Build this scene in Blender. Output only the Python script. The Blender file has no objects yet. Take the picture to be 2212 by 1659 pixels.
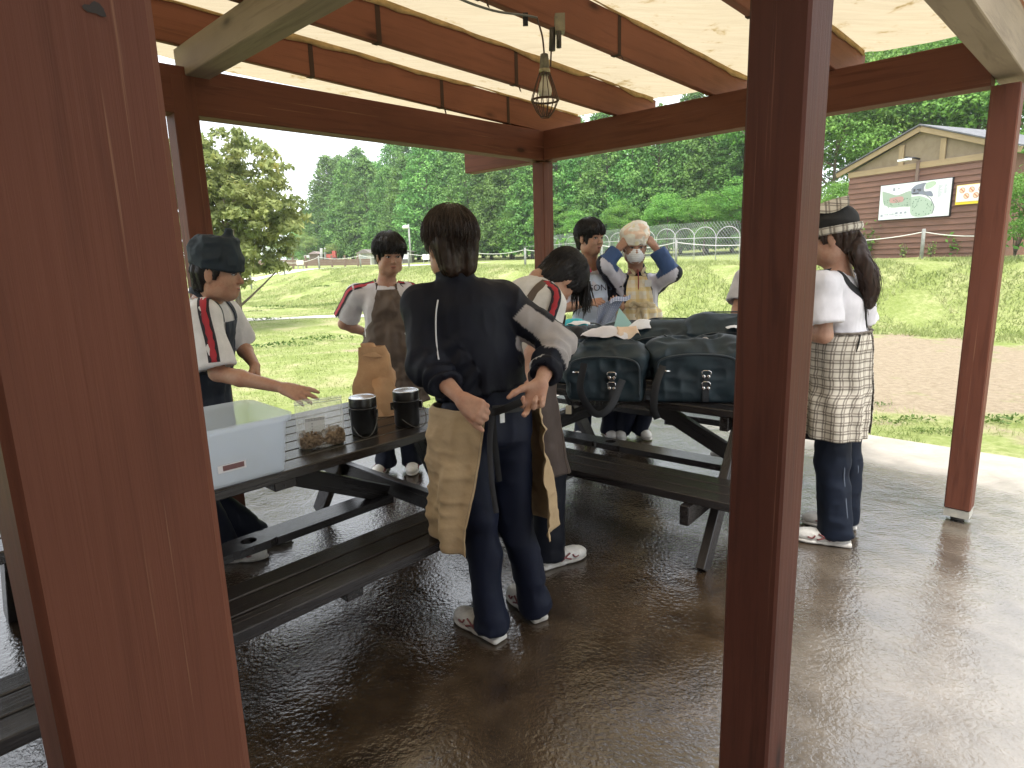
import bpy, bmesh, math, random
import numpy as np
from mathutils import Matrix, Vector

random.seed(7)
RNG = np.random.default_rng(7)
scene = bpy.context.scene
COL = scene.collection

# ---------------------------------------------------------------- camera
CAM_H, FOC, PITCH, ROLL = 1.5, 1364.0, math.radians(11.415), math.radians(1.713)
_f = np.array([0, math.cos(PITCH), -math.sin(PITCH)]); _r = np.array([1.0, 0, 0]); _u = np.cross(_r, _f)
CR = math.cos(ROLL) * _r - math.sin(ROLL) * _u
CU = math.cos(ROLL) * _u + math.sin(ROLL) * _r
CF = _f
cam_data = bpy.data.cameras.new('camera')
cam_data.sensor_width = 36.0
cam_data.lens = FOC / 2212.0 * 36.0
cam_data.clip_start = 0.02
cam_data.clip_end = 2000
cam = bpy.data.objects.new('camera', cam_data)
COL.objects.link(cam)
m = Matrix.Identity(4)
for i in range(3):
    m[i][0] = CR[i]; m[i][1] = CU[i]; m[i][2] = -CF[i]
m[2][3] = CAM_H
cam.matrix_world = m
scene.camera = cam

# ---------------------------------------------------------------- sky, sun, exposure
SUN_EL, SUN_AZ = math.radians(70), math.radians(165)      # azimuth clockwise from +Y
world = bpy.data.worlds.new('World'); scene.world = world; world.use_nodes = True
wn, wl = world.node_tree.nodes, world.node_tree.links
wn.clear()
w_out = wn.new('ShaderNodeOutputWorld'); w_bg = wn.new('ShaderNodeBackground')
w_sky = wn.new('ShaderNodeTexSky'); w_sky.sky_type = 'NISHITA'; w_sky.sun_disc = False
w_sky.sun_elevation = SUN_EL; w_sky.sun_rotation = SUN_AZ
w_sky.air_density = 1.0; w_sky.dust_density = 4.0; w_sky.ozone_density = 1.0
# thin high cloud: the blue of the sky is washed out to a nearly even white
w_mix = wn.new('ShaderNodeMix'); w_mix.data_type = 'RGBA'; w_mix.inputs[0].default_value = 0.72
w_mix.inputs[7].default_value = (14.5, 15.0, 15.6, 1)
wl.new(w_sky.outputs[0], w_mix.inputs[6]); wl.new(w_mix.outputs[2], w_bg.inputs[0])
w_bg.inputs[1].default_value = 0.15
wl.new(w_bg.outputs[0], w_out.inputs[0])
sun_d = bpy.data.lights.new('sun', 'SUN'); sun_d.energy = 5.0; sun_d.angle = math.radians(28); sun_d.color = (1, 0.96, 0.9)
sun = bpy.data.objects.new('sun', sun_d); COL.objects.link(sun)
sd = Vector((math.sin(SUN_AZ) * math.cos(SUN_EL), math.cos(SUN_AZ) * math.cos(SUN_EL), math.sin(SUN_EL)))
sun.rotation_euler = sd.to_track_quat('Z', 'Y').to_euler(); sun.location = sd * 50
vs = scene.view_settings
vs.view_transform = 'Standard'; vs.look = 'None'; vs.exposure = 0.34; vs.gamma = 1.0; vs.use_curve_mapping = False
scene.cycles.max_bounces = 6; scene.cycles.diffuse_bounces = 3; scene.cycles.glossy_bounces = 3
scene.cycles.transmission_bounces = 6; scene.cycles.transparent_max_bounces = 10
scene.cycles.use_denoising = True; scene.cycles.use_adaptive_sampling = True; scene.cycles.adaptive_threshold = 0.02
scene.cycles.sample_clamp_indirect = 8

# ---------------------------------------------------------------- helpers: frames
W2, H2 = 2212.0, 1659.0
def ray(x, y):
    return CF + CR * (x - W2 / 2) / FOC - CU * (y - H2 / 2) / FOC
CPOS = np.array([0, 0, CAM_H])
def at(x, y, Y):
    """a point seen at (x, y) in the photograph, standing Y metres in front of the camera"""
    d = ray(x, y); return CPOS + d * (Y / d[1])
def gz(x, y, z=0.0):
    d = ray(x, y); return CPOS + d * ((z - CAM_H) / d[2])
YA = math.radians(44.43)
UA = np.array([math.sin(YA), math.cos(YA), 0]); VB = np.array([-math.cos(YA), math.sin(YA), 0])
def uvw(u, v, z=0.0):
    """pavilion axes (u along the beam to the far corner, v across) to world"""
    return UA * u + VB * v + np.array([0, 0, z])

# ---------------------------------------------------------------- helpers: noise
def _hash(ix, iy, iz):
    h = (ix.astype(np.int64) * 374761393 + iy.astype(np.int64) * 668265263 + iz.astype(np.int64) * 2147483647) & 0x7fffffff
    h = ((h ^ (h >> 13)) * 1274126177) & 0x7fffffff
    h = h ^ (h >> 16)
    return (h & 0xffff).astype(np.float64) / 32767.5 - 1.0
def vnoise(P):
    P = np.asarray(P, float)
    i = np.floor(P).astype(np.int64); f = P - i; f = f * f * f * (f * (f * 6 - 15) + 10)
    x, y, z = i[..., 0], i[..., 1], i[..., 2]; fx, fy, fz = f[..., 0], f[..., 1], f[..., 2]
    def L(a, b, t): return a + (b - a) * t
    x00 = L(_hash(x, y, z), _hash(x + 1, y, z), fx); x10 = L(_hash(x, y + 1, z), _hash(x + 1, y + 1, z), fx)
    x01 = L(_hash(x, y, z + 1), _hash(x + 1, y, z + 1), fx); x11 = L(_hash(x, y + 1, z + 1), _hash(x + 1, y + 1, z + 1), fx)
    return L(L(x00, x10, fy), L(x01, x11, fy), fz)
def fbm(P, o=3):
    P = np.asarray(P, float); r = 0; a = 1.0
    for k in range(o):
        r = r + a * vnoise(P * (2 ** k) + 17.3 * k); a *= 0.5
    return r
def ridge(P): return 1 - 2 * np.abs(vnoise(P))
def unit(v):
    v = np.asarray(v, float); return v / (np.linalg.norm(v) + 1e-12)

# ---------------------------------------------------------------- helpers: materials
MATS = {}
def newmat(name):
    mt = bpy.data.materials.new(name); mt.use_nodes = True
    nt = mt.node_tree; b = nt.nodes['Principled BSDF']
    MATS[name] = mt
    return mt, nt, b
def nd(nt, t, **kw):
    n = nt.nodes.new(t)
    for k, v in kw.items():
        setattr(n, k, v)
    return n
def tex_coord(nt, scale=(1, 1, 1), kind='Object'):
    tc = nd(nt, 'ShaderNodeTexCoord'); mp = nd(nt, 'ShaderNodeMapping')
    mp.inputs['Scale'].default_value = scale
    nt.links.new(tc.outputs[kind], mp.inputs[0]); return mp.outputs[0]
def noise_node(nt, vec, scale, detail=4, rough=0.55, dist=0.0):
    n = nd(nt, 'ShaderNodeTexNoise'); n.inputs['Scale'].default_value = scale; n.inputs['Detail'].default_value = detail
    n.inputs['Roughness'].default_value = rough; n.inputs['Distortion'].default_value = dist
    nt.links.new(vec, n.inputs['Vector']); return n.outputs[0]
def ramp(nt, fac, stops):
    r = nd(nt, 'ShaderNodeValToRGB'); e = r.color_ramp.elements
    while len(e) < len(stops): e.new(0.5)
    for i, (p, c) in enumerate(stops):
        e[i].position = p; e[i].color = c if len(c) == 4 else (*c, 1)
    nt.links.new(fac, r.inputs[0]); return r.outputs[0]
def mixc(nt, fac, a, b, mode='MIX'):
    n = nd(nt, 'ShaderNodeMix', data_type='RGBA', blend_type=mode)
    for i, v in ((0, fac), (6, a), (7, b)):
        if hasattr(v, 'is_linked') or isinstance(v, bpy.types.NodeSocket): nt.links.new(v, n.inputs[i])
        elif i == 0: n.inputs[0].default_value = v
        else: n.inputs[i].default_value = (*v, 1) if len(v) == 3 else v
    return n.outputs[2]
def math_node(nt, op, a, b=None):
    n = nd(nt, 'ShaderNodeMath', operation=op)
    for i, v in ((0, a), (1, b)):
        if v is None: continue
        if isinstance(v, bpy.types.NodeSocket): nt.links.new(v, n.inputs[i])
        else: n.inputs[i].default_value = v
    return n.outputs[0]
def bump_to(nt, b, height, strength=0.3, dist=0.01):
    n = nd(nt, 'ShaderNodeBump'); n.inputs['Strength'].default_value = strength; n.inputs['Distance'].default_value = dist
    nt.links.new(height, n.inputs['Height']); nt.links.new(n.outputs[0], b.inputs['Normal'])
def M(name, col, rough=0.6, col2=None, nscale=6, stretch=(1, 1, 1), bump=0, bscale=60, bdist=0.003, metal=0, spec=0.5, transl=0, lo=0.35, hi=0.65, detail=4, sheen=0):
    if name in MATS: return MATS[name]
    mt, nt, b = newmat(name)
    b.inputs['Base Color'].default_value = (*col, 1); b.inputs['Roughness'].default_value = rough
    b.inputs['Metallic'].default_value = metal; b.inputs['Specular IOR Level'].default_value = spec
    if sheen: b.inputs['Sheen Weight'].default_value = sheen
    v = tex_coord(nt, stretch)
    if col2:
        n = noise_node(nt, v, nscale, detail)
        c = ramp(nt, n, [(lo, col), (hi, col2)]); nt.links.new(c, b.inputs['Base Color'])
    if bump:
        bump_to(nt, b, noise_node(nt, v, bscale, 3), bump, bdist)
    if transl:
        out = nt.nodes['Material Output']; t = nd(nt, 'ShaderNodeBsdfTranslucent'); ms = nd(nt, 'ShaderNodeMixShader')
        ms.inputs[0].default_value = transl
        if col2: nt.links.new(c, t.inputs[0])
        else: t.inputs[0].default_value = (*col, 1)
        nt.links.new(b.outputs[0], ms.inputs[1]); nt.links.new(t.outputs[0], ms.inputs[2]); nt.links.new(ms.outputs[0], out.inputs[0])
    return mt
def wood(name, base, dark, light, rough=0.6, wear=0.25, scale=1.0, knots=True, bump=0.25, spec=0.4):
    """painted or stained timber; the grain runs along each piece's local X"""
    mt, nt, b = newmat(name)
    info = nd(nt, 'ShaderNodeObjectInfo')
    tc = nd(nt, 'ShaderNodeTexCoord'); add = nd(nt, 'ShaderNodeVectorMath', operation='ADD')
    sc = nd(nt, 'ShaderNodeVectorMath', operation='SCALE'); sc.inputs[0].default_value = (7.3, 3.1, 5.7)
    nt.links.new(info.outputs['Random'], sc.inputs['Scale']); nt.links.new(tc.outputs['Object'], add.inputs[0]); nt.links.new(sc.outputs[0], add.inputs[1])
    mp = nd(nt, 'ShaderNodeMapping'); mp.inputs['Scale'].default_value = (0.9 * scale, 14 * scale, 14 * scale); nt.links.new(add.outputs[0], mp.inputs[0])
    g = noise_node(nt, mp.outputs[0], 2.2, 6, 0.6, 0.6)
    mp2 = nd(nt, 'ShaderNodeMapping'); mp2.inputs['Scale'].default_value = (1.2, 1.8, 1.8); nt.links.new(add.outputs[0], mp2.inputs[0])
    big = noise_node(nt, mp2.outputs[0], 1.6, 3)
    c = ramp(nt, g, [(0.3, dark), (0.5, base), (0.72, base)])
    c = mixc(nt, ramp(nt, big, [(0.35, (0, 0, 0)), (0.7, (0.6, 0.6, 0.6))]), c, dark)
    mp3 = nd(nt, 'ShaderNodeMapping'); mp3.inputs['Scale'].default_value = (1.1 * scale, 95 * scale, 95 * scale); nt.links.new(add.outputs[0], mp3.inputs[0])
    streak = noise_node(nt, mp3.outputs[0], 1.0, 5, 0.65)
    c = mixc(nt, ramp(nt, streak, [(0.63, (0, 0, 0)), (0.70, (wear, wear, wear))]), c, light)
    if knots:
        mp4 = nd(nt, 'ShaderNodeMapping'); mp4.inputs['Scale'].default_value = (1.7, 4.5, 4.5); nt.links.new(add.outputs[0], mp4.inputs[0])
        vo = nd(nt, 'ShaderNodeTexVoronoi'); vo.inputs['Scale'].default_value = 1.0; nt.links.new(mp4.outputs[0], vo.inputs['Vector'])
        c = mixc(nt, ramp(nt, vo.outputs[0], [(0.05, (0.9, 0.9, 0.9)), (0.10, (0.25, 0.25, 0.25)), (0.16, (0, 0, 0))]), c, tuple(x * 0.3 for x in dark))
    nt.links.new(c, b.inputs['Base Color'])
    b.inputs['Roughness'].default_value = rough; b.inputs['Specular IOR Level'].default_value = spec
    bump_to(nt, b, streak, bump, 0.004)
    return mt

# ---------------------------------------------------------------- helpers: objects
def tag(o, label=None, cat=None, group=None, kind=None):
    for k, v in (('label', label), ('category', cat), ('group', group), ('kind', kind)):
        if v: o[k] = v
    return o
def thing(name, loc, label, cat, group=None):
    o = bpy.data.objects.new(name, None); COL.objects.link(o); o.location = Vector(loc); o.empty_display_size = 0.1
    return tag(o, label, cat, group)
def base_of(o):
    t = Vector((0, 0, 0))
    while o is not None:
        t = t + o.location; o = o.parent
    return t
def mesh_obj(name, V, F, mat, parent=None, smooth=True, loc=None, uv=None, colors=None, mats=None, fmat=None):
    """mesh from world-space vertices; its origin is the parent's, or loc"""
    V = np.asarray(V, float)
    base = np.array(base_of(parent)) if parent is not None else (np.array(loc, float) if loc is not None else np.zeros(3))
    me = bpy.data.meshes.new(name)
    if isinstance(F, np.ndarray):
        nf, k = F.shape
        me.vertices.add(len(V)); me.vertices.foreach_set('co', (V - base).ravel())
        me.loops.add(nf * k); me.loops.foreach_set('vertex_index', F.ravel().astype(np.int32))
        me.polygons.add(nf); me.polygons.foreach_set('loop_start', np.arange(0, nf * k, k, dtype=np.int32))
        me.update(calc_edges=True)
    else:
        me.from_pydata((V - base).tolist(), [], [list(map(int, f)) for f in F]); me.update()
    if smooth: me.polygons.foreach_set('use_smooth', np.ones(len(me.polygons), bool))
    if uv is not None:
        ul = me.uv_layers.new(name='UVMap'); vi = np.zeros(len(me.loops), np.int32); me.loops.foreach_get('vertex_index', vi)
        ul.data.foreach_set('uv', np.asarray(uv, float)[vi].ravel())
    if colors is not None:
        ca = me.color_attributes.new('Col', 'FLOAT_COLOR', 'POINT')
        ca.data.foreach_set('color', np.hstack([colors, np.ones((len(V), 1))]).astype(np.float32).ravel())
    for mm in (mats or [mat]): me.materials.append(mm)
    if fmat is not None: me.polygons.foreach_set('material_index', np.asarray(fmat, np.int32))
    me.validate()
    o = bpy.data.objects.new(name, me); COL.objects.link(o)
    if parent is not None: o.parent = parent
    elif loc is not None: o.location = Vector(loc)
    return o
_BOX = {}
def box_mesh(l, w, h, bev):
    key = (round(l, 4), round(w, 4), round(h, 4), round(bev, 4))
    if key in _BOX: return _BOX[key]
    bm = bmesh.new(); bmesh.ops.create_cube(bm, size=1.0)
    bmesh.ops.scale(bm, vec=(l, w, h), verts=bm.verts)
    if bev: bmesh.ops.bevel(bm, geom=bm.edges[:], offset=bev, segments=1, affect='EDGES', profile=0.5)
    me = bpy.data.meshes.new('board'); bm.to_mesh(me); bm.free(); _BOX[key] = me
    return me
def beam(name, p0, p1, w, h, mat, parent=None, up=(0, 0, 1), bev=0.004, roll=0.0):
    """a board from p0 to p1 (centre line), w across, h along 'up'; shares its mesh with boards of the same size"""
    p0 = np.asarray(p0, float); p1 = np.asarray(p1, float); L = np.linalg.norm(p1 - p0)
    x = unit(p1 - p0); up = np.asarray(up, float); y = unit(np.cross(up, x)); z = np.cross(x, y)
    src = box_mesh(L, w, h, min(bev, w * 0.3, h * 0.3))
    me = src if (len(src.materials) and src.materials[0] == mat) else None
    if me is None:
        if len(src.materials) == 0: src.materials.append(mat); me = src
        else:
            key = (src.name, mat.name)
            if key not in _BOX:
                cp = src.copy(); cp.materials.clear(); cp.materials.append(mat); _BOX[key] = cp
            me = _BOX[key]
    o = bpy.data.objects.new(name, me); COL.objects.link(o)
    mm = Matrix.Identity(4); c = (p0 + p1) / 2
    for i in range(3):
        mm[i][0] = x[i]; mm[i][1] = y[i]; mm[i][2] = z[i]; mm[i][3] = c[i]
    if parent is not None:
        o.parent = parent; mm.translation = mm.translation - base_of(parent)
    o.matrix_local = mm
    return o
def tube_geo(pts, rad, n=8, cap=True, closed=False):
    pts = np.asarray(pts, float); N = len(pts); rad = np.broadcast_to(np.asarray(rad, float), (N,))
    T = np.gradient(pts, axis=0)
    if closed: T = np.roll(pts, -1, 0) - np.roll(pts, 1, 0)
    T /= np.linalg.norm(T, axis=1)[:, None] + 1e-12
    ref = np.array([0, 0, 1.0]) if abs(T[0, 2]) < 0.9 else np.array([1.0, 0, 0])
    u = unit(np.cross(ref, T[0])); V = []
    for i in range(N):
        u = unit(u - T[i] * (u @ T[i])); w = np.cross(T[i], u)
        a = np.arange(n) * 2 * np.pi / n
        V.append(pts[i] + rad[i] * (np.cos(a)[:, None] * u + np.sin(a)[:, None] * w))
    V = np.vstack(V); F = []
    for i in range(N if closed else N - 1):
        j = (i + 1) % N
        for k in range(n):
            F.append((i * n + k, i * n + (k + 1) % n, j * n + (k + 1) % n, j * n + k))
    if cap and not closed:
        F.append(tuple(range(n))[::-1]); F.append(tuple((N - 1) * n + k for k in range(n)))
    return V, F
def join_geo(parts):
    V, F, o = [], [], 0
    for v, f in parts:
        V.append(np.asarray(v)); F += [tuple(int(i) + o for i in q) for q in f]; o += len(v)
    return np.vstack(V), F
def lathe_geo(prof, c, n=24, cap=True):
    V, F = [], []
    a = np.arange(n) * 2 * np.pi / n
    for r, z in prof:
        V.append(np.stack([c[0] + r * np.cos(a), c[1] + r * np.sin(a), np.full(n, c[2] + z)], 1))
    for i in range(len(prof) - 1):
        for k in range(n):
            F.append((i * n + k, i * n + (k + 1) % n, (i + 1) * n + (k + 1) % n, (i + 1) * n + k))
    if cap:
        F.append(tuple(range(n))[::-1]); F.append(tuple((len(prof) - 1) * n + k for k in range(n)))
    return np.vstack(V), F
def grid_geo(P):
    """P: (a, b, 3) grid of points"""
    a, b = P.shape[:2]; i = np.arange(a * b).reshape(a, b)
    F = np.stack([i[:-1, :-1], i[1:, :-1], i[1:, 1:], i[:-1, 1:]], -1).reshape(-1, 4)
    return P.reshape(-1, 3), F
def box_geo(c, sx, sy, sz, R=None):
    s = np.array([[x, y, z] for z in (-.5, .5) for y in (-.5, .5) for x in (-.5, .5)]) * (sx, sy, sz)
    if R is not None: s = s @ np.asarray(R).T
    return s + np.asarray(c), [(0, 2, 3, 1), (4, 5, 7, 6), (0, 1, 5, 4), (2, 6, 7, 3), (0, 4, 6, 2), (1, 3, 7, 5)]
def smooth_curve(pts, n=8):
    """Catmull-Rom through points"""
    P = np.asarray(pts, float); P = np.vstack([2 * P[0] - P[1], P, 2 * P[-1] - P[-2]]); out = []
    for i in range(1, len(P) - 2):
        t = np.linspace(0, 1, n, endpoint=False)[:, None]
        a, b, c, d = P[i - 1], P[i], P[i + 1], P[i + 2]
        out.append(0.5 * (2 * b + (c - a) * t + (2 * a - 5 * b + 4 * c - d) * t ** 2 + (3 * b - a - 3 * c + d) * t ** 3))
    out.append(P[-2][None]); return np.vstack(out)

def text_mesh(name, cu):
    """flat lettering turned into a plain mesh"""
    t = bpy.data.objects.new('lettering_source', cu); COL.objects.link(t); bpy.context.view_layer.update()
    me = bpy.data.meshes.new_from_object(t.evaluated_get(bpy.context.evaluated_depsgraph_get())); bpy.data.objects.remove(t)
    o = bpy.data.objects.new(name, me); COL.objects.link(o); return o
# ================================================================ the setting
def ground_z(x, y):
    """lawn, a grassy bank rising to a terrace, gentle rise beyond"""
    u = x * UA[0] + y * UA[1]; v = x * VB[0] + y * VB[1]
    b0 = 13.3 - 0.10 * (v - 3); wdt = 2.6 + 0.16 * np.clip(v - 4, 0, 30)
    t = np.clip((u - b0) / wdt, 0, 1); s = t * t * (3 - 2 * t)
    z = -0.06 + 1.2 * s + 0.012 * np.clip(u - b0 - wdt, 0, 200)
    hill = np.clip((u - 30 + 0.25 * np.clip(-v + 12, 0, 60)) / 40, 0, 1) * np.clip((34 - v) / 40, 0, 1)
    z = z + 9 * hill ** 1.5
    P = np.stack([x, y, np.zeros_like(x)], -1)
    far = np.clip((np.hypot(x - 2, y - 3) - 4.5) / 4, 0, 1)
    return z + far * (0.035 * fbm(P * 0.6, 3) + 0.05 * s * (1 - s) * 4 * fbm(P * 1.3, 2))

def axis_steps(segs):
    out = [np.arange(a, b, s) for a, b, s in segs]; return np.concatenate(out + [[segs[-1][1]]])
gx = axis_steps([(-900, -60, 30), (-60, -24, 2.0), (-24, 24, 0.35), (24, 60, 2), (60, 900, 30)])
gy = axis_steps([(-200, -10, 19), (-10, 4, 1.0), (4, 36, 0.3), (36, 90, 1.5), (90, 1500, 40)])
GX, GY = np.meshgrid(gx, gy, indexing='ij')
V, F = grid_geo(np.stack([GX, GY, ground_z(GX, GY)], -1))
mt, nt, b = newmat('lawn_and_earth')
v = tex_coord(nt)
geo = nd(nt, 'ShaderNodeNewGeometry'); sx = nd(nt, 'ShaderNodeSeparateXYZ'); nt.links.new(geo.outputs['Position'], sx.inputs[0])
n_big = noise_node(nt, v, 0.35, 4); n_mid = noise_node(nt, v, 1.6, 5); n_fine = noise_node(nt, v, 14, 6, 0.7)
grass = ramp(nt, n_mid, [(0.3, (0.22, 0.26, 0.085)), (0.5, (0.31, 0.34, 0.14)), (0.68, (0.42, 0.40, 0.22))])
grass = mixc(nt, ramp(nt, n_fine, [(0.35, (0.75, 0.75, 0.75)), (0.7, (0, 0, 0))]), grass, (0.14, 0.19, 0.04))
earth = ramp(nt, n_fine, [(0.3, (0.215, 0.17, 0.115)), (0.7, (0.34, 0.28, 0.20))])
# trodden earth close to the slab, lawn beyond; the border wanders
uu = nd(nt, 'ShaderNodeVectorMath', operation='DOT_PRODUCT'); uu.inputs[1].default_value = tuple(UA); nt.links.new(geo.outputs['Position'], uu.inputs[0])
vv = nd(nt, 'ShaderNodeVectorMath', operation='DOT_PRODUCT'); vv.inputs[1].default_value = tuple(VB); nt.links.new(geo.outputs['Position'], vv.inputs[0])
U_, V_ = uu.outputs['Value'], vv.outputs['Value']
wob = math_node(nt, 'MULTIPLY', math_node(nt, 'SUBTRACT', n_big, 0.5), 5.0)
e1 = math_node(nt, 'SUBTRACT', math_node(nt, 'ADD', U_, wob), 6.2)          # starts past the slab
e2 = math_node(nt, 'SUBTRACT', 12.6, math_node(nt, 'ADD', U_, math_node(nt, 'MULTIPLY', wob, 0.5)))
e3 = math_node(nt, 'SUBTRACT', 10.0, math_node(nt, 'ADD', V_, wob))
em = math_node(nt, 'MINIMUM', math_node(nt, 'MINIMUM', e1, e2), e3)
em = math_node(nt, 'ADD', math_node(nt, 'MULTIPLY', em, 0.8), math_node(nt, 'MULTIPLY', math_node(nt, 'SUBTRACT', n_mid, 0.5), 5.5))
dry = math_node(nt, 'MULTIPLY', math_node(nt, 'SUBTRACT', noise_node(nt, v, 0.8, 5, 0.6), 0.53), 6.0)
dryc = nd(nt, 'ShaderNodeClamp'); nt.links.new(dry, dryc.inputs[0])
lim = math_node(nt, 'LESS_THAN', U_, 13.5)
grass = mixc(nt, math_node(nt, 'MULTIPLY', math_node(nt, 'MULTIPLY', dryc.outputs[0], 0.7), lim), grass, (0.38, 0.33, 0.20))
emc = nd(nt, 'ShaderNodeClamp'); nt.links.new(em, emc.inputs[0])
nt.links.new(mixc(nt, emc.outputs[0], grass, earth), b.inputs['Base Color'])
b.inputs['Roughness'].default_value = 0.95; b.inputs['Specular IOR Level'].default_value = 0.1
bump_to(nt, b, n_fine, 0.9, 0.05)
tag(mesh_obj('ground', V, F, mt), kind='structure')

# a pale gravel path across the lawn
def ribbon_on_ground(name, pts, width, mat, dz=0.012):
    C = smooth_curve(pts, 14); T = np.gradient(C, axis=0); T /= np.linalg.norm(T, axis=1)[:, None]
    Nn = np.stack([-T[:, 1], T[:, 0]], 1); rows = []
    for s in np.linspace(-.5, .5, 5):
        wv = width * (1 + 0.15 * vnoise(np.stack([C[:, 0] * .8, C[:, 1] * .8, np.full(len(C), s)], 1)))
        q = C + Nn * (s * wv)[:, None]; rows.append(np.stack([q[:, 0], q[:, 1], ground_z(q[:, 0], q[:, 1]) + dz], 1))
    V, F = grid_geo(np.stack(rows, 1)); return tag(mesh_obj(name, V, F, mat), kind='structure')
PATH = M('pale_gravel', (0.50, 0.47, 0.42), 0.95, (0.62, 0.59, 0.54), 9, bump=0.5, bscale=90)
ribbon_on_ground('path', [(-22, 17.6), (-12, 17.9), (-6.6, 18.1), (-3.0, 18.2), (-1.5, 18.2)], 0.75, PATH)
ribbon_on_ground('terrace_path', [(-30, 33.5), (-14, 34), (-6, 34.4), (-1, 35)], 1.5, PATH)

# wet trowelled concrete slab, dry along its outer margin
mt, nt, b = newmat('wet_concrete')
v = tex_coord(nt)
geo = nd(nt, 'ShaderNodeNewGeometry')
uu = nd(nt, 'ShaderNodeVectorMath', operation='DOT_PRODUCT'); uu.inputs[1].default_value = tuple(UA); nt.links.new(geo.outputs['Position'], uu.inputs[0])
vv = nd(nt, 'ShaderNodeVectorMath', operation='DOT_PRODUCT'); vv.inputs[1].default_value = tuple(VB); nt.links.new(geo.outputs['Position'], vv.inputs[0])
nb = noise_node(nt, v, 1.1, 4, 0.6); nm = noise_node(nt, v, 5, 6, 0.65, 0.4); nf = noise_node(nt, v, 55, 3, 0.55, 0.3)
mps = nd(nt, 'ShaderNodeMapping'); mps.inputs['Rotation'].default_value = (0, 0, 0.5); mps.inputs['Scale'].default_value = (14, 70, 30)
nt.links.new(geo.outputs['Position'], mps.inputs[0])
sw = noise_node(nt, mps.outputs[0], 1.0, 4, 0.6, 0.9)
edge = math_node(nt, 'ADD', math_node(nt, 'SUBTRACT', uu.outputs['Value'], 4.75), math_node(nt, 'MULTIPLY', math_node(nt, 'SUBTRACT', nb, 0.5), 1.6))
# the unroofed side towards the viewer's right has drained to a paler damp grey
vd = math_node(nt, 'SUBTRACT', math_node(nt, 'ADD', 1.0, math_node(nt, 'MULTIPLY', math_node(nt, 'SUBTRACT', nb, 0.5), 1.2)), vv.outputs['Value'])
vc = nd(nt, 'ShaderNodeClamp'); nt.links.new(math_node(nt, 'MULTIPLY', vd, 1.1), vc.inputs[0])
ec = nd(nt, 'ShaderNodeClamp'); nt.links.new(math_node(nt, 'MULTIPLY', edge, 2.2), ec.inputs[0]); dry = ec.outputs[0]
wetc = ramp(nt, nm, [(0.30, (0.013, 0.008, 0.005)), (0.5, (0.033, 0.021, 0.012)), (0.70, (0.062, 0.042, 0.025))])
wetc = mixc(nt, ramp(nt, nb, [(0.4, (0, 0, 0)), (0.7, (0.6, 0.6, 0.6))]), wetc, (0.080, 0.057, 0.035))
dryc = ramp(nt, nm, [(0.3, (0.24, 0.205, 0.155)), (0.7, (0.36, 0.32, 0.26))])
damp = ramp(nt, nm, [(0.3, (0.16, 0.14, 0.115)), (0.7, (0.25, 0.225, 0.19))])
wetc = mixc(nt, math_node(nt, 'MULTIPLY', vc.outputs[0], 0.85), wetc, damp)
nt.links.new(mixc(nt, dry, wetc, dryc), b.inputs['Base Color'])
rr = ramp(nt, nb, [(0.3, (0.02,) * 3), (0.7, (0.07,) * 3)])
nt.links.new(mixc(nt, dry, rr, (0.75, 0.75, 0.75)), b.inputs['Roughness'])
b.inputs['Specular IOR Level'].default_value = 0.85; b.inputs['IOR'].default_value = 1.72
hsum = math_node(nt, 'ADD', math_node(nt, 'MULTIPLY', nf, 1.2), math_node(nt, 'MULTIPLY', sw, 0.12))
hsum = math_node(nt, 'ADD', hsum, math_node(nt, 'MULTIPLY', nm, 2.2))
hsum = math_node(nt, 'MULTIPLY', hsum, ramp(nt, nb, [(0.36, (0.35,) * 3), (0.62, (1,) * 3)]))
bump_to(nt, b, hsum, 0.30, 0.011)
slab = [(-6, -7), (5.53, -7), (5.53, 5.05), (-6, 5.05)]
SV, SF = [], []
ring = []
for (u, v_) in slab: ring.append(uvw(u, v_))
top = [p + [0, 0, 0] for p in ring]; bot = [p + np.array([0, 0, -0.4]) for p in ring]
inn = [p + np.array([0, 0, -0.006]) for p in ring]
V = np.array(bot + top); F = [(0, 1, 5, 4), (1, 2, 6, 5), (2, 3, 7, 6), (3, 0, 4, 7), (4, 5, 6, 7)]
o = mesh_obj('concrete_floor', V, F, mt, smooth=False); tag(o, kind='structure')

# ---------------------------------------------------------------- pavilion
RED = wood('red_stained_timber', (0.138, 0.049, 0.030), (0.088, 0.031, 0.019), (0.30, 0.165, 0.10), 0.6, 0.5, 1.0, True, 0.3, 0.16)
RAFT = wood('rafter_timber', (0.215, 0.082, 0.046), (0.145, 0.054, 0.030), (0.32, 0.15, 0.085), 0.65, 0.2, 1.0, True, 0.25, 0.16)
GREYW = wood('weathered_timber', (0.30, 0.235, 0.165), (0.19, 0.145, 0.10), (0.45, 0.38, 0.28), 0.75, 0.4, 1.0, True, 0.25, 0.2)
S = 0.12; H = S / 2
pav = thing('pavilion', uvw(2.65, 2.0), 'open timber pavilion with red-brown posts, beams, rafters and a cream sheet roof', 'pavilion')
def post(u, v_, z0, z1, mat=RED, label=None):
    o = beam('post', uvw(u + H, v_ + H, z0), uvw(u + H, v_ + H, z1), S, S, mat, pav, up=tuple(-VB), bev=0.006)
    if label: o['label'] = label
    return o
RED_SHADED = wood('shaded_red_timber', (0.074, 0.024, 0.0145), (0.045, 0.014, 0.009), (0.20, 0.10, 0.06), 0.6, 0.5, 1.0, True, 0.3, 0.16)  # darker copy of the red stain: the near post's shade put into its colour
lp_ = post(0.047, 0.481, 0.0, 2.62); post(1.314, 0.485, 0.0, 2.24, RED_SHADED)
KNOT = M('knot_dark', (.018, .009, .006), .7); KRING = M('knot_ring', (.062, .020, .012), .65, (.10, .032, .02), 160)
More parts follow.
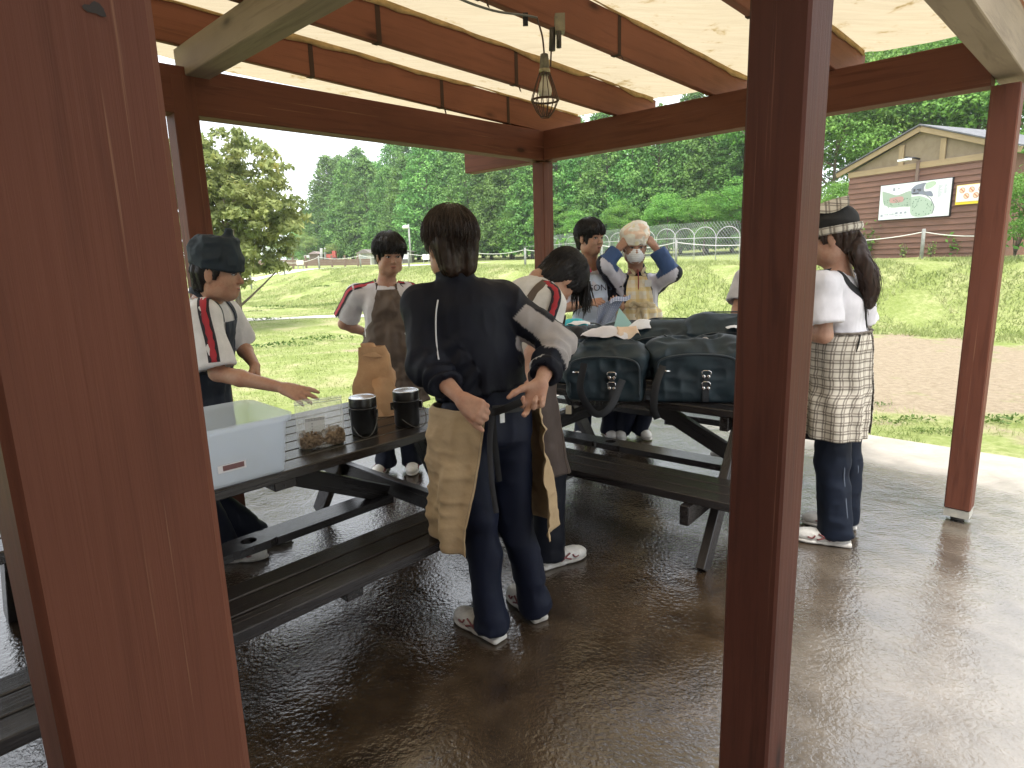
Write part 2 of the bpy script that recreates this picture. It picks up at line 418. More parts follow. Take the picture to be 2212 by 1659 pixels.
def knot(px, py, v_plane, ru, rz, mat=KNOT, lift=.0008):
    d = ray(px, py); t = ((uvw(0, v_plane) - CPOS) @ VB) / (d @ VB); c = CPOS + d * t - VB * lift; a = np.arange(16) * 2 * np.pi / 16
    rr = 1 + .25 * np.sin(a * 3 + px) + .12 * np.sin(a * 5)
    return mesh_obj('knot', np.array([c + UA * ru * r_ * math.cos(x) + np.array([0, 0, 1]) * rz * r_ * math.sin(x) for x, r_ in zip(a, rr)]), [tuple(range(16))], mat, pav, smooth=False)
knot(205, 20, .481, .006, .0035)
pr = post(3.985, 0.482, 0.075, 2.24); post(3.985, 3.485, 0.0, 2.238); post(1.235, 3.482, 0.0, 2.425)
for pu, pv in ((3.985, 0.482),):
    V, F = box_geo(uvw(pu + H, pv + H, 0.052), 0.116, 0.116, 0.044, np.stack([UA, VB, [0, 0, 1]], 1))
    mesh_obj('post_shoe', V, F, M('galvanised', (0.42, 0.42, 0.38), 0.45, (0.55, 0.53, 0.46), 18, metal=0.4), pav, smooth=False)
    V, F = lathe_geo([(0.030, 0), (0.034, 0.006), (0.03, 0.04)], uvw(pu + H, pv + H, 0.0), 14)
    mesh_obj('post_foot', V, F, M('dark_foot', (0.05, 0.045, 0.04), 0.6), pav)
ZB, ZT = 2.243, 2.466; ZM = (ZB + ZT) / 2
beam('beam', uvw(-1.9, 3.482 + H, ZM), uvw(4.16, 3.482 + H, ZM), S - 0.004, ZT - ZB, RED, pav)        # far long beam
beam('beam', uvw(4.045, 0.604, ZM), uvw(4.045, 3.48, ZM), S, ZT - ZB, RED, pav)                       # right-hand beam
beam('beam', uvw(4.045, 3.602, ZM), uvw(4.045, 4.42, ZM), S, ZT - ZB, RED, pav)                       # its overhang past the corner
beam('beam', uvw(1.10, 0.482 + H, ZM + 0.04), uvw(4.5, 0.482 + H, ZM + 0.04), S - 0.002, ZT - ZB, GREYW, pav)   # near beam over the posts
beam('beam', uvw(1.37, 0.20, 2.498), uvw(1.37, 3.60, 2.498), S, 0.146, GREYW, pav)                    # cross beam under the rafters
SL = 0.038
def raf_z(u): return 2.468 + SL * (3.98 - u)
RH = 0.19
for v_ in (3.525, 2.80, 2.065, 1.345, 0.56):
    p0 = uvw(-2.4, v_, raf_z(-2.4) + RH / 2); p1 = uvw(4.5, v_, raf_z(4.5) + RH / 2)
    r = beam('rafter', p0, p1, 0.042, RH, RAFT, pav)
    for us in (2.02, 2.98, 3.62) if v_ > 3.2 else (1.98, 2.95):
        zc = raf_z(us) + RH / 2
        sm = M('strap_band', (0.055, 0.032, 0.022), 0.7, spec=.1)
        ring = []
        for dv, dz in ((-.0225, -.097), (.0225, -.097), (.0225, .093), (-.0225, .093)):
            ring.append((dv, dz))
        VV = []
        for du in (-.015, .015):
            for dv, dz in ring: VV.append(uvw(us + du, v_ + dv, zc + dz - SL * du))
        mesh_obj('rafter_strap', VV, [(0, 1, 5, 4), (1, 2, 6, 5), (2, 3, 7, 6), (3, 0, 4, 7)], sm, pav, smooth=False)
        if random.random() < 0.25:
            tl = 0.03 + 0.03 * random.random(); q = uvw(us + .006, v_ - .026, zc - .096)
            mesh_obj('strap_tail', [q, q + UA * .014, q + UA * .02 - np.array([0, 0, tl]) - VB * .01, q + UA * .004 - np.array([0, 0, tl * .8]) - VB * .01], [(0, 1, 2, 3)], sm, pav, smooth=False)
# translucent cream sheet roof, slack between the rafters
mt, nt, b = newmat('cream_sheet')
v = tex_coord(nt)
st = ramp(nt, noise_node(nt, v, 4.6, 7, 0.78, 0.35), [(0.57, (0.41, 0.345, 0.235)), (0.635, (0.31, 0.235, 0.12)), (0.70, (0.14, 0.09, 0.035))])
mpw = nd(nt, 'ShaderNodeMapping'); mpw.inputs['Rotation'].default_value = (0, 0, -YA + math.pi / 2); mpw.inputs['Scale'].default_value = (2, 22, 1)
nt.links.new(v, mpw.inputs[0])
fib = noise_node(nt, mpw.outputs[0], 2.0, 4, 0.6)
st = mixc(nt, 1.0, st, ramp(nt, fib, [(0.3, (0.86, 0.85, 0.82)), (0.7, (1, 1, 1))]), 'MULTIPLY')
nt.links.new(st, b.inputs['Base Color']); b.inputs['Roughness'].default_value = 0.75
t_ = nd(nt, 'ShaderNodeBsdfTranslucent'); ms = nd(nt, 'ShaderNodeMixShader'); ms.inputs[0].default_value = 0.62
nt.links.new(st, t_.inputs[0]); nt.links.new(b.outputs[0], ms.inputs[1]); nt.links.new(t_.outputs[0], ms.inputs[2]); nt.links.new(ms.outputs[0], nt.nodes['Material Output'].inputs[0])
SHEET = mt
uu = np.linspace(-2.4, 4.5, 150); vv = np.linspace(0.30, 4.35, 110)
Ug, Vg = np.meshgrid(uu, vv, indexing='ij')
rv = np.array([0.56, 1.345, 2.065, 2.80, 3.525])
dist = np.min(np.abs(Vg[..., None] - rv), -1)
sag = -0.020 * np.clip(dist / 0.36, 0, 1) ** 0.8 + 0.012 * vnoise(np.stack([Ug * 2.3, Vg * 1.2, Ug * 0], -1)) * np.clip(dist / 0.08, 0, 1)
lip = 0.012 * np.exp(-((dist - 0.05) / 0.03) ** 2) * vnoise(np.stack([Ug * 5, Vg * 3, Ug * 0 + 4], -1))
Zg = raf_z(Ug) + RH + 0.012 + sag + lip
P = Ug[..., None] * UA + Vg[..., None] * VB + Zg[..., None] * np.array([0, 0, 1])
V, F = grid_geo(P); mesh_obj('roof_sheet', V, F, SHEET, pav)
# a frayed batten edge of the sheet along every rafter
for i, v_ in enumerate((3.525, 2.80, 2.065, 1.345)):
    n = 90; u_ = np.linspace(-2.3, 4.45, n); rows = []
    base_off = -0.027
    hgt = 0.016 + 0.011 * vnoise(np.stack([u_ * 2.1, u_ * 0 + i * 7, u_ * 0], 1)) + 0.006 * vnoise(np.stack([u_ * 9, u_ * 0 + i, u_ * 0], 1))
    for k, (dv, top_) in enumerate(((-0.024, 0), (-0.030, 0), (-0.030, 1), (-0.024, 1))):
        z = raf_z(u_) + RH + 0.010 - (0 if top_ else 1) * np.clip(hgt * 1.6, 0.006, 0.05)
        rows.append(u_[:, None] * UA + (v_ + dv) * VB + z[:, None] * np.array([0, 0, 1]))
    V, F = grid_geo(np.stack(rows + [rows[0]], 1))
    mesh_obj('sheet_edge', V, F, M('sheet_edge_strip', (0.62, 0.44, 0.20), 0.8, (0.42, 0.29, 0.12), 14, transl=0.35), pav)
# unseen shelter roof and wall, added to cut the light reaching the posts
ns = thing('added_shade_shelter', uvw(-1.0, -1.2), 'unseen dark roof and board wall added to shade the posts', 'shelter')
V, F = box_geo(uvw(-1.2, -1.75, 2.72), 4.2, 3.9, 0.06, np.stack([UA, VB, [0, 0, 1]], 1))
mesh_obj('roof_sheet', V, F, RED, ns, smooth=False)
for k in range(17):
    beam('shade_wall_board', uvw(-2.2, -3.6, 0.08 + 0.155 * k), uvw(-2.2, 2.2, 0.08 + 0.155 * k), 0.02, 0.15, RED, ns)  # unseen wall, added to block light from the left
for a, b_ in ((-3.1, -3.4), (0.7, -3.4), (-3.1, -0.1)):
    beam('post', uvw(a, b_, 0), uvw(a, b_, 2.69), S, S, RED, ns, up=tuple(-VB))
# ================================================================ background
def leaf_mat(name, c1, c2, c3=None, transl=0.28, scale=0.9):
    mt, nt, b = newmat(name)
    info = nd(nt, 'ShaderNodeObjectInfo'); v = tex_coord(nt)
    n = noise_node(nt, v, scale, 3)
    c = ramp(nt, n, [(0.36, c1), (0.62, c2)] + ([(0.74, c3)] if c3 else []))
    hs = nd(nt, 'ShaderNodeHueSaturation'); nt.links.new(c, hs.inputs['Color'])
    nt.links.new(math_node(nt, 'ADD', math_node(nt, 'MULTIPLY', info.outputs['Random'], 0.5), 0.75), hs.inputs['Value'])
    nt.links.new(math_node(nt, 'ADD', math_node(nt, 'MULTIPLY', info.outputs['Random'], 0.03), 0.485), hs.inputs['Hue'])
    nt.links.new(hs.outputs[0], b.inputs['Base Color']); b.inputs['Roughness'].default_value = 0.55; b.inputs['Specular IOR Level'].default_value = 0.25
    t = nd(nt, 'ShaderNodeBsdfTranslucent'); ms = nd(nt, 'ShaderNodeMixShader'); ms.inputs[0].default_value = transl
    nt.links.new(hs.outputs[0], t.inputs[0]); nt.links.new(b.outputs[0], ms.inputs[1]); nt.links.new(t.outputs[0], ms.inputs[2])
    nt.links.new(ms.outputs[0], nt.nodes['Material Output'].inputs[0])
    return mt
CEDAR = leaf_mat('cedar_needles', (0.080, 0.195, 0.045), (0.195, 0.360, 0.085))
BROAD = leaf_mat('broad_leaves', (0.090, 0.215, 0.038), (0.200, 0.375, 0.068), (0.29, 0.46, 0.10))
PALE = leaf_mat('pale_leaves', (0.17, 0.27, 0.07), (0.29, 0.37, 0.11))
OLIVE = leaf_mat('loquat_leaves', (0.16, 0.21, 0.070), (0.32, 0.35, 0.12), (0.60, 0.50, 0.16), 0.35, 2.2)
BARK = M('bark', (0.10, 0.075, 0.055), 0.9, (0.17, 0.135, 0.10), 9, (1, 1, 0.2), bump=0.6, bscale=25, bdist=0.02)

def leaf_quads(C, Nrm, size, rng, aspect=0.6, fold=0.25):
    """one leaf (two triangles, folded along the midrib) per centre C with normal Nrm"""
    n = len(C)
    r = rng.normal(size=(n, 3)); t = np.cross(Nrm, r); t /= np.linalg.norm(t, axis=1)[:, None] + 1e-9
    w = np.cross(Nrm, t); s = (size * (0.65 + 0.7 * rng.random(n)))[:, None]
    a = C - t * s * 0.5; c = C + t * s * 0.5
    l = C + w * s * aspect * 0.5 - Nrm * s * fold * .3; r_ = C - w * s * aspect * 0.5 - Nrm * s * fold * .3
    V = np.stack([a, l, c, r_], 1).reshape(-1, 3); i = np.arange(n)[:, None] * 4
    F = np.vstack([i + [0, 1, 2], i + [0, 2, 3]])
    return V, F
def puff_crown(puffs, per, size, rng, out=0.7, hollow=0.55, aspect=0.6):
    """puffs: list of (centre, radii); leaves lie in each puff's shell, facing out and up"""
    Vs, Fs, o = [], [], 0
    for c, r in puffs:
        n = int(per * (r[0] * r[1] + r[1] * r[2] + r[0] * r[2]) / 3 + 6)
        d = rng.normal(size=(n, 3)); d /= np.linalg.norm(d, axis=1)[:, None]
        d[:, 2] = np.where(d[:, 2] < -0.3, -d[:, 2] * .6, d[:, 2]); d /= np.linalg.norm(d, axis=1)[:, None]
        rad = hollow + (1.08 - hollow) * rng.random(n) ** 0.5
        C = c + d * r * rad[:, None]
        Nn = out * d + (1 - out) * rng.normal(size=(n, 3)) + np.array([0, 0, 0.25]); Nn /= np.linalg.norm(Nn, axis=1)[:, None]
        V, F = leaf_quads(C, Nn, size, rng, aspect); Vs.append(V); Fs.append(F + o); o += len(V)
    return np.vstack(Vs), np.vstack(Fs)
def limb_geo(h, r0, limbs, rng, lean=0.0):
    z = np.linspace(0, h, 9); pts = np.stack([lean * z + 0.06 * np.sin(z * 1.3), 0.05 * np.cos(z * 1.7), z], 1)
    parts = [tube_geo(pts, r0 * (1 - 0.85 * z / h), 8)]
    for (z0, az, L, up) in limbs:
        p = np.array([lean * z0, 0, z0]); d = np.array([math.cos(az), math.sin(az), up]); t = np.linspace(0, 1, 5)[:, None]
        q = p + d * L * t + np.array([0, 0, 0.12 * L]) * t ** 2
        parts.append(tube_geo(q, r0 * 0.42 * (1 - 0.8 * t[:, 0]), 6))
    return join_geo(parts)
def cedar_proto(i, h):
    rng = np.random.default_rng(100 + i); puffs = []
    R = h * (0.27 + 0.04 * rng.random()); n = 210
    for k in range(n):
        t = (k + rng.random()) / n; t = t ** 0.9; az = k * 2.399 + rng.normal() * .3
        prof = R * min(1, (1 - t) ** 0.62 * 1.12 + 0.02) * (0.82 + 0.3 * rng.random())
        zz = h * (0.05 + 0.93 * t); rr = (0.45 + 0.42 * (1 - t)) * h / 12 * (0.8 + .5 * rng.random())
        puffs.append((np.array([math.cos(az) * prof * .86, math.sin(az) * prof * .86, zz]), np.array([rr * 1.15, rr * 1.15, rr * .8])))
    puffs.append((np.array([0, 0, h * .97]), np.array([.3, .3, .7])))
    V, F = puff_crown(puffs, 125, 0.25 * h / 12, rng, 0.6, 0.35, 0.6)
    tv, tf = limb_geo(h * .9, h * .017, [(h * (.08 + .1 * k), k * 2.4, R * .7, .25) for k in range(7)], rng)
    return (V, F), (tv, tf)
def broad_proto(i, h, spread=.45, size=.19, per=150, npuff=75, low=.16):
    rng = np.random.default_rng(200 + i); puffs = []
    for k in range(npuff):
        d = rng.normal(size=3); d /= np.linalg.norm(d); d[2] = abs(d[2]) if rng.random() < .68 else d[2]
        c = np.array([0, 0, h * (.5 + low * .5)]) + d * np.array([h * spread * .8, h * spread * .8, h * (.44 - low * .3)]) * (.62 + .4 * rng.random())
        rr = h * .095 * (.7 + .7 * rng.random()); puffs.append((c, np.array([rr * 1.25, rr * 1.25, rr * .75])))
    V, F = puff_crown(puffs, per, size, rng, .6, .4, .6)
    tv, tf = limb_geo(h * .75, h * .02, [(h * (.25 + .07 * k), k * 2.4, h * spread * .75, .55) for k in range(7)], rng)
    return (V, F), (tv, tf)
TREE_N = {}
def make_tree(name, geos, leaf, label, cat, group, loc, sc=1.0, rz=0.0, copy_of=None):
    o = thing(name, loc, label, cat, group); o.scale = (sc, sc, sc * (1 + .12 * (random.random() - .5))); o.rotation_euler = (0, 0, rz)
    if copy_of is None:
        (V, F), (tv, tf) = geos
        for nm, vv, ff, mm in (('crown', V, F, leaf), ('trunk', tv, tf, BARK)):
            me = mesh_obj(nm, vv, ff, mm, None, smooth=(nm == 'trunk')); me.parent = o
    else:
        for ch in copy_of.children:
            c = ch.copy(); c.parent = o; COL.objects.link(c)
    return o
def place(x, y, Y, dz=0.0):
    p = at(x, y, Y); return np.array([p[0], p[1], float(ground_z(np.array(p[0]), np.array(p[1]))) + dz])

cedar_first = []; n_tree = 0
KN = ['rounded', 'pointed', 'narrow', 'full']
for i in range(4):
    cedar_first.append(None)
geos_c = [cedar_proto(i, 12.0) for i in range(4)]
def put_cedar(px, Y, top_px, k, label, group='cedars of the wood edge'):
    p = place(px, 560, Y); top = at(px, top_px, Y)[2]; sc = max(0.35, (top - p[2]) / 12.0)
    t = make_tree('cedar_tree', geos_c[k], CEDAR, label, 'tree', group, p, sc, random.random() * 6.28, cedar_first[k])
    if cedar_first[k] is None: cedar_first[k] = t
    return t
# (x in photo, distance, y of its top in photo, kind)
front = [(690, 74, 440, 0), (722, 66, 350, 1), (762, 63, 352, 3), (800, 60, 330, 0), (845, 57, 356, 2), (884, 54, 330, 3), (930, 51, 296, 0), (975, 50, 318, 2),
         (1015, 47, 300, 3), (1062, 46, 325, 1), (1105, 44, 290, 0), (1150, 42, 310, 3), (1205, 41, 280, 2), (1255, 40, 300, 0), (1310, 38, 270, 3), (1365, 37, 290, 1),
         (1420, 36, 255, 0), (1470, 35, 275, 3), (1525, 34, 240, 2), (1580, 33, 255, 0), (1640, 33, 230, 3)]
ORD = 'first second third fourth fifth sixth seventh eighth ninth tenth eleventh twelfth thirteenth fourteenth fifteenth sixteenth seventeenth eighteenth nineteenth twentieth last'.split()
whereL = ['at the left end of the wood', 'left of the lamp pole', 'behind the small grey hut', 'behind the tall lamp pole', 'beside the far corner post of the pavilion', 'behind the hooped fence', 'beside the thick near post']
for j, (px, Y, tp, k) in enumerate(front):
    put_cedar(px, Y, tp, k, '%s cedar from the left in the front row of the wood' % ORD[j])
back = [(650, 105, 470, 1), (668, 98, 455, 2), (705, 84, 400, 3), (748, 78, 345, 2), (785, 74, 318, 0), (825, 72, 338, 1), (868, 68, 300, 0), (905, 64, 270, 2), (955, 62, 262, 3), (1000, 60, 280, 1), (1045, 58, 262, 0), (1090, 56, 280, 3),
        (1135, 54, 240, 2), (1190, 52, 250, 0), (1240, 50, 230, 1), (1300, 48, 240, 3), (1360, 47, 215, 2), (1420, 46, 220, 0), (1490, 45, 190, 3), (1560, 44, 190, 1), (1630, 43, 170, 2)]
for j, (px, Y, tp, k) in enumerate(back):
    put_cedar(px, Y, tp, k, '%s cedar from the left in the second row of the wood' % ORD[j], 'cedars behind the front row')
geos_b = [broad_proto(i, 10.0) for i in range(3)]; bf = [None] * 3
def put_broad(px, Y, top_px, k, label, group, mat=BROAD, name='broadleaf_tree', base=560):
    p = place(px, base, Y); top = at(px, top_px, Y)[2]; sc = max(0.15, (top - p[2]) / 9.6)
    src = bf[k] if mat is BROAD else None
    t = make_tree(name, geos_b[k], mat, label, 'tree', group, p, sc, random.random() * 6.28, src)
    if mat is BROAD and bf[k] is None: bf[k] = t
    return t
for j, (px, Y, tp, k, lb) in enumerate([
    (1255, 37, 455, 0, 'round pale green bush below the cedars behind the girl in the blue apron'),
    (1345, 35, 440, 1, 'leafy bush below the cedars behind the masked person'),
    (1440, 33, 415, 2, 'leafy young tree behind the hooped fence right of the masked person'),
    (1520, 31, 420, 0, 'leafy young tree behind the hooped fence beside the thick near post'),
    (1600, 30, 400, 1, 'leafy tree half hidden by the thick near post'),
    (1110, 42, 455, 2, 'broad bush left of the far corner post'),
    (1010, 46, 470, 1, 'low bush behind the front cedars above the rope fence'),
    (1190, 39, 440, 1, 'broad bush right of the far corner post'),
    (1700, 31, 150, 2, 'tall leafy tree behind the thick near post'),
    (1790, 27, 200, 0, 'tall bright leafy tree above the left slope of the wooden gable'),
    (1880, 28, 110, 1, 'tall leafy tree directly behind the wooden gable'),
    (1800, 23, 390, 2, 'dense bright shrub at the left corner of the wooden building'),
    (1980, 27, 90, 2, 'tall leafy tree rising behind the roof ridge'),
    (2080, 26, 60, 0, 'tall leafy tree behind the right slope of the wooden gable'),
    (2180, 24, 40, 1, 'leafy tree at the right edge behind the slim corner post'),
    (2260, 20, 250, 2, 'leafy tree at the far right edge beside the slim corner post'),
    (2225, 12.9, 352, 0, 'dense leafy shrub in front of the building end at the right edge'),
    (1760, 40, 90, 1, 'dark leafy tree high on the slope behind the thick near post'),
    (1950, 42, 30, 0, 'dark leafy tree high on the slope behind the gable'),
    (2120, 40, 0, 2, 'dark leafy tree high on the slope at the upper right')]):
    put_broad(px, Y, tp, k, lb, 'leafy trees on the right-hand slope' if px > 1650 else 'leafy bushes below the cedars')
for px, Y, tp, lb in [(540, 60, 525, 'pale round shrub left of the polytunnel'), (590, 70, 515, 'pale round shrub behind the polytunnel'), (632, 62, 520, 'mid green round shrub right of the polytunnel'), (664, 62, 508, 'yellow green bushy tree left of the grey poles'), (718, 58, 530, 'low bright shrub beside the grey poles'), (560, 85, 505, 'far pale tree at the end of the lawn')]:
    put_broad(px, Y, tp, random.randrange(3), lb, 'pale shrubs at the far end of the lawn', PALE, 'far_shrub')
# the loquat-like tree on the left, big leathery leaves with yellow new growth
rng = np.random.default_rng(5); puffs = []
for k in range(300):
    d = rng.normal(size=3); d /= np.linalg.norm(d)
    c = np.array([0, 0, 2.75]) + d * np.array([1.75, 1.75, 1.75]) * (.3 + .7 * rng.random() ** .6)
    c[2] = max(c[2], .75); rr = .17 + .15 * rng.random(); puffs.append((c, np.array([rr, rr, rr * .8])))
V, F = puff_crown(puffs, 1500, 0.15, rng, .5, .15, .42)
tv, tf = limb_geo(3.4, .085, [(.5 + .28 * k, k * 2.4, 1.35, .75) for k in range(9)], rng)
p = place(505, 600, 15.5)
make_tree('loquat_tree', ((V, F), (tv, tf)), OLIVE, 'bushy tree with olive leaves and yellow shoots behind the navy head scarf', 'tree', None, p, 1.0, 0.4)
# ferny plants and shrubs against the wooden wall
def small_plant(px, py, Y, h, mat, label, n=160, sz=.10, spread=.5):
    rng = np.random.default_rng(int(px)); p = place(px, py, Y); Vs = []; parts = []
    C = []
    for k in range(9):
        a = rng.random() * 6.28; tip = np.array([math.cos(a) * h * spread * rng.random(), math.sin(a) * h * spread * rng.random(), h * (.6 + .5 * rng.random())])
        t = np.linspace(0, 1, 6)[:, None]; q = tip * t + np.array([0, 0, h * .25]) * (t * (1 - t)); parts.append(tube_geo(q, .008 * (1.2 - t[:, 0]), 5))
        for m_ in range(n // 9):
            C.append(q[-1] * (.3 + .7 * rng.random()) + rng.normal(size=3) * h * .10)
    C = np.array(C); Nn = rng.normal(size=C.shape) * .6 + [0, 0, 1]; Nn /= np.linalg.norm(Nn, axis=1)[:, None]
    V, F = leaf_quads(C, Nn, sz, rng, .55)
    o = thing('wall_plant', p, label, 'plant', 'plants along the foot of the wooden wall')
    c_ = mesh_obj('leaves', V, F, mat, None, smooth=False); c_.parent = o
    sv, sf = join_geo(parts); s_ = mesh_obj('stems', sv, sf, BARK, None); s_.parent = o
small_plant(1878, 552, 16.9, .85, BROAD, 'leafy plant at the left foot of the wooden wall beside the ponytail')
small_plant(2062, 552, 15.0, .55, BROAD, 'ferny plant on the wooden wall right of the rope post', 110)
small_plant(2010, 556, 15.2, .35, PALE, 'small pale weeds at the foot of the rope post', 60, .07)
small_plant(1950, 556, 15.8, .32, PALE, 'small pale weeds at the foot of the wall below the map board', 60, .07)
small_plant(2190, 560, 13.5, 1.6, BROAD, 'tall leafy shrub at the right edge beside the slim corner post', 420, .13)
# low weeds dotted over the lawn
WEED = leaf_mat('lawn_weeds', (0.06, 0.14, 0.025), (0.12, 0.21, 0.04))
parts = []; rng = np.random.default_rng(3)
for j, (px, py) in enumerate([(585, 664), (596, 668), (640, 663), (672, 661), (705, 660), (718, 658), (738, 658), (750, 663), (552, 672), (570, 690), (742, 600), (700, 600), (1890, 870), (2010, 925), (1955, 905), (2150, 905), (2060, 930), (1720, 640), (700, 735), (610, 745)]):
    g0 = gz(px, py, -0.03)
    if py < 640: g0 = np.array([*at(px, py, 27)[:2], 0])
    g0[2] = float(ground_z(np.array(g0[0]), np.array(g0[1])))
    n = 130; a = rng.random(n) * 6.28; r = .55 * rng.random(n) ** .7; s_ = (.35 + .5 * rng.random()) * min(1.0, np.hypot(g0[0], g0[1]) / 16 + .12)
    C = np.stack([np.cos(a) * r * 1.5, np.sin(a) * r * .7, .05 + .10 * rng.random(n) * (1 - r)], 1) * s_ + g0; Nn = rng.normal(size=(n, 3)) * .6 + [0, 0, .8]; Nn /= np.linalg.norm(Nn, axis=1)[:, None]
    parts.append(leaf_quads(C, Nn, .085 * s_, rng, .5))
V, F = join_geo(parts); tag(mesh_obj('lawn_weeds', V, np.array(F), WEED, None, smooth=False), 'low broad-leaved weeds scattered through the lawn', 'weeds', kind='stuff')
# dark undergrowth along the foot of the wood
rng = np.random.default_rng(8); puffs = []
for px in np.arange(640, 1720, 7.0):
    Y = np.interp(px, [640, 800, 1000, 1300, 1640], [80, 58, 47, 37.5, 32.5]) + rng.normal() * 1.2; p = place(px, 560, Y); rr = Y / 45 * (.8 + .7 * rng.random())
    puffs.append((p + [0, 0, rr * .55], np.array([rr, rr * .8, rr * .95])))
V, F = puff_crown(puffs, 62, .26, rng, .55, .5, .6); tag(mesh_obj('undergrowth', V, F, BROAD, None, smooth=False), 'dense undergrowth along the foot of the wood', 'undergrowth', kind='stuff')
# grass blades over bank, lawn and slab edge: beyond counting
rng = np.random.default_rng(11)
def blades(n, sampler, h, w):
    q = sampler(n); x, y = q[:, 0], q[:, 1]; z = ground_z(x, y)
    B = np.stack([x, y, z - .005], 1); a = rng.random(len(q)) * 6.28; hh = h * (.4 + 1.0 * rng.random(len(q)))
    sidev = np.stack([np.cos(a), np.sin(a), 0 * a], 1) * (w * (.6 + .8 * rng.random(len(q))))[:, None]
    tip = B + np.stack([rng.normal(size=len(q)) * .5, rng.normal(size=len(q)) * .5, np.ones(len(q))], 1) * hh[:, None]
    V = np.stack([B - sidev, B + sidev, tip], 1).reshape(-1, 3); F = np.arange(len(V)).reshape(-1, 3); return V, F
def s_bank(n):
    v_ = rng.uniform(-6, 30, n); b0 = 13.3 - .10 * (v_ - 3); wd = 2.6 + .16 * np.clip(v_ - 4, 0, 30); u_ = b0 + rng.uniform(-.9, wd + 1.2, n)
    q = u_[:, None] * UA[:2] + v_[:, None] * VB[:2]; k = vnoise(np.stack([q[:, 0] * .9, q[:, 1] * .9, q[:, 0] * 0], 1)) > -.45; return q[k]
def s_lawn(n):
    y = 5.5 + 17 * rng.random(n) ** .8; x = -y * rng.uniform(.05, .75, n); q = np.stack([x, y], 1)
    k = (vnoise(np.stack([x * 1.1, y * 1.1, x * 0], 1)) > -.15) & ((q @ VB[:2]) > 5.2); return q[k]
def s_edge(n):
    v_ = rng.uniform(-3, 7, n); u_ = 5.6 + np.abs(rng.normal(size=n)) * .55; q = u_[:, None] * UA[:2] + v_[:, None] * VB[:2]
    k = vnoise(np.stack([q[:, 0] * 1.7, q[:, 1] * 1.7, q[:, 0] * 0 + 3], 1)) > -.1; return q[k]
parts = [blades(90000, s_bank, .085, .012), blades(60000, s_lawn, .035, .007), blades(9000, s_edge, .055, .004)]
V = np.vstack([a for a, _ in parts]); o_ = 0; Fs = []
for a, f_ in parts: Fs.append(f_ + o_); o_ += len(a)
GRASS = leaf_mat('grass_blades', (0.22, 0.27, 0.085), (0.33, 0.36, 0.15), (0.44, 0.42, 0.23), .3, .8)
tag(mesh_obj('grass', V, np.vstack(Fs), GRASS, None, smooth=False), 'short sunlit grass on the bank, the lawn and the slab edge', 'grass', kind='stuff')

# ---------------------------------------------------------------- timber building with the map board
BL = np.array([9.201, 17.6, 0.0]); BD = unit([0.412, -0.911, 0]); BN = np.array([-0.911, -0.412, 0.0])     # wall line and outward normal
def bw(t, z, out=0.0): return BL + BD * t + BN * out + np.array([0, 0, z])
SIDE = wood('siding_boards', (0.215, 0.112, 0.078), (0.14, 0.075, 0.056), (0.32, 0.20, 0.14), 0.75, 0.3, 1.0, False)
TRIM = wood('pale_trim', (0.38, 0.28, 0.16), (0.29, 0.21, 0.12), (0.47, 0.37, 0.24), 0.7, 0.3, 1.0, False)
bld = thing('timber_building', bw(1.87, 1.1), 'brown clapboard building with a low gable carrying a map board', 'building')
WW = 3.75
z = 1.02; k = 0
while z < 3.28:
    h_ = 0.132; tl = 0.012
    p0 = bw(0, z + h_ / 2, .012); p1 = bw(WW, z + h_ / 2, .012)
    upv = unit(np.array([0, 0, 1.0]) - BN * 0.20)
    beam('siding_board', p0, p1, .02, h_ + .018, SIDE, bld, up=tuple(upv), bev=.003); z += h_; k += 1
V, F = box_geo(bw(WW / 2, 2.2, -1.62), WW - .02, 3.2, 2.36, np.stack([BD, BN, [0, 0, 1]], 1)); mesh_obj('wall', V, F, SIDE, bld, smooth=False)
beam('trim_board', bw(-.02, 3.355, .03), bw(WW + .02, 3.355, .03), .04, .14, TRIM, bld)
GB = M('gable_canvas', (0.235, 0.18, 0.115), .9, (0.285, 0.225, 0.15), 5, bump=.3, bscale=12)
gz0 = 3.42
mesh_obj('gable_panel', [bw(0, gz0, -.02), bw(WW, gz0, -.02), bw(WW / 2, 4.16, -.02)], [(0, 1, 2)], GB, bld, smooth=False)
for t in (1.40, 2.40): beam('gable_strut', bw(t, gz0 + .005, .012), bw(t, 3.90, .012), .03, .13, TRIM, bld, up=tuple(BD))
for s_, e_ in ((-.33, WW / 2), (WW + .33, WW / 2)):
    zz = 3.38 if s_ < 0 else 3.38
    beam('barge_board', bw(s_, zz, .10), bw(e_, 4.19, .10), .035, .12, TRIM, bld, bev=.003)
    p = [bw(s_, zz + .075, .16), bw(e_, 4.265, .16), bw(e_, 4.265, -3.3), bw(s_, zz + .075, -3.3)]
    q = [x + np.array([0, 0, .03]) for x in p]
    mesh_obj('roof', p + q, [(0, 1, 2, 3), (7, 6, 5, 4), (0, 4, 5, 1), (1, 5, 6, 2), (2, 6, 7, 3), (3, 7, 4, 0)], M('roof_felt', (.10, .105, .115), .8, (.16, .16, .17), 8), bld, smooth=False)
beam('lamp_bracket', bw(1.87, 2.99, .05), bw(1.87, 3.47, .05), .07, .05, wood('bracket_wood', (0.22, .15, .12), (.16, .11, .09), (.3, .22, .17), .7, .2, 1, False), bld, up=tuple(BN))
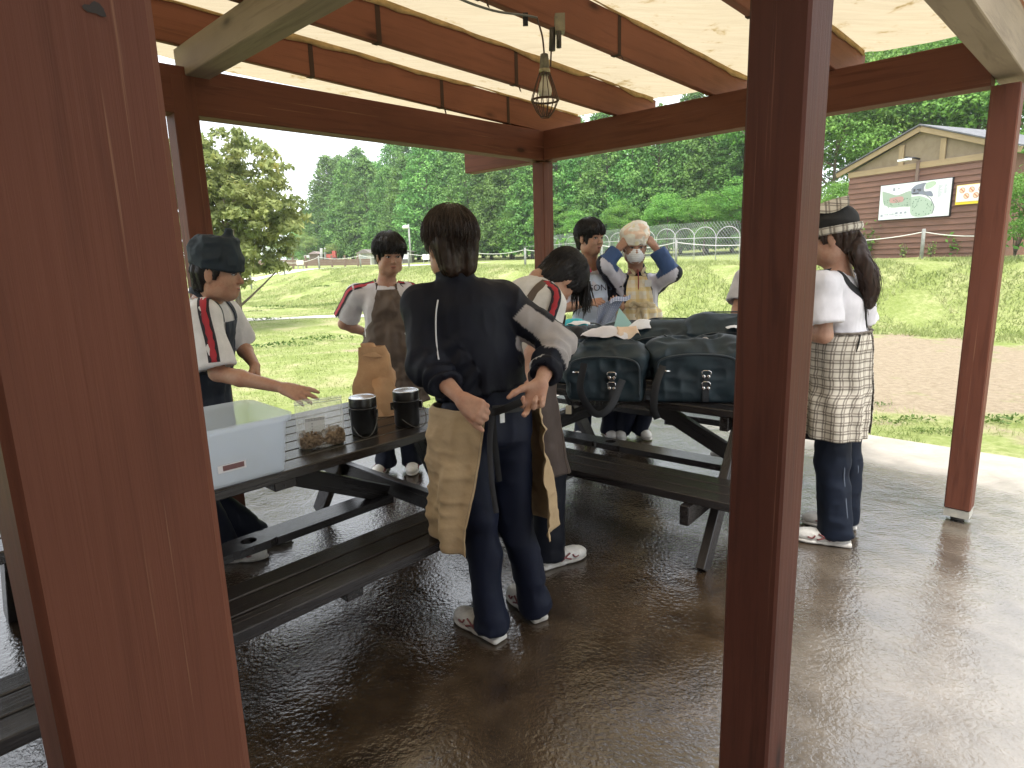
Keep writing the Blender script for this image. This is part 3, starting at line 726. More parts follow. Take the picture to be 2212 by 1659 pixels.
# floodlights over the board
fl = thing('floodlight', bw(1.75, 3.45, .1), 'small twin floodlight on the bracket above the map board', 'lamp')
WM = M('white_enamel', (.78, .78, .78), .4); DM = M('dark_metal', (.04, .04, .045), .45, metal=.6)
V, F = tube_geo([bw(1.90, 3.50, .06), bw(1.86, 3.53, .18), bw(1.70, 3.56, .30)], .022, 8); mesh_obj('arm', V, F, DM, fl)
for t_, o_ in ((1.62, .30), (1.78, .34)):
    V, F = box_geo(bw(t_, 3.50, o_), .15, .12, .05, np.stack([BD, BN, [0, 0, 1]], 1)); mesh_obj('lamp_head', V, F, WM, fl, smooth=False)
# the map board
mp_ = thing('map_board', bw(1.86, 2.14, .06), 'large white map board of the park grounds on the clapboard wall', 'sign')
def panel(t0, t1, z0, z1, out, mat, parent, name, thick=.03):
    V, F = box_geo(bw((t0 + t1) / 2, (z0 + z1) / 2, out), t1 - t0, thick, z1 - z0, np.stack([BD, BN, [0, 0, 1]], 1)); return mesh_obj(name, V, F, mat, parent, smooth=False)
panel(.97, 2.74, 2.12, 2.99, .055, DM, mp_, 'frame', .05)
panel(.985, 2.725, 2.135, 2.975, .087, M('sign_white', (.80, .82, .82), .35), mp_, 'face', .012)
def blob(pts, out, col, name, parent):
    """a flat printed shape on the board; pts in board fractions"""
    P = smooth_curve(pts + [pts[0]], 6)[:-1]; P3 = np.array([bw(.985 + 1.74 * a, 2.135 + .84 * (1 - b_), out) for a, b_ in P])
    return mesh_obj(name, P3, [tuple(range(len(P3)))], M('print_%s' % name, col, .5), parent, smooth=False)
OUT = .0945
blob([(.03, .17), (.12, .22), (.22, .30), (.27, .32), (.38, .26), (.46, .25), (.47, .45), (.47, .66), (.36, .66), (.20, .66), (.09, .58), (.05, .45)], OUT, (.36, .45, .36), 'map_field_west', mp_)
blob([(.47, .40), (.58, .40), (.66, .45), (.72, .52), (.78, .64), (.80, .78), (.77, .92), (.64, .98), (.52, .95), (.47, .80)], OUT, (.42, .52, .42), 'map_field_south', mp_)
blob([(.46, .18), (.52, .09), (.62, .05), (.66, .06), (.64, .16), (.65, .28), (.74, .30), (.77, .44), (.70, .42), (.60, .36), (.48, .34)], OUT + .0006, (.22, .24, .30), 'map_car_park', mp_)
blob([(.66, .06), (.76, .03), (.80, .10), (.74, .20), (.66, .22)], OUT + .0004, (.45, .56, .42), 'map_field_north', mp_)
blob([(.15, .38), (.32, .36), (.36, .42), (.34, .52), (.17, .52)], OUT + .0006, (.52, .30, .28), 'map_plot', mp_)
for nm, pts, w_, col in (('map_road', [(.63, .05), (.62, .2), (.66, .36), (.74, .5), (.77, .6), (.80, .74), (.78, .92)], .012, (.22, .23, .25)), ('map_lane', [(.03, .16), (.14, .24), (.26, .32), (.40, .25), (.47, .22)], .008, (.40, .40, .40))):
    Cc = smooth_curve(pts, 6); T = np.gradient(Cc, axis=0); T /= np.linalg.norm(T, axis=1)[:, None]; Nn = np.stack([-T[:, 1], T[:, 0]], 1)
    rows = [np.array([bw(.985 + 1.74 * a, 2.135 + .84 * (1 - b_), OUT + .0014) for a, b_ in Cc + Nn * s_]) for s_ in (-w_ / 2, w_ / 2)]
    V, F = grid_geo(np.stack(rows, 1)); mesh_obj(nm, V, F, M('print_' + nm, col, .5), mp_, smooth=False)
rects = [(.49, .19, .52, .27), (.54, .20, .60, .23), (.56, .24, .60, .27), (.48, .30, .57, .335)] ; P3, F3 = [], []
def flat_rect(a0, b0, a1, b1, out):
    i = len(P3); P3.extend([bw(.985 + 1.74 * a, 2.135 + .84 * (1 - b_), out) for a, b_ in ((a0, b1), (a1, b1), (a1, b0), (a0, b0))]); F3.append((i, i + 1, i + 2, i + 3))
for r in rects: flat_rect(*r, OUT + .0016)
mesh_obj('map_buildings', P3, F3, M('print_dark', (.07, .07, .08), .5), mp_, smooth=False)
P3, F3 = [], []
rg = random.Random(4)
for k in range(70):
    a, b_ = rg.random(), rg.random(); a, b_ = (.05 + .40 * a, .40 + .25 * b_) if k < 34 else (.49 + .27 * a, .45 + .47 * b_)
    flat_rect(a, b_, a + .010, b_ + .028, OUT + .0018)
tag(mesh_obj('map_trees', P3, F3, M('print_green', (.13, .22, .15), .5), mp_, smooth=False), kind='stuff')
P3, F3 = [], []
for k in range(11):
    flat_rect(.83, .16 + .03 * k, .83 + .02 + .05 * rg.random(), .172 + .03 * k, OUT)
    if k < 8: flat_rect(.91, .16 + .03 * k, .91 + .02 + .03 * rg.random(), .172 + .03 * k, OUT)
for k in range(3):
    flat_rect(.255 + .065 * k, .80, .29 + .065 * k, .86, OUT); flat_rect(.25 + .065 * k, .89, .295 + .065 * k, .905, OUT)
flat_rect(.19, .10, .225, .19, OUT); flat_rect(.26, .12, .29, .15, OUT); flat_rect(.03, .84, .065, .91, OUT)
mesh_obj('map_legend', P3, F3, M('print_grey', (.33, .36, .42), .5), mp_, smooth=False)
def wall_text(body, t, z, size, mat, parent, out, name='lettering'):
    cu = bpy.data.curves.new(name, 'FONT'); cu.body = body; cu.size = size; cu.materials.append(mat); cu.extrude = .0006
    o = text_mesh(name, cu); o.parent = parent
    mm = Matrix.Identity(4); p = bw(t, z, out) - np.array(base_of(parent))
    for i in range(3):
        mm[i][0] = BD[i]; mm[i][1] = (0, 0, 1)[i]; mm[i][2] = BN[i]; mm[i][3] = p[i]
    o.matrix_local = mm; return o
wall_text('THE FARM', 1.13, 2.235, .065, MATS['print_grey'], mp_, OUT)
yb = thing('rules_board', bw(3.2, 2.36, .05), 'yellow-edged notice board of round prohibition signs beside the map board', 'sign')
panel(2.83, 3.57, 2.36, 2.79, .05, M('sign_yellow', (.80, .62, .03), .45), yb, 'frame', .03)
panel(2.845, 3.555, 2.42, 2.78, .068, M('sign_cream', (.78, .77, .72), .45), yb, 'face', .008)
for r_ in range(2):
    for k in range(3 - r_):
        t = 2.965 + .20 * k + .10 * r_; zc = 2.67 - .13 * r_
        a = np.arange(20) * 2 * np.pi / 20
        for rr, oo, cc in ((.062, .0735, ('sign_ring', (.62, .22, .12))), (.050, .0745, ('sign_tan', (.70, .60, .42))), ):
            Pn = [bw(t + rr * math.cos(x), zc + rr * math.sin(x), oo) for x in a]; mesh_obj('prohibition_disc', Pn, [tuple(range(20))], M(cc[0], cc[1], .5), yb, smooth=False)
        c0, c1 = (t - .04, zc + .04), (t + .04, zc - .04)
        Pn = [bw(c0[0] - .008, c0[1] - .008, .0755), bw(c1[0] - .008, c1[1] - .008, .0755), bw(c1[0] + .008, c1[1] + .008, .0755), bw(c0[0] + .008, c0[1] + .008, .0755)]
        mesh_obj('prohibition_bar', Pn, [(0, 1, 2, 3)], MATS['sign_ring'], yb, smooth=False)

# ---------------------------------------------------------------- rope fence, hooped fence
POSTG = M('grey_post', (.25, .26, .25), .8, (.36, .36, .34), 10); ROPE = M('white_rope', (.70, .70, .64), .8)
rp = [(540, 30.5, 33), (615, 33, 25), (691, 33, 26), (780, 33, 25), (884, 28, 29), (1010, 26, 31), (1135, 23, 36), (1300, 20.5, 39), (1460, 18, 42), (1720, 16.2, 48), (1990, 15.0, 54), (2235, 13.6, 58)]
base = {540: 590, 615: 589, 691: 590, 780: 586, 884: 581, 1010: 579, 1135: 577, 1300: 569, 1460: 563, 1720: 560, 1990: 559, 2235: 560}
tops = []
wh = ['left of the loquat tree', 'right of the loquat tree', 'before the brown fence', 'left of the boy in the brown apron', 'at the lamp pole', 'behind the boy in the navy jacket', 'left of the far corner post', 'behind the girl in the blue apron', 'right of the masked person', 'behind the thick near post', 'in front of the map board wall', 'at the far right edge']
for (px, Y, hp), w in zip(rp, wh):
    p = at(px, base[px], Y); p[2] = float(ground_z(np.array(p[0]), np.array(p[1]))); h_ = .68
    V, F = lathe_geo([(.040, -.1), (.040, h_ - .015), (.030, h_)], p, 10); o = mesh_obj('rope_post', V, F, POSTG, None, loc=p)
    tag(o, 'short grey rope post %s' % w, 'post', 'rope fence posts'); tops.append(p + np.array([0, 0, h_ - .07]))
for k in range(len(tops) - 1):
    a, b_ = tops[k], tops[k + 1]; t = np.linspace(0, 1, 14)[:, None]; q = a + (b_ - a) * t - np.array([0, 0, .13]) * 4 * t * (1 - t)
    V, F = tube_geo(q, .011, 6); tag(mesh_obj('rope', V, F, ROPE, None, loc=a), 'sagging white rope running from the post %s' % wh[k], 'rope', 'ropes of the fence')
hoops = [(1040, 556, 26), (1056, 556, 27), (1076, 555, 28), (1098, 555, 29), (1122, 554, 31), (1196, 553, 36), (1236, 552, 39), (1268, 552, 41), (1300, 552, 43), (1334, 552, 46), (1352, 552, 47), (1395, 553, 51), (1438, 553, 55), (1477, 554, 57), (1521, 554, 60), (1571, 555, 62), (1625, 556, 65)]
hf = thing('hooped_fence', gz(1500, 600), 'white hooped garden fence with chain-link netting along the wood edge', 'fence')
HOOP = M('white_hoop', (.46, .47, .45), .5); HH = .95; line = []
for px, py, hp in hoops:
    Y = HH * FOC / hp * .985; p = at(px, py, Y); line.append(p)
line = np.array(line)
for k, p in enumerate(line):
    d = unit(line[min(k + 1, len(line) - 1)] - line[max(k - 1, 0)]); d[2] = 0; d = unit(d); w_ = .36
    if k % 2: d = unit(d + .1)
    side = CR if True else d
    dd = unit(d * .6 + np.array([.8, -.1, 0])); a = np.linspace(0, np.pi, 13)
    arc = np.array([p + dd * w_ * -np.cos(x) + np.array([0, 0, HH - w_ + w_ * np.sin(x)]) for x in a])
    q = np.vstack([p - dd * w_ + [0, 0, -.4], arc, p + dd * w_ + [0, 0, -.4]])
    V, F = tube_geo(q, .0105, 6); mesh_obj('hoop', V, F, HOOP, hf)
C = line.copy(); C[:, 2] += .60; V, F = tube_geo(smooth_curve(C, 4), .013, 6); mesh_obj('rail', V, F, HOOP, hf)
parts = []; Ln = smooth_curve(line + np.array([.25, .9, 0]), 30); seg = np.cumsum(np.r_[0, np.linalg.norm(np.diff(Ln, axis=0), axis=1)])
tot = seg[-1]
def on_line(s): return np.array([np.interp(s, seg, Ln[:, i]) for i in range(3)])
NH = 1.25; stp = .13
for s0 in np.arange(-NH, tot, stp):
    for sg in (1, -1):
        a, b_ = (s0, s0 + NH) if sg > 0 else (s0 + NH, s0)
        pa, pb = on_line(min(max(a, 0), tot)), on_line(min(max(b_, 0), tot))
        parts.append(tube_geo([pa + [0, 0, -.1], pb + [0, 0, NH - .1]], .0035, 3, False))
V, F = join_geo(parts); tag(mesh_obj('netting', V, F, M('net_wire', (.30, .33, .32), .5, metal=.3), hf, smooth=False), kind='stuff')

# ---------------------------------------------------------------- far huts, poles, polytunnel, boards
def hut(px0, px1, ybase, ywall, yroof, Y, wallc, roofc, label, name='hut', depth=2.5, door=True):
    a = at(px0, ybase, Y); b_ = at(px1, ybase, Y); zb = a[2]; zw = at(px0, ywall, Y)[2]; zr = at((px0 + px1) / 2, yroof, Y)[2]
    o = thing(name, (a + b_) / 2, label, 'hut'); w_ = b_[0] - a[0]; cx = (a[0] + b_[0]) / 2
    V, F = box_geo((cx, Y + depth / 2, (zb + zw) / 2 - .2), w_, depth, zw - zb + .4); mesh_obj('wall', V, F, wallc, o, smooth=False)
    P = [(cx - w_ * .58, Y - .25, zw), (cx, Y - .25, zr), (cx + w_ * .58, Y - .25, zw), (cx - w_ * .58, Y + depth + .2, zw), (cx, Y + depth + .2, zr), (cx + w_ * .58, Y + depth + .2, zw)]
    mesh_obj('roof', P, [(0, 1, 4, 3), (1, 2, 5, 4), (0, 2, 1), (3, 4, 5), (0, 3, 5, 2)], roofc, o, smooth=False)
    if door:
        V, F = box_geo((cx, Y - .02, zb + (zw - zb) * .42), w_ * .35, .05, (zw - zb) * .8); mesh_obj('door', V, F, M('hut_door', (.45, .48, .5), .6), o, smooth=False)
    return o
WL = M('pale_boards', (.50, .50, .47), .8, (.60, .59, .55), 5); RF = M('hut_roof', (.17, .155, .14), .85)
hut(772, 802, 562, 548, 538, 44, WL, RF, 'small pale hut with a door left of the boy in the brown apron')
hut(804, 882, 562, 545, 536, 45, M('open_shade', (.13, .12, .11), .9), RF, 'open dark-roofed shelter behind the head of the boy in the brown apron', 'field_shelter', 3, False)
hut(669, 690, 560, 549, 543, 60, M('brown_boards', (.22, .17, .14), .9), M('mauve_roof', (.30, .24, .23), .8), 'tiny brown-roofed kiosk beside the twin grey poles', 'kiosk', 2, False)
V = []; Y = 52; a0, a1 = at(497, 562, Y), at(566, 562, Y)
n = 12; rows = []
for s in np.linspace(0, 1, 14):
    c = a0 + (a1 - a0) * s; ang = np.linspace(0, np.pi, n); rows.append(np.stack([np.full(n, c[0]), c[1] + 1.6 - 1.6 * np.cos(ang), c[2] - .1 + 1.15 * np.sin(ang) ** .8], 1))
V, F = grid_geo(np.array(rows)); pt = thing('polytunnel', (a0 + a1) / 2, 'low white plastic polytunnel at the far end of the lawn', 'greenhouse')
mesh_obj('cover', V, F, M('poly_film', (.62, .68, .68), .4, transl=.3), pt)
for r in rows[::2]:
    V, F = tube_geo(np.array(r) + [0, 0, .02], .03, 5); mesh_obj('rib', V, F, WM, pt)
for px, yt, lb in ((694, 536, 'left of the twin grey utility poles by the kiosk'), (703, 535, 'right of the twin grey utility poles by the kiosk')):
    a = at(px, 561, 58); b_ = at(px, yt, 58); V, F = tube_geo([a - [0, 0, .4], b_], .13, 8); tag(mesh_obj('utility_pole', V, F, POSTG, None, loc=a), lb, 'pole', 'twin utility poles')
lp = thing('lamp_pole', at(886, 560, 42), 'tall thin lamp pole with a white lamp right of the boy in the brown apron', 'lamp pole')
a, b_ = at(888, 561, 42), at(882, 484, 42); V, F = tube_geo([a - [0, 0, .4], b_], .055, 8); mesh_obj('pole', V, F, POSTG, lp)
V, F = tube_geo([at(883, 490, 42), at(878, 489, 42)], .05, 6); mesh_obj('arm', V, F, POSTG, lp)
V, F = lathe_geo([(.02, .12), (.20, .05), (.22, -.05), (.16, -.12)], at(876, 490, 42), 12); mesh_obj('lamp', V, F, WM, lp)
BRN = M('brown_rail', (.17, .12, .09), .9)
bf_ = thing('brown_fence', at(700, 566, 40), 'low brown board fence across the far lawn', 'fence')
for i_ in range(3):
    yy = 564 + 4.5 * i_
    beam('rail', at(545, yy + 1, 40), at(800, yy - 3, 40), .05, .12, BRN, bf_)
for px in range(550, 800, 28):
    a = at(px, 580 - (px - 545) * .012, 40); beam('fence_post', a - [0, 0, .2], a + [0, 0, .75], .1, .1, BRN, bf_, up=(0, 1, 0))
for px0, px1, y0, y1, Y, lb, c in ((641, 655, 562, 572, 38, 'blank cream notice board on the far brown fence', (.72, .66, .58)), (913, 927, 549, 561, 40, 'white blank board beside the head of the boy in the navy jacket', (.8, .8, .8)), (657, 668, 551, 557, 55, 'pale grey tank at the far end of the lawn', (.5, .52, .52)), (866, 884, 549, 560, 41, 'pale panel beside the lamp pole', (.62, .65, .68))):
    a, b_ = at(px0, y1, Y), at(px1, y0, Y); o = thing('notice_board', ((a[0] + b_[0]) / 2, Y, a[2]), lb, 'board')
    V, F = box_geo(((a[0] + b_[0]) / 2, Y, (a[2] + b_[2]) / 2), b_[0] - a[0], .06, b_[2] - a[2]); mesh_obj('board', V, F, M('board_' + str(px0), c, .6), o, smooth=False)
    for x_ in (a[0] + .05, b_[0] - .05): beam('leg', (x_, Y + .05, a[2] - .5), (x_, Y + .05, a[2] + .1), .05, .05, POSTG, o, up=(0, 1, 0))
a = at(717, 560, 57); V, F = box_geo(a + [0, 0, .2], .8, .5, .5); rdm = M('red_paint', (.38, .08, .06), .6); rt = thing('tractor', a, 'small red machine parked beside the grey poles', 'machine')
mesh_obj('hood', V, F, rdm, rt, smooth=False); V, F = box_geo(a + [.25, 0, .55], .3, .4, .35); mesh_obj('seat', V, F, rdm, rt, smooth=False)
for dx in (-.3, .3):
    V, F = lathe_geo([(.0, -.05), (.2, -.05), (.2, .05), (0, .05)], (0, 0, 0), 12); V = V[:, [0, 2, 1]] + a + [dx, -.3, -.05]; mesh_obj('wheel', V, F, DM, rt, smooth=False)
# ================================================================ signed-distance sculpting
def smin(a, b, k):
    h = np.clip(.5 + .5 * (b - a) / k, 0, 1); return b + (a - b) * h - k * h * (1 - h)
class Field:
    """soft union of simple volumes, meshed as one continuous skin"""
    def __init__(s): s.ops = []
    def cap(s, a, b, ra, rb, k=.02, flat=False, sub=False):
        a = np.asarray(a, float); b = np.asarray(b, float); ba = b - a; L2 = ba @ ba + 1e-12; L = math.sqrt(L2)
        def f(P):
            pa = P - a; hr = pa @ ba / L2; h = np.clip(hr, 0, 1); r = ra + (rb - ra) * h
            if flat:
                q = pa - np.clip(hr, 0, None)[..., None] * ba; d = np.linalg.norm(q, axis=-1) - r; return np.maximum(d, (hr - 1) * L)
            return np.linalg.norm(pa - h[..., None] * ba, axis=-1) - r
        R = max(ra, rb); s.ops.append((f, np.minimum(a, b) - R, np.maximum(a, b) + R, k, sub)); return s
    def ell(s, c, r, R=None, k=.02, sub=False):
        c = np.asarray(c, float); r = np.asarray(r, float); Rm = np.eye(3) if R is None else np.asarray(R)
        def f(P):
            q = (P - c) @ Rm; k0 = np.linalg.norm(q / r, axis=-1); k1 = np.linalg.norm(q / (r * r), axis=-1) + 1e-9; return k0 * (k0 - 1) / k1
        m_ = np.abs(Rm) @ r; s.ops.append((f, c - m_, c + m_, k, sub)); return s
    def econe(s, a, b, ra, rb, xd, k=.03, flat=0):
        """tapered limb or trunk with elliptical section; ra, rb = (half width along xd, half depth); flat=1 cuts end b square, 2 both"""
        a = np.asarray(a, float); b = np.asarray(b, float); ax = b - a; L = np.linalg.norm(ax); az = ax / L
        x = np.asarray(xd, float); x = unit(x - az * (x @ az)); y = np.cross(az, x)
        def f(P):
            q = P - a; t = q @ az; h = np.clip(t / L, 0, 1); dx = q @ x; dy = q @ y
            rx = ra[0] + (rb[0] - ra[0]) * h; ry = ra[1] + (rb[1] - ra[1]) * h; o = t - h * L
            m_ = np.minimum(rx, ry)
            if flat:
                of = np.where(o > 0, o, 0) if flat == 1 else o
                ol = np.where(o < 0, o, 0) if flat == 1 else 0 * o
                d = (np.sqrt((dx / rx) ** 2 + (dy / ry) ** 2 + (ol / m_) ** 2) - 1) * m_; return np.maximum(d, np.abs(of) - (np.abs(of) < 1e-7) * 1.0)
            return (np.sqrt((dx / rx) ** 2 + (dy / ry) ** 2 + (o / m_) ** 2) - 1) * m_
        R = max(*ra, *rb); s.ops.append((f, np.minimum(a, b) - R, np.maximum(a, b) + R, k, False)); return s
    def rbox(s, c, h, r, R=None, k=.01, sub=False):
        c = np.asarray(c, float); h = np.asarray(h, float); Rm = np.eye(3) if R is None else np.asarray(R)
        def f(P):
            q = np.abs((P - c) @ Rm) - (h - r); return np.linalg.norm(np.maximum(q, 0), axis=-1) + np.minimum(q.max(-1), 0) - r
        m_ = np.abs(Rm) @ h; s.ops.append((f, c - m_, c + m_, k, sub)); return s
    def plane(s, p, n, lo=None, hi=None):
        """cut away everything on the side n points to"""
        p = np.asarray(p, float); n = unit(n); s.ops.append((lambda P: -((P - p) @ n), lo, hi, 0, True)); return s
    def ev(s, P):
        d = np.full(P.shape[:-1], 9.0)
        for f, lo, hi, k, sub in s.ops:
            g = f(P)
            if sub:
                m_ = np.maximum(d, -g) if k <= 0 else -smin(-d, g, k)
                if lo is not None and k <= 0: ins = np.all((P > lo) & (P < hi), -1); d = np.where(ins, m_, d)
                else: d = m_
            else: d = smin(d, g, k)
        return d
    def mesh(s, vox):
        los = [o[1] for o in s.ops if not o[4]]; his = [o[2] for o in s.ops if not o[4]]
        lo = np.min(los, 0) - .02 - vox * 2; hi = np.max(his, 0) + .02 + vox * 2
        n = np.ceil((hi - lo) / vox).astype(int) + 1; D = np.full(n, 1.0, np.float32)
        ax = [lo[i] + np.arange(n[i]) * vox for i in range(3)]
        for f, l, h, k, sub in s.ops:
            if l is None: sl = [slice(0, n[i]) for i in range(3)]
            else:
                pad = k + vox * 3
                if k <= 0: pad = vox if not sub else 0
                i0 = np.clip(((l - pad - lo) / vox).astype(int), 0, n - 1); i1 = np.clip(((h + pad - lo) / vox).astype(int) + 2, 1, n); sl = [slice(i0[i], i1[i]) for i in range(3)]
            P = np.stack(np.meshgrid(ax[0][sl[0]], ax[1][sl[1]], ax[2][sl[2]], indexing='ij'), -1)
            if P.size == 0: continue
            g = f(P); d = D[tuple(sl)]
            if sub: D[tuple(sl)] = np.maximum(d, -g) if k <= 0 else -smin(-d, g, k)
            else: D[tuple(sl)] = smin(d, g, k)
        return surface_nets(D, lo, vox)
def surface_nets(D, lo, vox):
    n = np.array(D.shape); ins = D < 0
    c = [ins[i:n[0] - 1 + i, j:n[1] - 1 + j, k:n[2] - 1 + k] for i in (0, 1) for j in (0, 1) for k in (0, 1)]
    a_ = c[0].copy(); o_ = c[0].copy()
    for q in c[1:]: a_ &= q; o_ |= q
    act = o_ & ~a_; I = np.argwhere(act); idx = -np.ones(act.shape, np.int64); idx[act] = np.arange(len(I))
    cor = np.array([(i, j, k) for i in (0, 1) for j in (0, 1) for k in (0, 1)])
    val = np.stack([D[I[:, 0] + q[0], I[:, 1] + q[1], I[:, 2] + q[2]] for q in cor], 1).astype(float)
    S_ = np.zeros((len(I), 3)); cnt = np.zeros(len(I))
    for e in range(8):
        for ax_ in range(3):
            if cor[e][ax_] == 1: continue
            t = cor[e].copy(); t[ax_] = 1; g = t[0] * 4 + t[1] * 2 + t[2]
            va, vb = val[:, e], val[:, g]; cr = (va < 0) != (vb < 0); w = np.where(cr, va / (va - vb + (va == vb)), 0)
            p = cor[e][None] + (t - cor[e])[None] * w[:, None]; S_ += p * cr[:, None]; cnt += cr
    V = lo + (I + S_ / cnt[:, None]) * vox; F = []
    for ax_ in range(3):
        o1, o2 = (ax_ + 1) % 3, (ax_ + 2) % 3
        sa = [slice(1, n[i] - 1) for i in range(3)]; sa[ax_] = slice(0, n[ax_] - 1); sb = list(sa); sb[ax_] = slice(1, n[ax_])
        A, B = ins[tuple(sa)], ins[tuple(sb)]; E = np.argwhere(A != B)
        if len(E) == 0: continue
        flip = A[E[:, 0], E[:, 1], E[:, 2]]; off = np.array([1, 1, 1]); off[ax_] = 0; E = E + off
        def at_(d1, d2):
            q = E.copy(); q[:, o1] += d1; q[:, o2] += d2; return idx[q[:, 0], q[:, 1], q[:, 2]]
        quad = np.stack([at_(-1, -1), at_(0, -1), at_(0, 0), at_(-1, 0)], 1); quad[~flip] = quad[~flip][:, ::-1]; F.append(quad)
    return V, np.vstack(F)
def vert_normals(V, F):
    fn = np.cross(V[F[:, 2]] - V[F[:, 0]], V[F[:, 3 if F.shape[1] == 4 else 1]] - V[F[:, 1 if F.shape[1] == 4 else 0]])
    N = np.zeros_like(V)
    for k in range(F.shape[1]): np.add.at(N, F[:, k], fn)
    return N / (np.linalg.norm(N, axis=1)[:, None] + 1e-12)
def relax(V, F, it=1, lam=.5):
    for _ in range(it):
        S_ = np.zeros_like(V); c = np.zeros(len(V)); k = F.shape[1]
        for a in range(k):
            np.add.at(S_, F[:, a], V[F[:, (a + 1) % k]]); np.add.at(c, F[:, a], 1)
        V = V * (1 - lam) + lam * S_ / c[:, None]
    return V
def grad(fld, P, e=.004):
    g = np.stack([fld(P + np.eye(3)[i] * e) - fld(P - np.eye(3)[i] * e) for i in range(3)], -1); return g / (np.linalg.norm(g, axis=-1)[..., None] + 1e-9)
def march(fld, O, Dr, r0, iters=40):
    """walk inward from O + Dr*r0 to the surface; returns radius"""
    r = np.full(O.shape[:-1], r0, float)
    for _ in range(iters):
        d = fld(O + Dr * r[..., None]); r = np.maximum(r - .8 * d, 0.0)
    return r
def ribbon_geo(pts, nrm, width, thick=.003):
    pts = np.asarray(pts, float); T = np.gradient(pts, axis=0); T /= np.linalg.norm(T, axis=1)[:, None] + 1e-9
    S_ = np.cross(T, nrm); S_ /= np.linalg.norm(S_, axis=1)[:, None] + 1e-9; w = np.broadcast_to(np.asarray(width, float), (len(pts),))[:, None] / 2
    top = [pts - S_ * w + nrm * thick, pts + S_ * w + nrm * thick, pts + S_ * w - nrm * thick * .2, pts - S_ * w - nrm * thick * .2, pts - S_ * w + nrm * thick]
    return grid_geo(np.stack(top, 1))

# ================================================================ picnic tables
TBL = wood('dark_table_timber', (0.022, 0.018, 0.017), (0.011, 0.009, 0.009), (0.085, 0.075, 0.07), 0.27, 0.5, 1.0, False, 0.35, 0.5)
def picnic_table(cu, cv, rot, label, hole=0.0, plain=False):
    """axis along local a (unit), across = b; tabletop 7 planks, two benches of 3, A-frame legs, brace, low stretcher with a parasol hole"""
    ca, sa = math.cos(rot), math.sin(rot)
    A = UA * ca + VB * sa; B = -UA * sa + VB * ca; O = uvw(cu, cv)
    root = thing('picnic_table', O, label, 'picnic table', 'picnic tables')
    def q(a, b_, z): return O + A * a + B * b_ + np.array([0, 0, z])
    L = 1.0; pw = .122
    for i in range(7):
        b_ = (i - 3) * pw; e = .004 * math.sin(i * 5.1)
        beam('top_plank', q(-L + e, b_, .70), q(L + e, b_, .70), pw - .009, .04, TBL, root, bev=.004)
    for sg in (-1, 1):
        for i in range(3):
            b_ = sg * (.57 + .104 * i - .0); e = .006 * math.sin(i * 3 + sg)
            beam('bench_plank', q(-L + e, b_, .38), q(L + e, b_, .38), .094, .042, TBL, root, bev=.004)
    for a in (-.76, .76):
        for sg in (-1, 1):
            beam('leg', q(a, sg * .74, .0), q(a, sg * .27, .68), .045, .09, TBL, root, up=tuple(B), bev=.003)
        beam('cross_bar', q(a + .048, -.86, .31), q(a + .048, .86, .31), .045, .095, TBL, root, bev=.003)
        beam('top_batten', q(a + .048, -.40, .64), q(a + .048, .40, .64), .045, .075, TBL, root, bev=.003)
        s2 = 1 if a > 0 else -1
        beam('diagonal_brace', q(a - .02 * s2, .0, .30), q(s2 * .05, .0, .63), .04, .09, TBL, root, bev=.003)
    for sg in (-1, 1): beam('bench_batten', q(.02, sg * .54, .335), q(.02, sg * .80, .335), .07, .045, TBL, root, bev=.003)
    beam('top_batten', q(.0, -.40, .66), q(.0, .40, .66), .09, .04, TBL, root, bev=.003)
    # stretcher with a round hole
    n = 24; ang = np.arange(n) * 2 * np.pi / n; r = .034; hw, hl, z0, z1 = .068, .735, .268, .305
    sq = []
    for x in ang:
        d = np.array([math.cos(x), math.sin(x)]); t = min(.10 / max(abs(d[0]), 1e-6), hw / max(abs(d[1]), 1e-6)); sq.append(d * t)
    V, F = [], []
    for z in (z1, z0):
        for x in ang: V.append(q(hole + r * math.cos(x), r * math.sin(x), z))
        for d in sq: V.append(q(hole + d[0], d[1], z))
    for k in range(n):
        k2 = (k + 1) % n
        F += [(k, n + k, n + k2, k2), (2 * n + k, 2 * n + k2, 3 * n + k2, 3 * n + k), (k, k2, 2 * n + k2, 2 * n + k), (n + k, 3 * n + k, 3 * n + k2, n + k2)]
    mesh_obj('stretcher_hole_block', V, F, TBL, root, smooth=False)
    for a0, a1 in ((-hl, hole - .1003), (hole + .1003, hl)):
        beam('stretcher', q(a0, 0, (z0 + z1) / 2), q(a1, 0, (z0 + z1) / 2), 2 * hw, z1 - z0, TBL, root, bev=0)
    return q
tl = picnic_table(1.03, 2.665, math.radians(1.5), 'dark picnic table holding the clear plastic tub and two black pots')
tr = picnic_table(3.27, 2.14, math.radians(95.3), 'dark picnic table piled with navy school bags', .17)
tn = picnic_table(-1.02, 2.66, math.radians(1.5), 'dark picnic table half hidden behind the thick post at the left edge')
TZ = .72
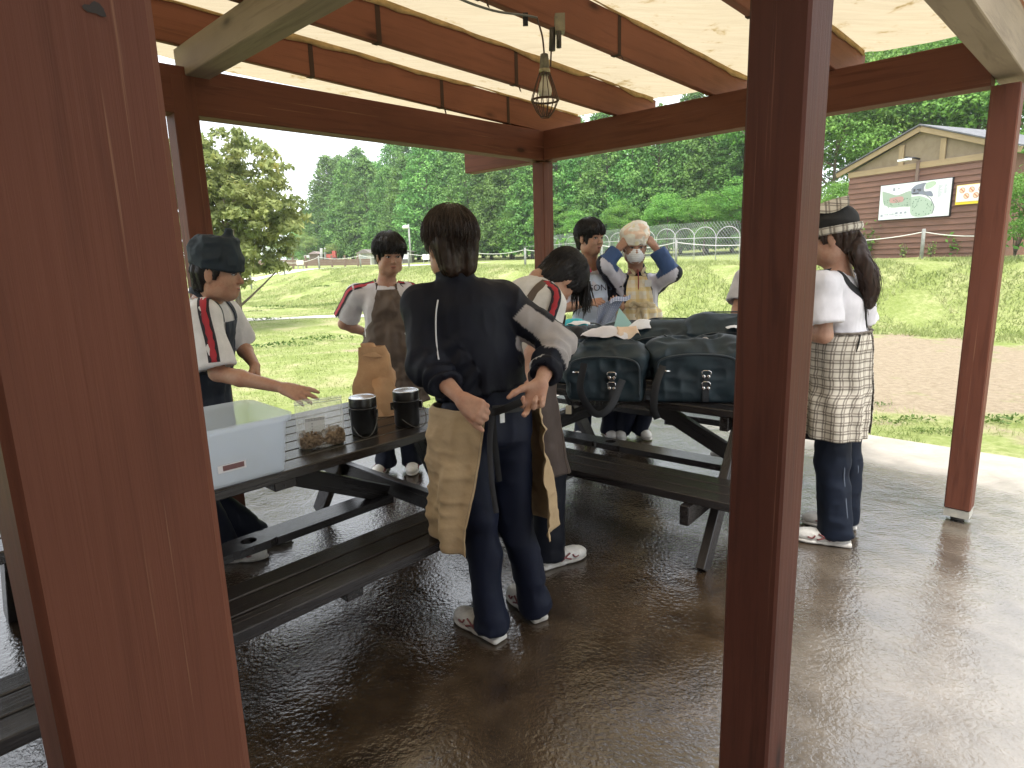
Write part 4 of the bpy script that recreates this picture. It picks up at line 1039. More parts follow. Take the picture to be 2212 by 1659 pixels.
# ---------------------------------------------------------------- things on the left table
# translucent storage tub
TUB, nt, b = newmat('frosted_plastic')
b.inputs['Base Color'].default_value = (.86, .90, .94, 1); b.inputs['Roughness'].default_value = .28; b.inputs['IOR'].default_value = 1.35
b.inputs['Alpha'].default_value = 1.0
t_ = nd(nt, 'ShaderNodeBsdfTranslucent'); t_.inputs[0].default_value = (.88, .91, .95, 1); tp = nd(nt, 'ShaderNodeBsdfTransparent'); tp.inputs[0].default_value = (.86, .90, .95, 1)
m1 = nd(nt, 'ShaderNodeMixShader'); m1.inputs[0].default_value = .5; m2 = nd(nt, 'ShaderNodeMixShader'); m2.inputs[0].default_value = .60
nt.links.new(b.outputs[0], m1.inputs[1]); nt.links.new(t_.outputs[0], m1.inputs[2]); nt.links.new(m1.outputs[0], m2.inputs[1]); nt.links.new(tp.outputs[0], m2.inputs[2]); nt.links.new(m2.outputs[0], nt.nodes['Material Output'].inputs[0])
tub_n = gz(627, 1025, TZ)             # near right foot of the tub
tu, tv_ = 1.075, 2.205                # its u, v
TL_, TWd, TH = .60, .40, .285
tub = thing('storage_tub', uvw(tu - TL_ / 2, tv_ + TWd / 2, TZ), 'large clear frosted plastic storage tub on the picnic table', 'storage box')
def tub_ring(l, w, z, r, n=6):
    out = []
    for cx, cy, a0 in ((l - r, w - r, 0), (-l + r, w - r, 90), (-l + r, -w + r, 180), (l - r, -w + r, 270)):
        for k in range(n):
            a = math.radians(a0 + 90 * k / (n - 1)); out.append((cx + r * math.cos(a), cy + r * math.sin(a), z))
    return out
cu_, cv_ = tu - TL_ / 2, tv_ + TWd / 2
def tubw(pt): return uvw(cu_ + pt[0], cv_ + pt[1], TZ + pt[2])
rings = [tub_ring(.262, .165, .004, .03), tub_ring(.268, .170, .010, .035), tub_ring(.286, .186, .200, .04), tub_ring(.304, .204, .203, .05), tub_ring(.306, .206, .226, .05), tub_ring(.298, .198, .226, .046), tub_ring(.294, .194, .207, .042), tub_ring(.280, .182, .197, .038), tub_ring(.262, .164, .014, .032), tub_ring(.256, .158, .010, .03)]
n = len(rings[0]); V = [tubw(p) for r in rings for p in r]; F = []
for i in range(len(rings) - 1):
    for k in range(n): F.append((i * n + k, i * n + (k + 1) % n, (i + 1) * n + (k + 1) % n, (i + 1) * n + k))
F.append(tuple(range(n))[::-1]); F.append(tuple((len(rings) - 1) * n + k for k in range(n)))
mesh_obj('tub_body', V, F, TUB, tub)
Rb = np.stack([UA, VB, [0, 0, 1]], 1)
V, F = box_geo(uvw(cu_ + .06, cv_ - .1745, TZ + .075), .10, .004, .032, Rb); lab = mesh_obj('maker_label', V, F, M('label_pale', (.7, .68, .7), .5), tub, smooth=False)
V, F = box_geo(uvw(cu_ + .065, cv_ - .1775, TZ + .075), .075, .002, .018, Rb); mesh_obj('label_print', V, F, M('label_red', (.16, .07, .07), .5), lab, smooth=False)
# zip bag of brown seasoning with a paper card
FILM, nt, b = newmat('clear_film')
b.inputs['Base Color'].default_value = (.9, .93, .92, 1); b.inputs['Roughness'].default_value = .12
tp = nd(nt, 'ShaderNodeBsdfTransparent'); ms = nd(nt, 'ShaderNodeMixShader'); lw = nd(nt, 'ShaderNodeLayerWeight'); lw.inputs[0].default_value = .35
nt.links.new(math_node(nt, 'SUBTRACT', .80, math_node(nt, 'MULTIPLY', lw.outputs['Facing'], .45)), ms.inputs[0]); nt.links.new(b.outputs[0], ms.inputs[1]); nt.links.new(tp.outputs[0], ms.inputs[2]); nt.links.new(ms.outputs[0], nt.nodes['Material Output'].inputs[0])
bumpn = noise_node(nt, tex_coord(nt), 14, 3); bump_to(nt, b, bumpn, .5, .02)
zb0 = gz(676, 968, TZ); zc = zb0 + np.array([.03, .04, 0])
zbag = thing('zip_bag', zc, 'clear zip bag of brown crumbs with a white card beside the tub', 'bag')
xd = unit(uvw(.92, -.28) * [1, 1, 0]); yd = np.array([-xd[1], xd[0], 0])
fl = Field(); rng = np.random.default_rng(2)
Rz = np.stack([xd, yd, [0, 0, 1]], 1); fl.rbox(zc + [0, 0, .030], (.092, .042, .030), .024, Rz, .01)
for k in range(110): fl.ell(zc + xd * rng.uniform(-.08, .08) + yd * rng.uniform(-.028, .028) + [0, 0, .052 + .016 * rng.random()], rng.uniform(.005, .009, 3), None, .004)
V, F = fl.mesh(.004); N = vert_normals(V, F); V = V + N * (.0045 * ridge(V * 75) + .002 * ridge(V * 160))[:, None]; V[:, 2] = np.maximum(V[:, 2], TZ + .003)
mesh_obj('crumbs', V, F, M('brown_crumbs', (.085, .055, .032), .85, (.25, .18, .115), 90, bump=.5, bscale=160), zbag)
a = np.linspace(0, 1, 20); s = np.linspace(-1, 1, 22); Aa, Ss = np.meshgrid(a, s, indexing='ij'); ts = np.concatenate([Ss, Ss[:, ::-1]], 1); front = np.concatenate([-np.ones_like(Ss), np.ones_like(Ss)], 1); aa = np.concatenate([Aa, Aa], 1)
thick = .045 * (1 - aa) ** .7 * np.sqrt(np.clip(1 - ts ** 2 * .96, 0, 1)) + .0012
P = zc + xd * (ts * .100)[..., None] + yd * (front * thick + .015 * aa + .006 * vnoise(np.stack([ts * 3, aa * 4, front * 0], -1)))[..., None] + np.array([0, 0, 1]) * (.003 + aa * .205)[..., None]
V, F = grid_geo(P); mesh_obj('film', V, F, FILM, zbag)
for dz in (.188, .198):
    V, F = tube_geo([zc - xd * .099 + yd * .014 + [0, 0, dz], zc + xd * .099 + yd * .014 + [0, 0, dz]], .0018, 5); mesh_obj('zip_strip', V, F, M('zip_strip', (.62, .70, .55), .4), zbag)
cc = zc - xd * .028 - yd * .02 + [0, 0, .098]
Rc = np.stack([xd, unit(np.cross([0, 0, 1], xd) + [0, 0, .2]), unit(np.cross(xd, unit(np.cross([0, 0, 1], xd) + [0, 0, .2])))], 1)
V, F = box_geo(cc, .082, .0015, .074, Rc); card = mesh_obj('card', V, F, M('card_white', (.74, .74, .72), .7), zbag, smooth=False)
def flat_text(body, p, xdir, updir, size, mat, parent, name='lettering'):
    cu = bpy.data.curves.new(name, 'FONT'); cu.body = body; cu.size = size; cu.align_x = 'CENTER'; cu.extrude = .0003; cu.materials.append(mat)
    o = text_mesh(name, cu); o.parent = parent
    x = unit(xdir); z = unit(np.cross(x, updir)); y = np.cross(z, x); mm = Matrix.Identity(4); pp = np.asarray(p) - np.array(base_of(parent))
    for i in range(3): mm[i][0] = x[i]; mm[i][1] = y[i]; mm[i][2] = z[i]; mm[i][3] = pp[i]
    o.matrix_local = mm; return o
V, F = box_geo(cc - Rc[:, 1] * .0012 + Rc[:, 2] * .029, .078, .0008, .013, Rc); mesh_obj('card_band', V, F, M('card_grey', (.42, .42, .42), .7), card, smooth=False)
flat_text('シャケパック', cc - Rc[:, 1] * .0022 + Rc[:, 2] * .0245, Rc[:, 0], Rc[:, 2], .0125, M('ink_white', (.85, .85, .85), .6), card)
for k in range(3):
    V, F = box_geo(cc - Rc[:, 1] * .0012 + Rc[:, 2] * (.010 - .013 * k) - Rc[:, 0] * .012, .006, .0008, .006, Rc); mesh_obj('card_mark', V, F, MATS['card_grey'], card, smooth=False)
# two black camp pots with bright lids and wire handles
BLK = M('black_enamel', (.010, .010, .011), .32, (.02, .02, .02), 30, spec=.5); LID, nt, b = newmat('tin_lid')
b.inputs['Base Color'].default_value = (.62, .66, .70, 1); b.inputs['Metallic'].default_value = .85; b.inputs['Roughness'].default_value = .22
bump_to(nt, b, noise_node(nt, tex_coord(nt), 60, 3), .12, .003)
WIRE = M('wire', (.12, .12, .12), .4, metal=.8)
def pot(px, py, label, wdir):
    p = gz(px, py, TZ); p = p + unit(p * [1, 1, 0]) * .055; r = .060
    o = thing('camp_pot', p, label, 'pot', 'black camp pots')
    V, F = lathe_geo([(r * .90, .001), (r * .97, .006), (r, .02), (r, .118), (r + .004, .122), (r + .004, .126), (r, .128)], p, 36); mesh_obj('pot_body', V, F, BLK, o)
    ld = mesh_obj('lid', *lathe_geo([(r + .0015, .128), (r + .0025, .131), (r + .0025, .164), (r + .001, .169)], p, 36, False), BLK, o)
    mesh_obj('lid_top', *lathe_geo([(r + .001, .169), (r + .003, .171), (r - .002, .174), (r - .006, .171), (r - .010, .1715), (.001, .1725)], p, 36), LID, ld)
    for sg in (-1, 1):
        e = unit(wdir) * sg; V, F = box_geo(p + e * (r + .006) + [0, 0, .098], .016, .016, .034); mesh_obj('handle_lug', V, F, BLK, o, smooth=False)
    e = unit(wdir); n_ = np.array([-e[1], e[0], 0]); t = np.linspace(0, np.pi, 15)
    q = np.array([p + e * (r + .012) * math.cos(x) + (e * .0 - n_ * (.085 * math.sin(x))) * 1.0 + np.array([0, 0, .10 * (1 - math.sin(x)) + .004]) for x in t]); q = q + e * (.05 * np.sin(t))[:, None]
    V, F = tube_geo(q, .0022, 6); mesh_obj('wire_handle', V, F, WIRE, o)
pot(789, 942, 'black camp pot with a tin lid beside the zip bag, left of the pair', np.array([.9, -.3, 0]))
pot(881, 924, 'black camp pot with a tin lid beside the beige apron, right of the pair', np.array([.95, .2, 0]))
# crumpled brown paper bag leaning behind the pots
PAPER = M('kraft_paper', (.50, .29, .15), .75, (.62, .40, .23), 7, bump=.45, bscale=22, bdist=.012, transl=.18)
pb = gz(826, 905, TZ) + np.array([-.045, .10, 0]); bag = thing('paper_bag', pb, 'crumpled brown kraft paper bag standing between the two black pots', 'bag')
def crumple_sheet(name, c, rings_, nphi, parent, amp, seed, mat):
    rows = []
    ph = np.linspace(0, 2 * np.pi, nphi, endpoint=False)
    for (z, cx, cy, rx, ry) in rings_:
        sq = (np.abs(np.cos(ph)) ** 4 + np.abs(np.sin(ph)) ** 4) ** -.25
        rows.append(np.stack([c[0] + cx + rx * sq * np.cos(ph), c[1] + cy + ry * sq * np.sin(ph), np.full(nphi, c[2] + z)], 1))
    P = np.array(rows); P = np.concatenate([P, P[:, :1]], 1)
    q = P * 9 + seed; dsp = np.stack([ridge(q), ridge(q + 40), .6 * ridge(q + 80)], -1) * amp + np.stack([ridge(P * 26 + seed), ridge(P * 26 + 9), ridge(P * 26 + 31)], -1) * amp * .28
    k = np.clip((P[..., 2:3] - c[2]) / .02, 0, 1); P = P + dsp * k; P[:, -1] = P[:, 0]
    V, F = grid_geo(P); return mesh_obj(name, V, F, mat, parent, smooth=False)
zs = np.linspace(0, 1, 13)
crumple_sheet('bag_body', pb, [(.002 + .345 * t, -.012 * t, .02 * t, .105 - .028 * t ** 1.5, .068 - .045 * t ** 1.3) for t in zs], 20, bag, .020, 3.3, PAPER)
crumple_sheet('torn_mouth', pb, [(.30 + .07 * t, -.012 - .018 * t, .02, .055 - .012 * t, .03 - .008 * t) for t in np.linspace(0, 1, 5)], 14, bag, .014, 8.1, PAPER)
# a loose folded flap hanging to the right
n1, n2 = 9, 7; s_, t_ = np.meshgrid(np.linspace(0, 1, n1), np.linspace(-1, 1, n2), indexing='ij')
e1 = pb + np.array([.03, -.05, .20]); P = e1 + s_[..., None] * np.array([.075, -.05, -.175]) + t_[..., None] * np.array([.045, -.012, .012]) * (.75 + .5 * np.sin(s_ * 2.6))[..., None] + np.stack([0 * s_, -.02 * np.abs(t_) - .03 * np.sin(s_ * 3), .035 * np.sin(s_ * np.pi)], -1)
P = P + np.stack([ridge(P * 12), ridge(P * 12 + 5), ridge(P * 12 + 9)], -1) * .009; P[..., 2] = np.maximum(P[..., 2], TZ + .004)
V, F = grid_geo(P); mesh_obj('folded_flap', V, F, PAPER, bag, smooth=False)

# ---------------------------------------------------------------- school bags on the right table
NAVY, nt, b = newmat('navy_canvas')
v = tex_coord(nt); c = ramp(nt, noise_node(nt, v, 9, 4), [(.35, (.008, .017, .024)), (.65, (.018, .036, .047))]); nt.links.new(c, b.inputs['Base Color'])
b.inputs['Roughness'].default_value = .55; b.inputs['Specular IOR Level'].default_value = .45; bump_to(nt, b, noise_node(nt, v, 240, 2), .25, .002)
PIPE = M('bag_piping', (.030, .042, .052), .35); CHROME = M('chrome', (.75, .75, .76), .18, metal=1.0); STRAP = M('black_webbing', (.010, .011, .014), .65, bump=.3, bscale=300)
def school_bag(p, yaw, L, Wd, H_, label, slump=0.0, open_=0.0, hw=True, seed=1, strap=None):
    """soft rectangular satchel-duffel: base box sagging to a rounded, zipped top"""
    o = thing('school_bag', p, label, 'school bag', 'navy school bags')
    x = np.array([math.cos(yaw), math.sin(yaw), 0]); y = np.array([-x[1], x[0], 0]); Z = np.array([0, 0, 1.0]); R = np.stack([x, y, Z], 1); p = np.asarray(p)
    f = Field(); f.rbox(p + Z * H_ * .38, (L / 2, Wd / 2, H_ * .38), .022, R, .01)
    f.econe(p - x * L * .40 + Z * H_ * (.70 - slump), p + x * L * .40 + Z * H_ * (.70 - slump * .3), (Wd * .40, H_ * .24), (Wd * .40, H_ * .24), y, .06)
    f.econe(p - x * L * .22 + Z * H_ * .80, p + x * L * .20 + Z * H_ * .80, (Wd * .26, H_ * .20), (Wd * .26, H_ * .20), y, .06)
    if open_: f.ell(p + Z * H_ * 1.02 - x * L * .02, (L * .33, Wd * .20, H_ * .22), R, .02, sub=True)
    V, F = f.mesh(.009); N = vert_normals(V, F); s_ = V * 1.0
    low = np.clip((V[:, 2] - p[2]) / .05, 0, 1)
    dsp = .014 * vnoise(s_ * [6, 6, 8] + seed) + .009 * ridge(s_ * [13, 13, 17] + seed * 3); V = V + N * (dsp * low)[:, None]
    V[:, 2] = np.maximum(V[:, 2], p[2] + .001)
    body = mesh_obj('bag_body', V, F, NAVY, o)
    fe = f.ev
    def onbag(a, z, side=-1, lift=.006):
        lift += .007
        O_ = p + x * a + Z * z; D_ = y * side; r = march(fe, O_[None], D_[None], .6)[0]; return O_ + D_ * (r + lift)
    # piping seam round the front face and the zip line
    seam = [onbag(a, z) for a, z in ((-.46 * L, .10 * H_), (-.46 * L, .45 * H_), (-.43 * L, .66 * H_), (-.2 * L, .74 * H_), (.05 * L, .75 * H_), (.30 * L, .73 * H_), (.44 * L, .64 * H_), (.46 * L, .40 * H_), (.46 * L, .10 * H_))]
    V, F = tube_geo(smooth_curve(seam, 6), .0055, 6); mesh_obj('piping', V, F, PIPE, body)
    top = [p + x * a * L + Z * (p[2] * 0 + march(fe, (p + x * a * L)[None], Z[None], .9)[0] + .004) + y * .01 for a in np.linspace(-.38, .38, 9)]
    V, F = tube_geo(smooth_curve(top, 4), .005, 6); mesh_obj('zip', V, F, PIPE, body)
    V, F = ribbon_geo(np.array([top[6], top[6] + x * .02 - y * .02 - Z * .02, top[6] + x * .03 - y * .035 - Z * .055]), np.tile(-y, (3, 1)), .008, .002); mesh_obj('zip_pull', V, F, CHROME, body)
    if hw:
        # front strap with buckle and two eyelets
        def rib(a0, z0, z1, w, name='front_strap'):
            pts = np.array([onbag(a0, z, -1, .005) for z in np.linspace(z0, z1, 10)]); return mesh_obj(name, *ribbon_geo(pts, np.tile(-y, (10, 1)), w), STRAP, o)
        ax_ = .10 * L
        rib(ax_, .03 * H_, .42 * H_, .034)
        for z, w in ((.47, .045), (.30, .04)):
            c0 = onbag(ax_, z * H_, -1, .012); ring = np.array([c0 + x * w * .5 * sx + Z * .014 * sz for sx, sz in ((-1, -1), (-1, .6), (-.6, 1), (.6, 1), (1, .6), (1, -1))])
            V, F = tube_geo(ring, .0032, 6, closed=False); mesh_obj('buckle', V, F, CHROME, o)
        for z in (.42, .24):
            for dx in (-.012, .012):
                c0 = onbag(ax_ + dx, z * H_, -1, .010); V, F = lathe_geo([(.0095, -.002), (.0095, .002), (.004, .003)], (0, 0, 0), 14); V = V[:, 0:1] * x + V[:, 1:2] * Z - V[:, 2:3] * y + c0; mesh_obj('eyelet', V, F, CHROME, o)
        c0 = onbag(-.36 * L, .50 * H_, -1, .012); V, F = tube_geo([c0 - x * .022, c0 + x * .022], .006, 8); mesh_obj('strap_bar', V, F, CHROME, o)
    if strap is not None:
        pts = smooth_curve(strap, 10); T = np.gradient(pts, axis=0); nn = np.tile(-y * .85 + Z * .3, (len(pts), 1)); V, F = ribbon_geo(pts, nn, .036); mesh_obj('shoulder_strap', V, F, STRAP, o)
    return o, onbag
yawR = math.atan2(-VB[1], -VB[0])          # along the table towards its near end
def on_tr(px, py): return gz(px, py, TZ)
b1 = on_tr(1318, 862); b2 = on_tr(1500, 880)
y1 = math.radians(-16); y2 = math.radians(-12)
P1 = at(1312, 850, 3.42); P1[2] = TZ; P2 = at(1500, 862, 3.35); P2[2] = TZ
s1 = [at(1262, 785, 3.25), at(1254, 845, 3.2), at(1285, 893, 3.16), at(1318, 880, 3.15), at(1345, 820, 3.2)]
school_bag(P1, y1, .40, .24, .325, 'navy school bag with loose clothes on top, nearest the bowed boy', .20, 0, True, 2.1, s1)
s2 = [at(1432, 790, 3.2), at(1418, 830, 3.15), at(1412, 880, 3.12), at(1420, 905, 3.14)]
school_bag(P2, y2, .44, .28, .345, 'large open navy school bag beside the thick near post', -.02, .8, True, 5.7, s2)
P3_ = at(1450, 790, 3.95); P3_[2] = TZ; school_bag(P3_, math.radians(-25), .44, .26, .36, 'navy school bag standing behind the large open one', 0, 0, False, 9.3)
P4_ = at(1262, 800, 3.85); P4_[2] = TZ; school_bag(P4_, math.radians(-50), .40, .24, .36, 'teal navy school bag behind the bowed boy at the table end', 0, 0, False, 13.1)
P5_ = at(1560, 800, 3.85); P5_[2] = TZ; school_bag(P5_, math.radians(-15), .40, .26, .40, 'navy school bag mostly hidden by the thick near post', 0, 0, False, 17.1)
P6_ = at(1372, 790, 4.15); P6_[2] = TZ; school_bag(P6_, math.radians(-10), .42, .24, .33, 'navy school bag at the back of the pile below the yellow apron', 0, 0, False, 21.1)
def cloth_heap(name, c, rx, ry, h, mat, label, cat, seed, n=34, amp=.016):
    a = np.linspace(0, 2 * np.pi, 48, endpoint=False); r = np.linspace(0.02, 1, n); Rr, Aa = np.meshgrid(r, a, indexing='ij'); X = np.stack([Rr * np.cos(Aa) * rx, Rr * np.sin(Aa) * ry, h * (1 - Rr ** 2.2)], -1)
    q = X * 11 + seed; X = X + np.stack([ridge(q), ridge(q + 20), ridge(q + 44)], -1) * amp + np.stack([0 * Rr, 0 * Rr, .004 * np.sin(Aa * 5 + seed) * Rr], -1); X[..., 2] = np.maximum(X[..., 2], -.02)
    P = X + np.asarray(c); P = np.concatenate([P, P[:, :1]], 1); V, F = grid_geo(P); o = mesh_obj(name, V, F, mat, None, loc=c); return tag(o, label, cat, 'clothes and papers on the bags')
cloth_heap('folded_clothes', at(1308, 728, 3.46), .15, .085, .045, M('lilac_cotton', (.62, .58, .60), .85, (.70, .67, .68), 8), 'pale lilac cloth lying on the first navy bag', 'cloth', 3.0)
cloth_heap('folded_clothes', at(1350, 724, 3.44), .085, .06, .05, M('apricot_cotton', (.66, .46, .30), .85, (.72, .56, .42), 8), 'apricot cloth sticking up from the first navy bag', 'cloth', 6.0)
cloth_heap('folded_clothes', at(1386, 712, 3.98), .10, .07, .05, M('white_cotton', (.72, .72, .73), .85), 'white cloth between the navy bags below the yellow apron', 'cloth', 8.0)
cloth_heap('wool_pompom', at(1522, 742, 3.30), .034, .030, .035, M('grey_wool', (.30, .28, .27), .95, (.40, .38, .36), 40, bump=.6, bscale=120), 'small grey woolly ball in the open navy bag', 'pompom', 9.0, 14, .006)
TEAL = M('mint_card', (.36, .58, .55), .7); 
def card_sheet(name, pts, label, mat, cat):
    P = np.array(pts); P2_ = P + np.array([.002, .006, 0]); n = len(P); F = [tuple(range(n)), tuple(range(2 * n - 1, n - 1, -1))] + [(k, n + k, n + (k + 1) % n, (k + 1) % n) for k in range(n)]
    o = mesh_obj(name, np.vstack([P, P2_]), F, mat, None, smooth=False, loc=P[0]); return tag(o, label, cat, 'clothes and papers on the bags')
card_sheet('mint_folder', [at(1322, 722, 4.0), at(1337, 665, 4.05), at(1374, 712, 4.0), at(1360, 728, 3.98)], 'pale mint folder sticking up between the navy bags', TEAL, 'folder')
cloth_heap('cyan_pouch', at(1238, 705, 3.72), .085, .05, .05, M('cyan_fabric', (.03, .42, .50), .6), 'bright cyan pouch behind the bowed boy', 'pouch', 12.0, 20, .008)
cloth_heap('white_plate', at(1250, 700, 3.68), .07, .05, .015, MATS['white_cotton'], 'white cloth rim on the cyan pouch', 'cloth', 14.0, 16, .004)
cloth_heap('black_pouch', at(1245, 730, 3.60), .10, .07, .07, STRAP, 'black pouch below the cyan one', 'pouch', 15.0, 20, .008)
cloth_heap('white_paper', at(1590, 708, 3.7), .06, .04, .012, MATS['white_cotton'], 'white paper on the bag beside the thick near post', 'paper', 18.0, 12, .003)
# ---------------------------------------------------------------- caged work lamp
lc = uvw(2.0, 2.065, 0) ; 
lampP = at(1176, 137, 2.98)
lamp = thing('work_lamp', lampP, 'caged bulb work lamp hanging from a rafter by its cord', 'lamp')
LS = .66
def lz(dz, dx=0, dy=0): return lampP + np.array([dx, dy, dz]) * LS
def llz(prof): return [(r * LS, z * LS) for r, z in prof]
mesh_obj('socket', *lathe_geo(llz([(.016, .06), (.026, .055), (.030, .01), (.032, -.03), (.034, -.06), (.030, -.075)]), lampP, 18), M('lamp_socket', (.07, .06, .05), .5, (.2, .18, .12), 30), lamp)
mesh_obj('socket_collar', *lathe_geo(llz([(.0365, -.035), (.038, -.05), (.0365, -.062)]), lampP, 18), M('brass_collar', (.30, .26, .16), .4, metal=.7), lamp)
mesh_obj('bulb', *lathe_geo(llz([(.018, -.07), (.022, -.09), (.034, -.125), (.045, -.155), (.047, -.175), (.042, -.195), (.028, -.21), (.002, -.216)]), lampP, 22), M('opal_glass', (.62, .56, .44), .25), lamp)
cage = []
for k in range(14):
    a = k * 2 * math.pi / 14; d = np.array([math.cos(a), math.sin(a), 0])
    cage.append(tube_geo([lz(-.06) + d * .036 * LS, lz(-.13) + d * .062 * LS, lz(-.225) + d * .092 * LS, lz(-.30) + d * .058 * LS, lz(-.335) + d * .028 * LS], .0022, 5))
for z_, r_ in ((-.225, .0925), (-.232, .091), (-.335, .029)):
    a = np.linspace(0, 2 * np.pi, 28, endpoint=False); cage.append(tube_geo(np.stack([lampP[0] + LS * r_ * np.cos(a), lampP[1] + LS * r_ * np.sin(a), np.full(28, lampP[2] + LS * z_)], 1), .0026, 5, closed=True))
mesh_obj('wire_cage', *join_geo(cage), M('rusty_wire', (.09, .05, .035), .6, metal=.5), lamp)
CORD = M('cord', (.10, .06, .05), .6)
rafp = uvw(2.02, 2.04, raf_z(2.02) - .006)
top0 = at(1160, 38, 2.98)
mesh_obj('cord', *tube_geo(smooth_curve([lz(.055), at(1172, 82, 2.98), at(1166, 58, 2.98), top0], 8), .0042, 6), CORD, lamp)
mesh_obj('cord', *tube_geo(smooth_curve([lz(-.02, .04), at(1192, 90, 2.96), at(1197, 68, 2.96), at(1200, 50, 2.96)], 8), .004, 6), CORD, lamp)
mesh_obj('feed_cord', *tube_geo(smooth_curve([top0, at(1135, 33, 2.9), at(1080, 26, 2.7), at(1030, 12, 2.55), at(985, -6, 2.4)], 10), .0045, 6), M('feed_cord', (.09, .09, .09), .5), lamp)
clp = at(1209, 60, 2.95)
V, F = box_geo(clp + [0, 0, .015], .042, .05, .07); mesh_obj('clamp', V, F, M('clamp_tin', (.34, .31, .22), .45, (.2, .18, .14), 20, metal=.5), lamp, smooth=False)
mesh_obj('clamp_handle', *join_geo([tube_geo([clp + [-.006, -.02, -.02], clp + [-.006, -.02, -.085]], .011, 8), tube_geo([clp + [-.03, 0, .0], clp + [-.034, 0, -.09]], .014, 8)]), M('clamp_dark', (.07, .06, .05), .5, metal=.4), lamp)
V, F = box_geo(at(1135, 42, 2.92), .022, .01, .05); mesh_obj('tape_tail', V, F, STRAP, lamp, smooth=False)
# ================================================================ people
UP = np.array([0, 0, 1.0])
def lerp(a, b, t): return np.asarray(a, float) * (1 - t) + np.asarray(b, float) * t
def fabric(name, rough=.8, weave=220, bump=.25, sheen=0, spec=.2):
    if name in MATS: return MATS[name]
    mt, nt, b = newmat(name); at_ = nd(nt, 'ShaderNodeVertexColor'); at_.layer_name = 'Col'
    v = tex_coord(nt); n = noise_node(nt, v, 14, 4)
    c = mixc(nt, 1.0, at_.outputs[0], ramp(nt, n, [(.3, (.86, .86, .86)), (.7, (1.08, 1.08, 1.08))]), 'MULTIPLY'); nt.links.new(c, b.inputs['Base Color'])
    b.inputs['Roughness'].default_value = rough; b.inputs['Sheen Weight'].default_value = sheen; b.inputs['Specular IOR Level'].default_value = spec
    bump_to(nt, b, noise_node(nt, v, weave, 2), bump, .002); return mt
COTTON = fabric('cotton_jersey'); NYLON = fabric('track_nylon', .6, 160, .15, 0, .2)
def skin_mat(name, c):
    if name in MATS: return MATS[name]
    mt, nt, b = newmat(name); v = tex_coord(nt); n = noise_node(nt, v, 18, 4)
    cc = ramp(nt, n, [(.3, tuple(x * f_ for x, f_ in zip(c, (.92, .76, .70)))), (.7, c)]); cc = mixc(nt, 1.0, cc, ramp(nt, noise_node(nt, v, 85, 3), [(.3, (.90, .88, .87)), (.7, (1.04, 1.04, 1.04))]), 'MULTIPLY'); bump_to(nt, b, noise_node(nt, v, 160, 2), .12, .002); nt.links.new(cc, b.inputs['Base Color'])
    b.inputs['Roughness'].default_value = .5; b.inputs['Subsurface Weight'].default_value = .12; b.inputs['Subsurface Radius'].default_value = (.012, .005, .003); b.inputs['Subsurface Scale'].default_value = .6
    b.inputs['Specular IOR Level'].default_value = .35; return mt
SKIN = skin_mat('skin', (.43, .262, .185))
HAIRM = {}
def hair_mat(name, c):
    if name in MATS: return MATS[name]
    mt, nt, b = newmat(name); v = tex_coord(nt, (90, 90, 6)); n = noise_node(nt, v, 1.0, 4)
    nt.links.new(ramp(nt, n, [(.3, tuple(x * .6 for x in c)), (.7, tuple(x * 1.5 for x in c))]), b.inputs['Base Color']); b.inputs['Roughness'].default_value = .45; b.inputs['Specular IOR Level'].default_value = .28
    b.inputs['Anisotropic'].default_value = .5; bump_to(nt, b, n, .5, .004); return mt
BLACKH = hair_mat('black_hair', (.010, .008, .008)); BROWNH = hair_mat('brown_black_hair', (.026, .015, .010))
def plain(name, c, rough=.7, **k): return M(name, c, rough, **k)

def frame(fwd, up=UP, roll=0.0):
    y = unit(fwd); x = unit(np.cross(y, up)); z = np.cross(x, y); return np.stack([x, y, z], 1)
def hand(f, wr, d, n, side, curls=(25, 25, 20), spread=.10, sc=1.0, thumb=(.55, .75, .3), tc=20, per=None):
    """palm, four unequal jointed fingers and a thumb leaving the side of the palm; side=+1 right hand"""
    d = unit(d); n = unit(np.asarray(n) - d * (np.asarray(n) @ d)); l = np.cross(d, n) * side
    wr = np.asarray(wr, float); kn = [.030, .010, -.010, -.028]; kd = [.084, .088, .084, .076]; ln = [.070, .078, .072, .057]
    tips = []
    for i in range(4):
        k = wr + (d * kd[i] + l * kn[i]) * sc; f.cap(wr + (l * kn[i] * .45 + d * .012) * sc, k, .0175 * sc, .0125 * sc, .014)
        cu = per[i] if per else curls
        fd = unit(d + l * spread * (1.2, .4, -.4, -1.2)[i]); p = k; ang = 0; r0 = (.0105, .011, .0105, .0092)[i] * sc
        for j, fr in enumerate((.46, .30, .24)):
            ang += math.radians(cu[j]); dd = fd * math.cos(ang) + n * math.sin(ang); q = p + dd * ln[i] * fr * sc
            f.cap(p, q, r0 * (1 - .10 * j), r0 * (.92 - .12 * j), .006); p = q
        tips.append(p)
    b0 = wr + (d * .022 + l * .020 + n * .006) * sc; td = unit(d * thumb[0] + l * thumb[1] + n * thumb[2]); p = b0; f.cap(wr + d * .01 * sc, p + td * .02 * sc, .018 * sc, .016 * sc, .014)
    tn = unit(np.cross(np.cross(td, d) + 1e-6, td)); ang = 0
    for j, L in enumerate((.044, .034, .027)):
        ang += math.radians(tc) * (j > 0); dd = unit(td * math.cos(ang) + d * math.sin(ang)); q = p + dd * L * sc; f.cap(p, q, (.0145, .0118, .0108)[j] * sc, (.0118, .0108, .0088)[j] * sc, .008); p = q
    return tips
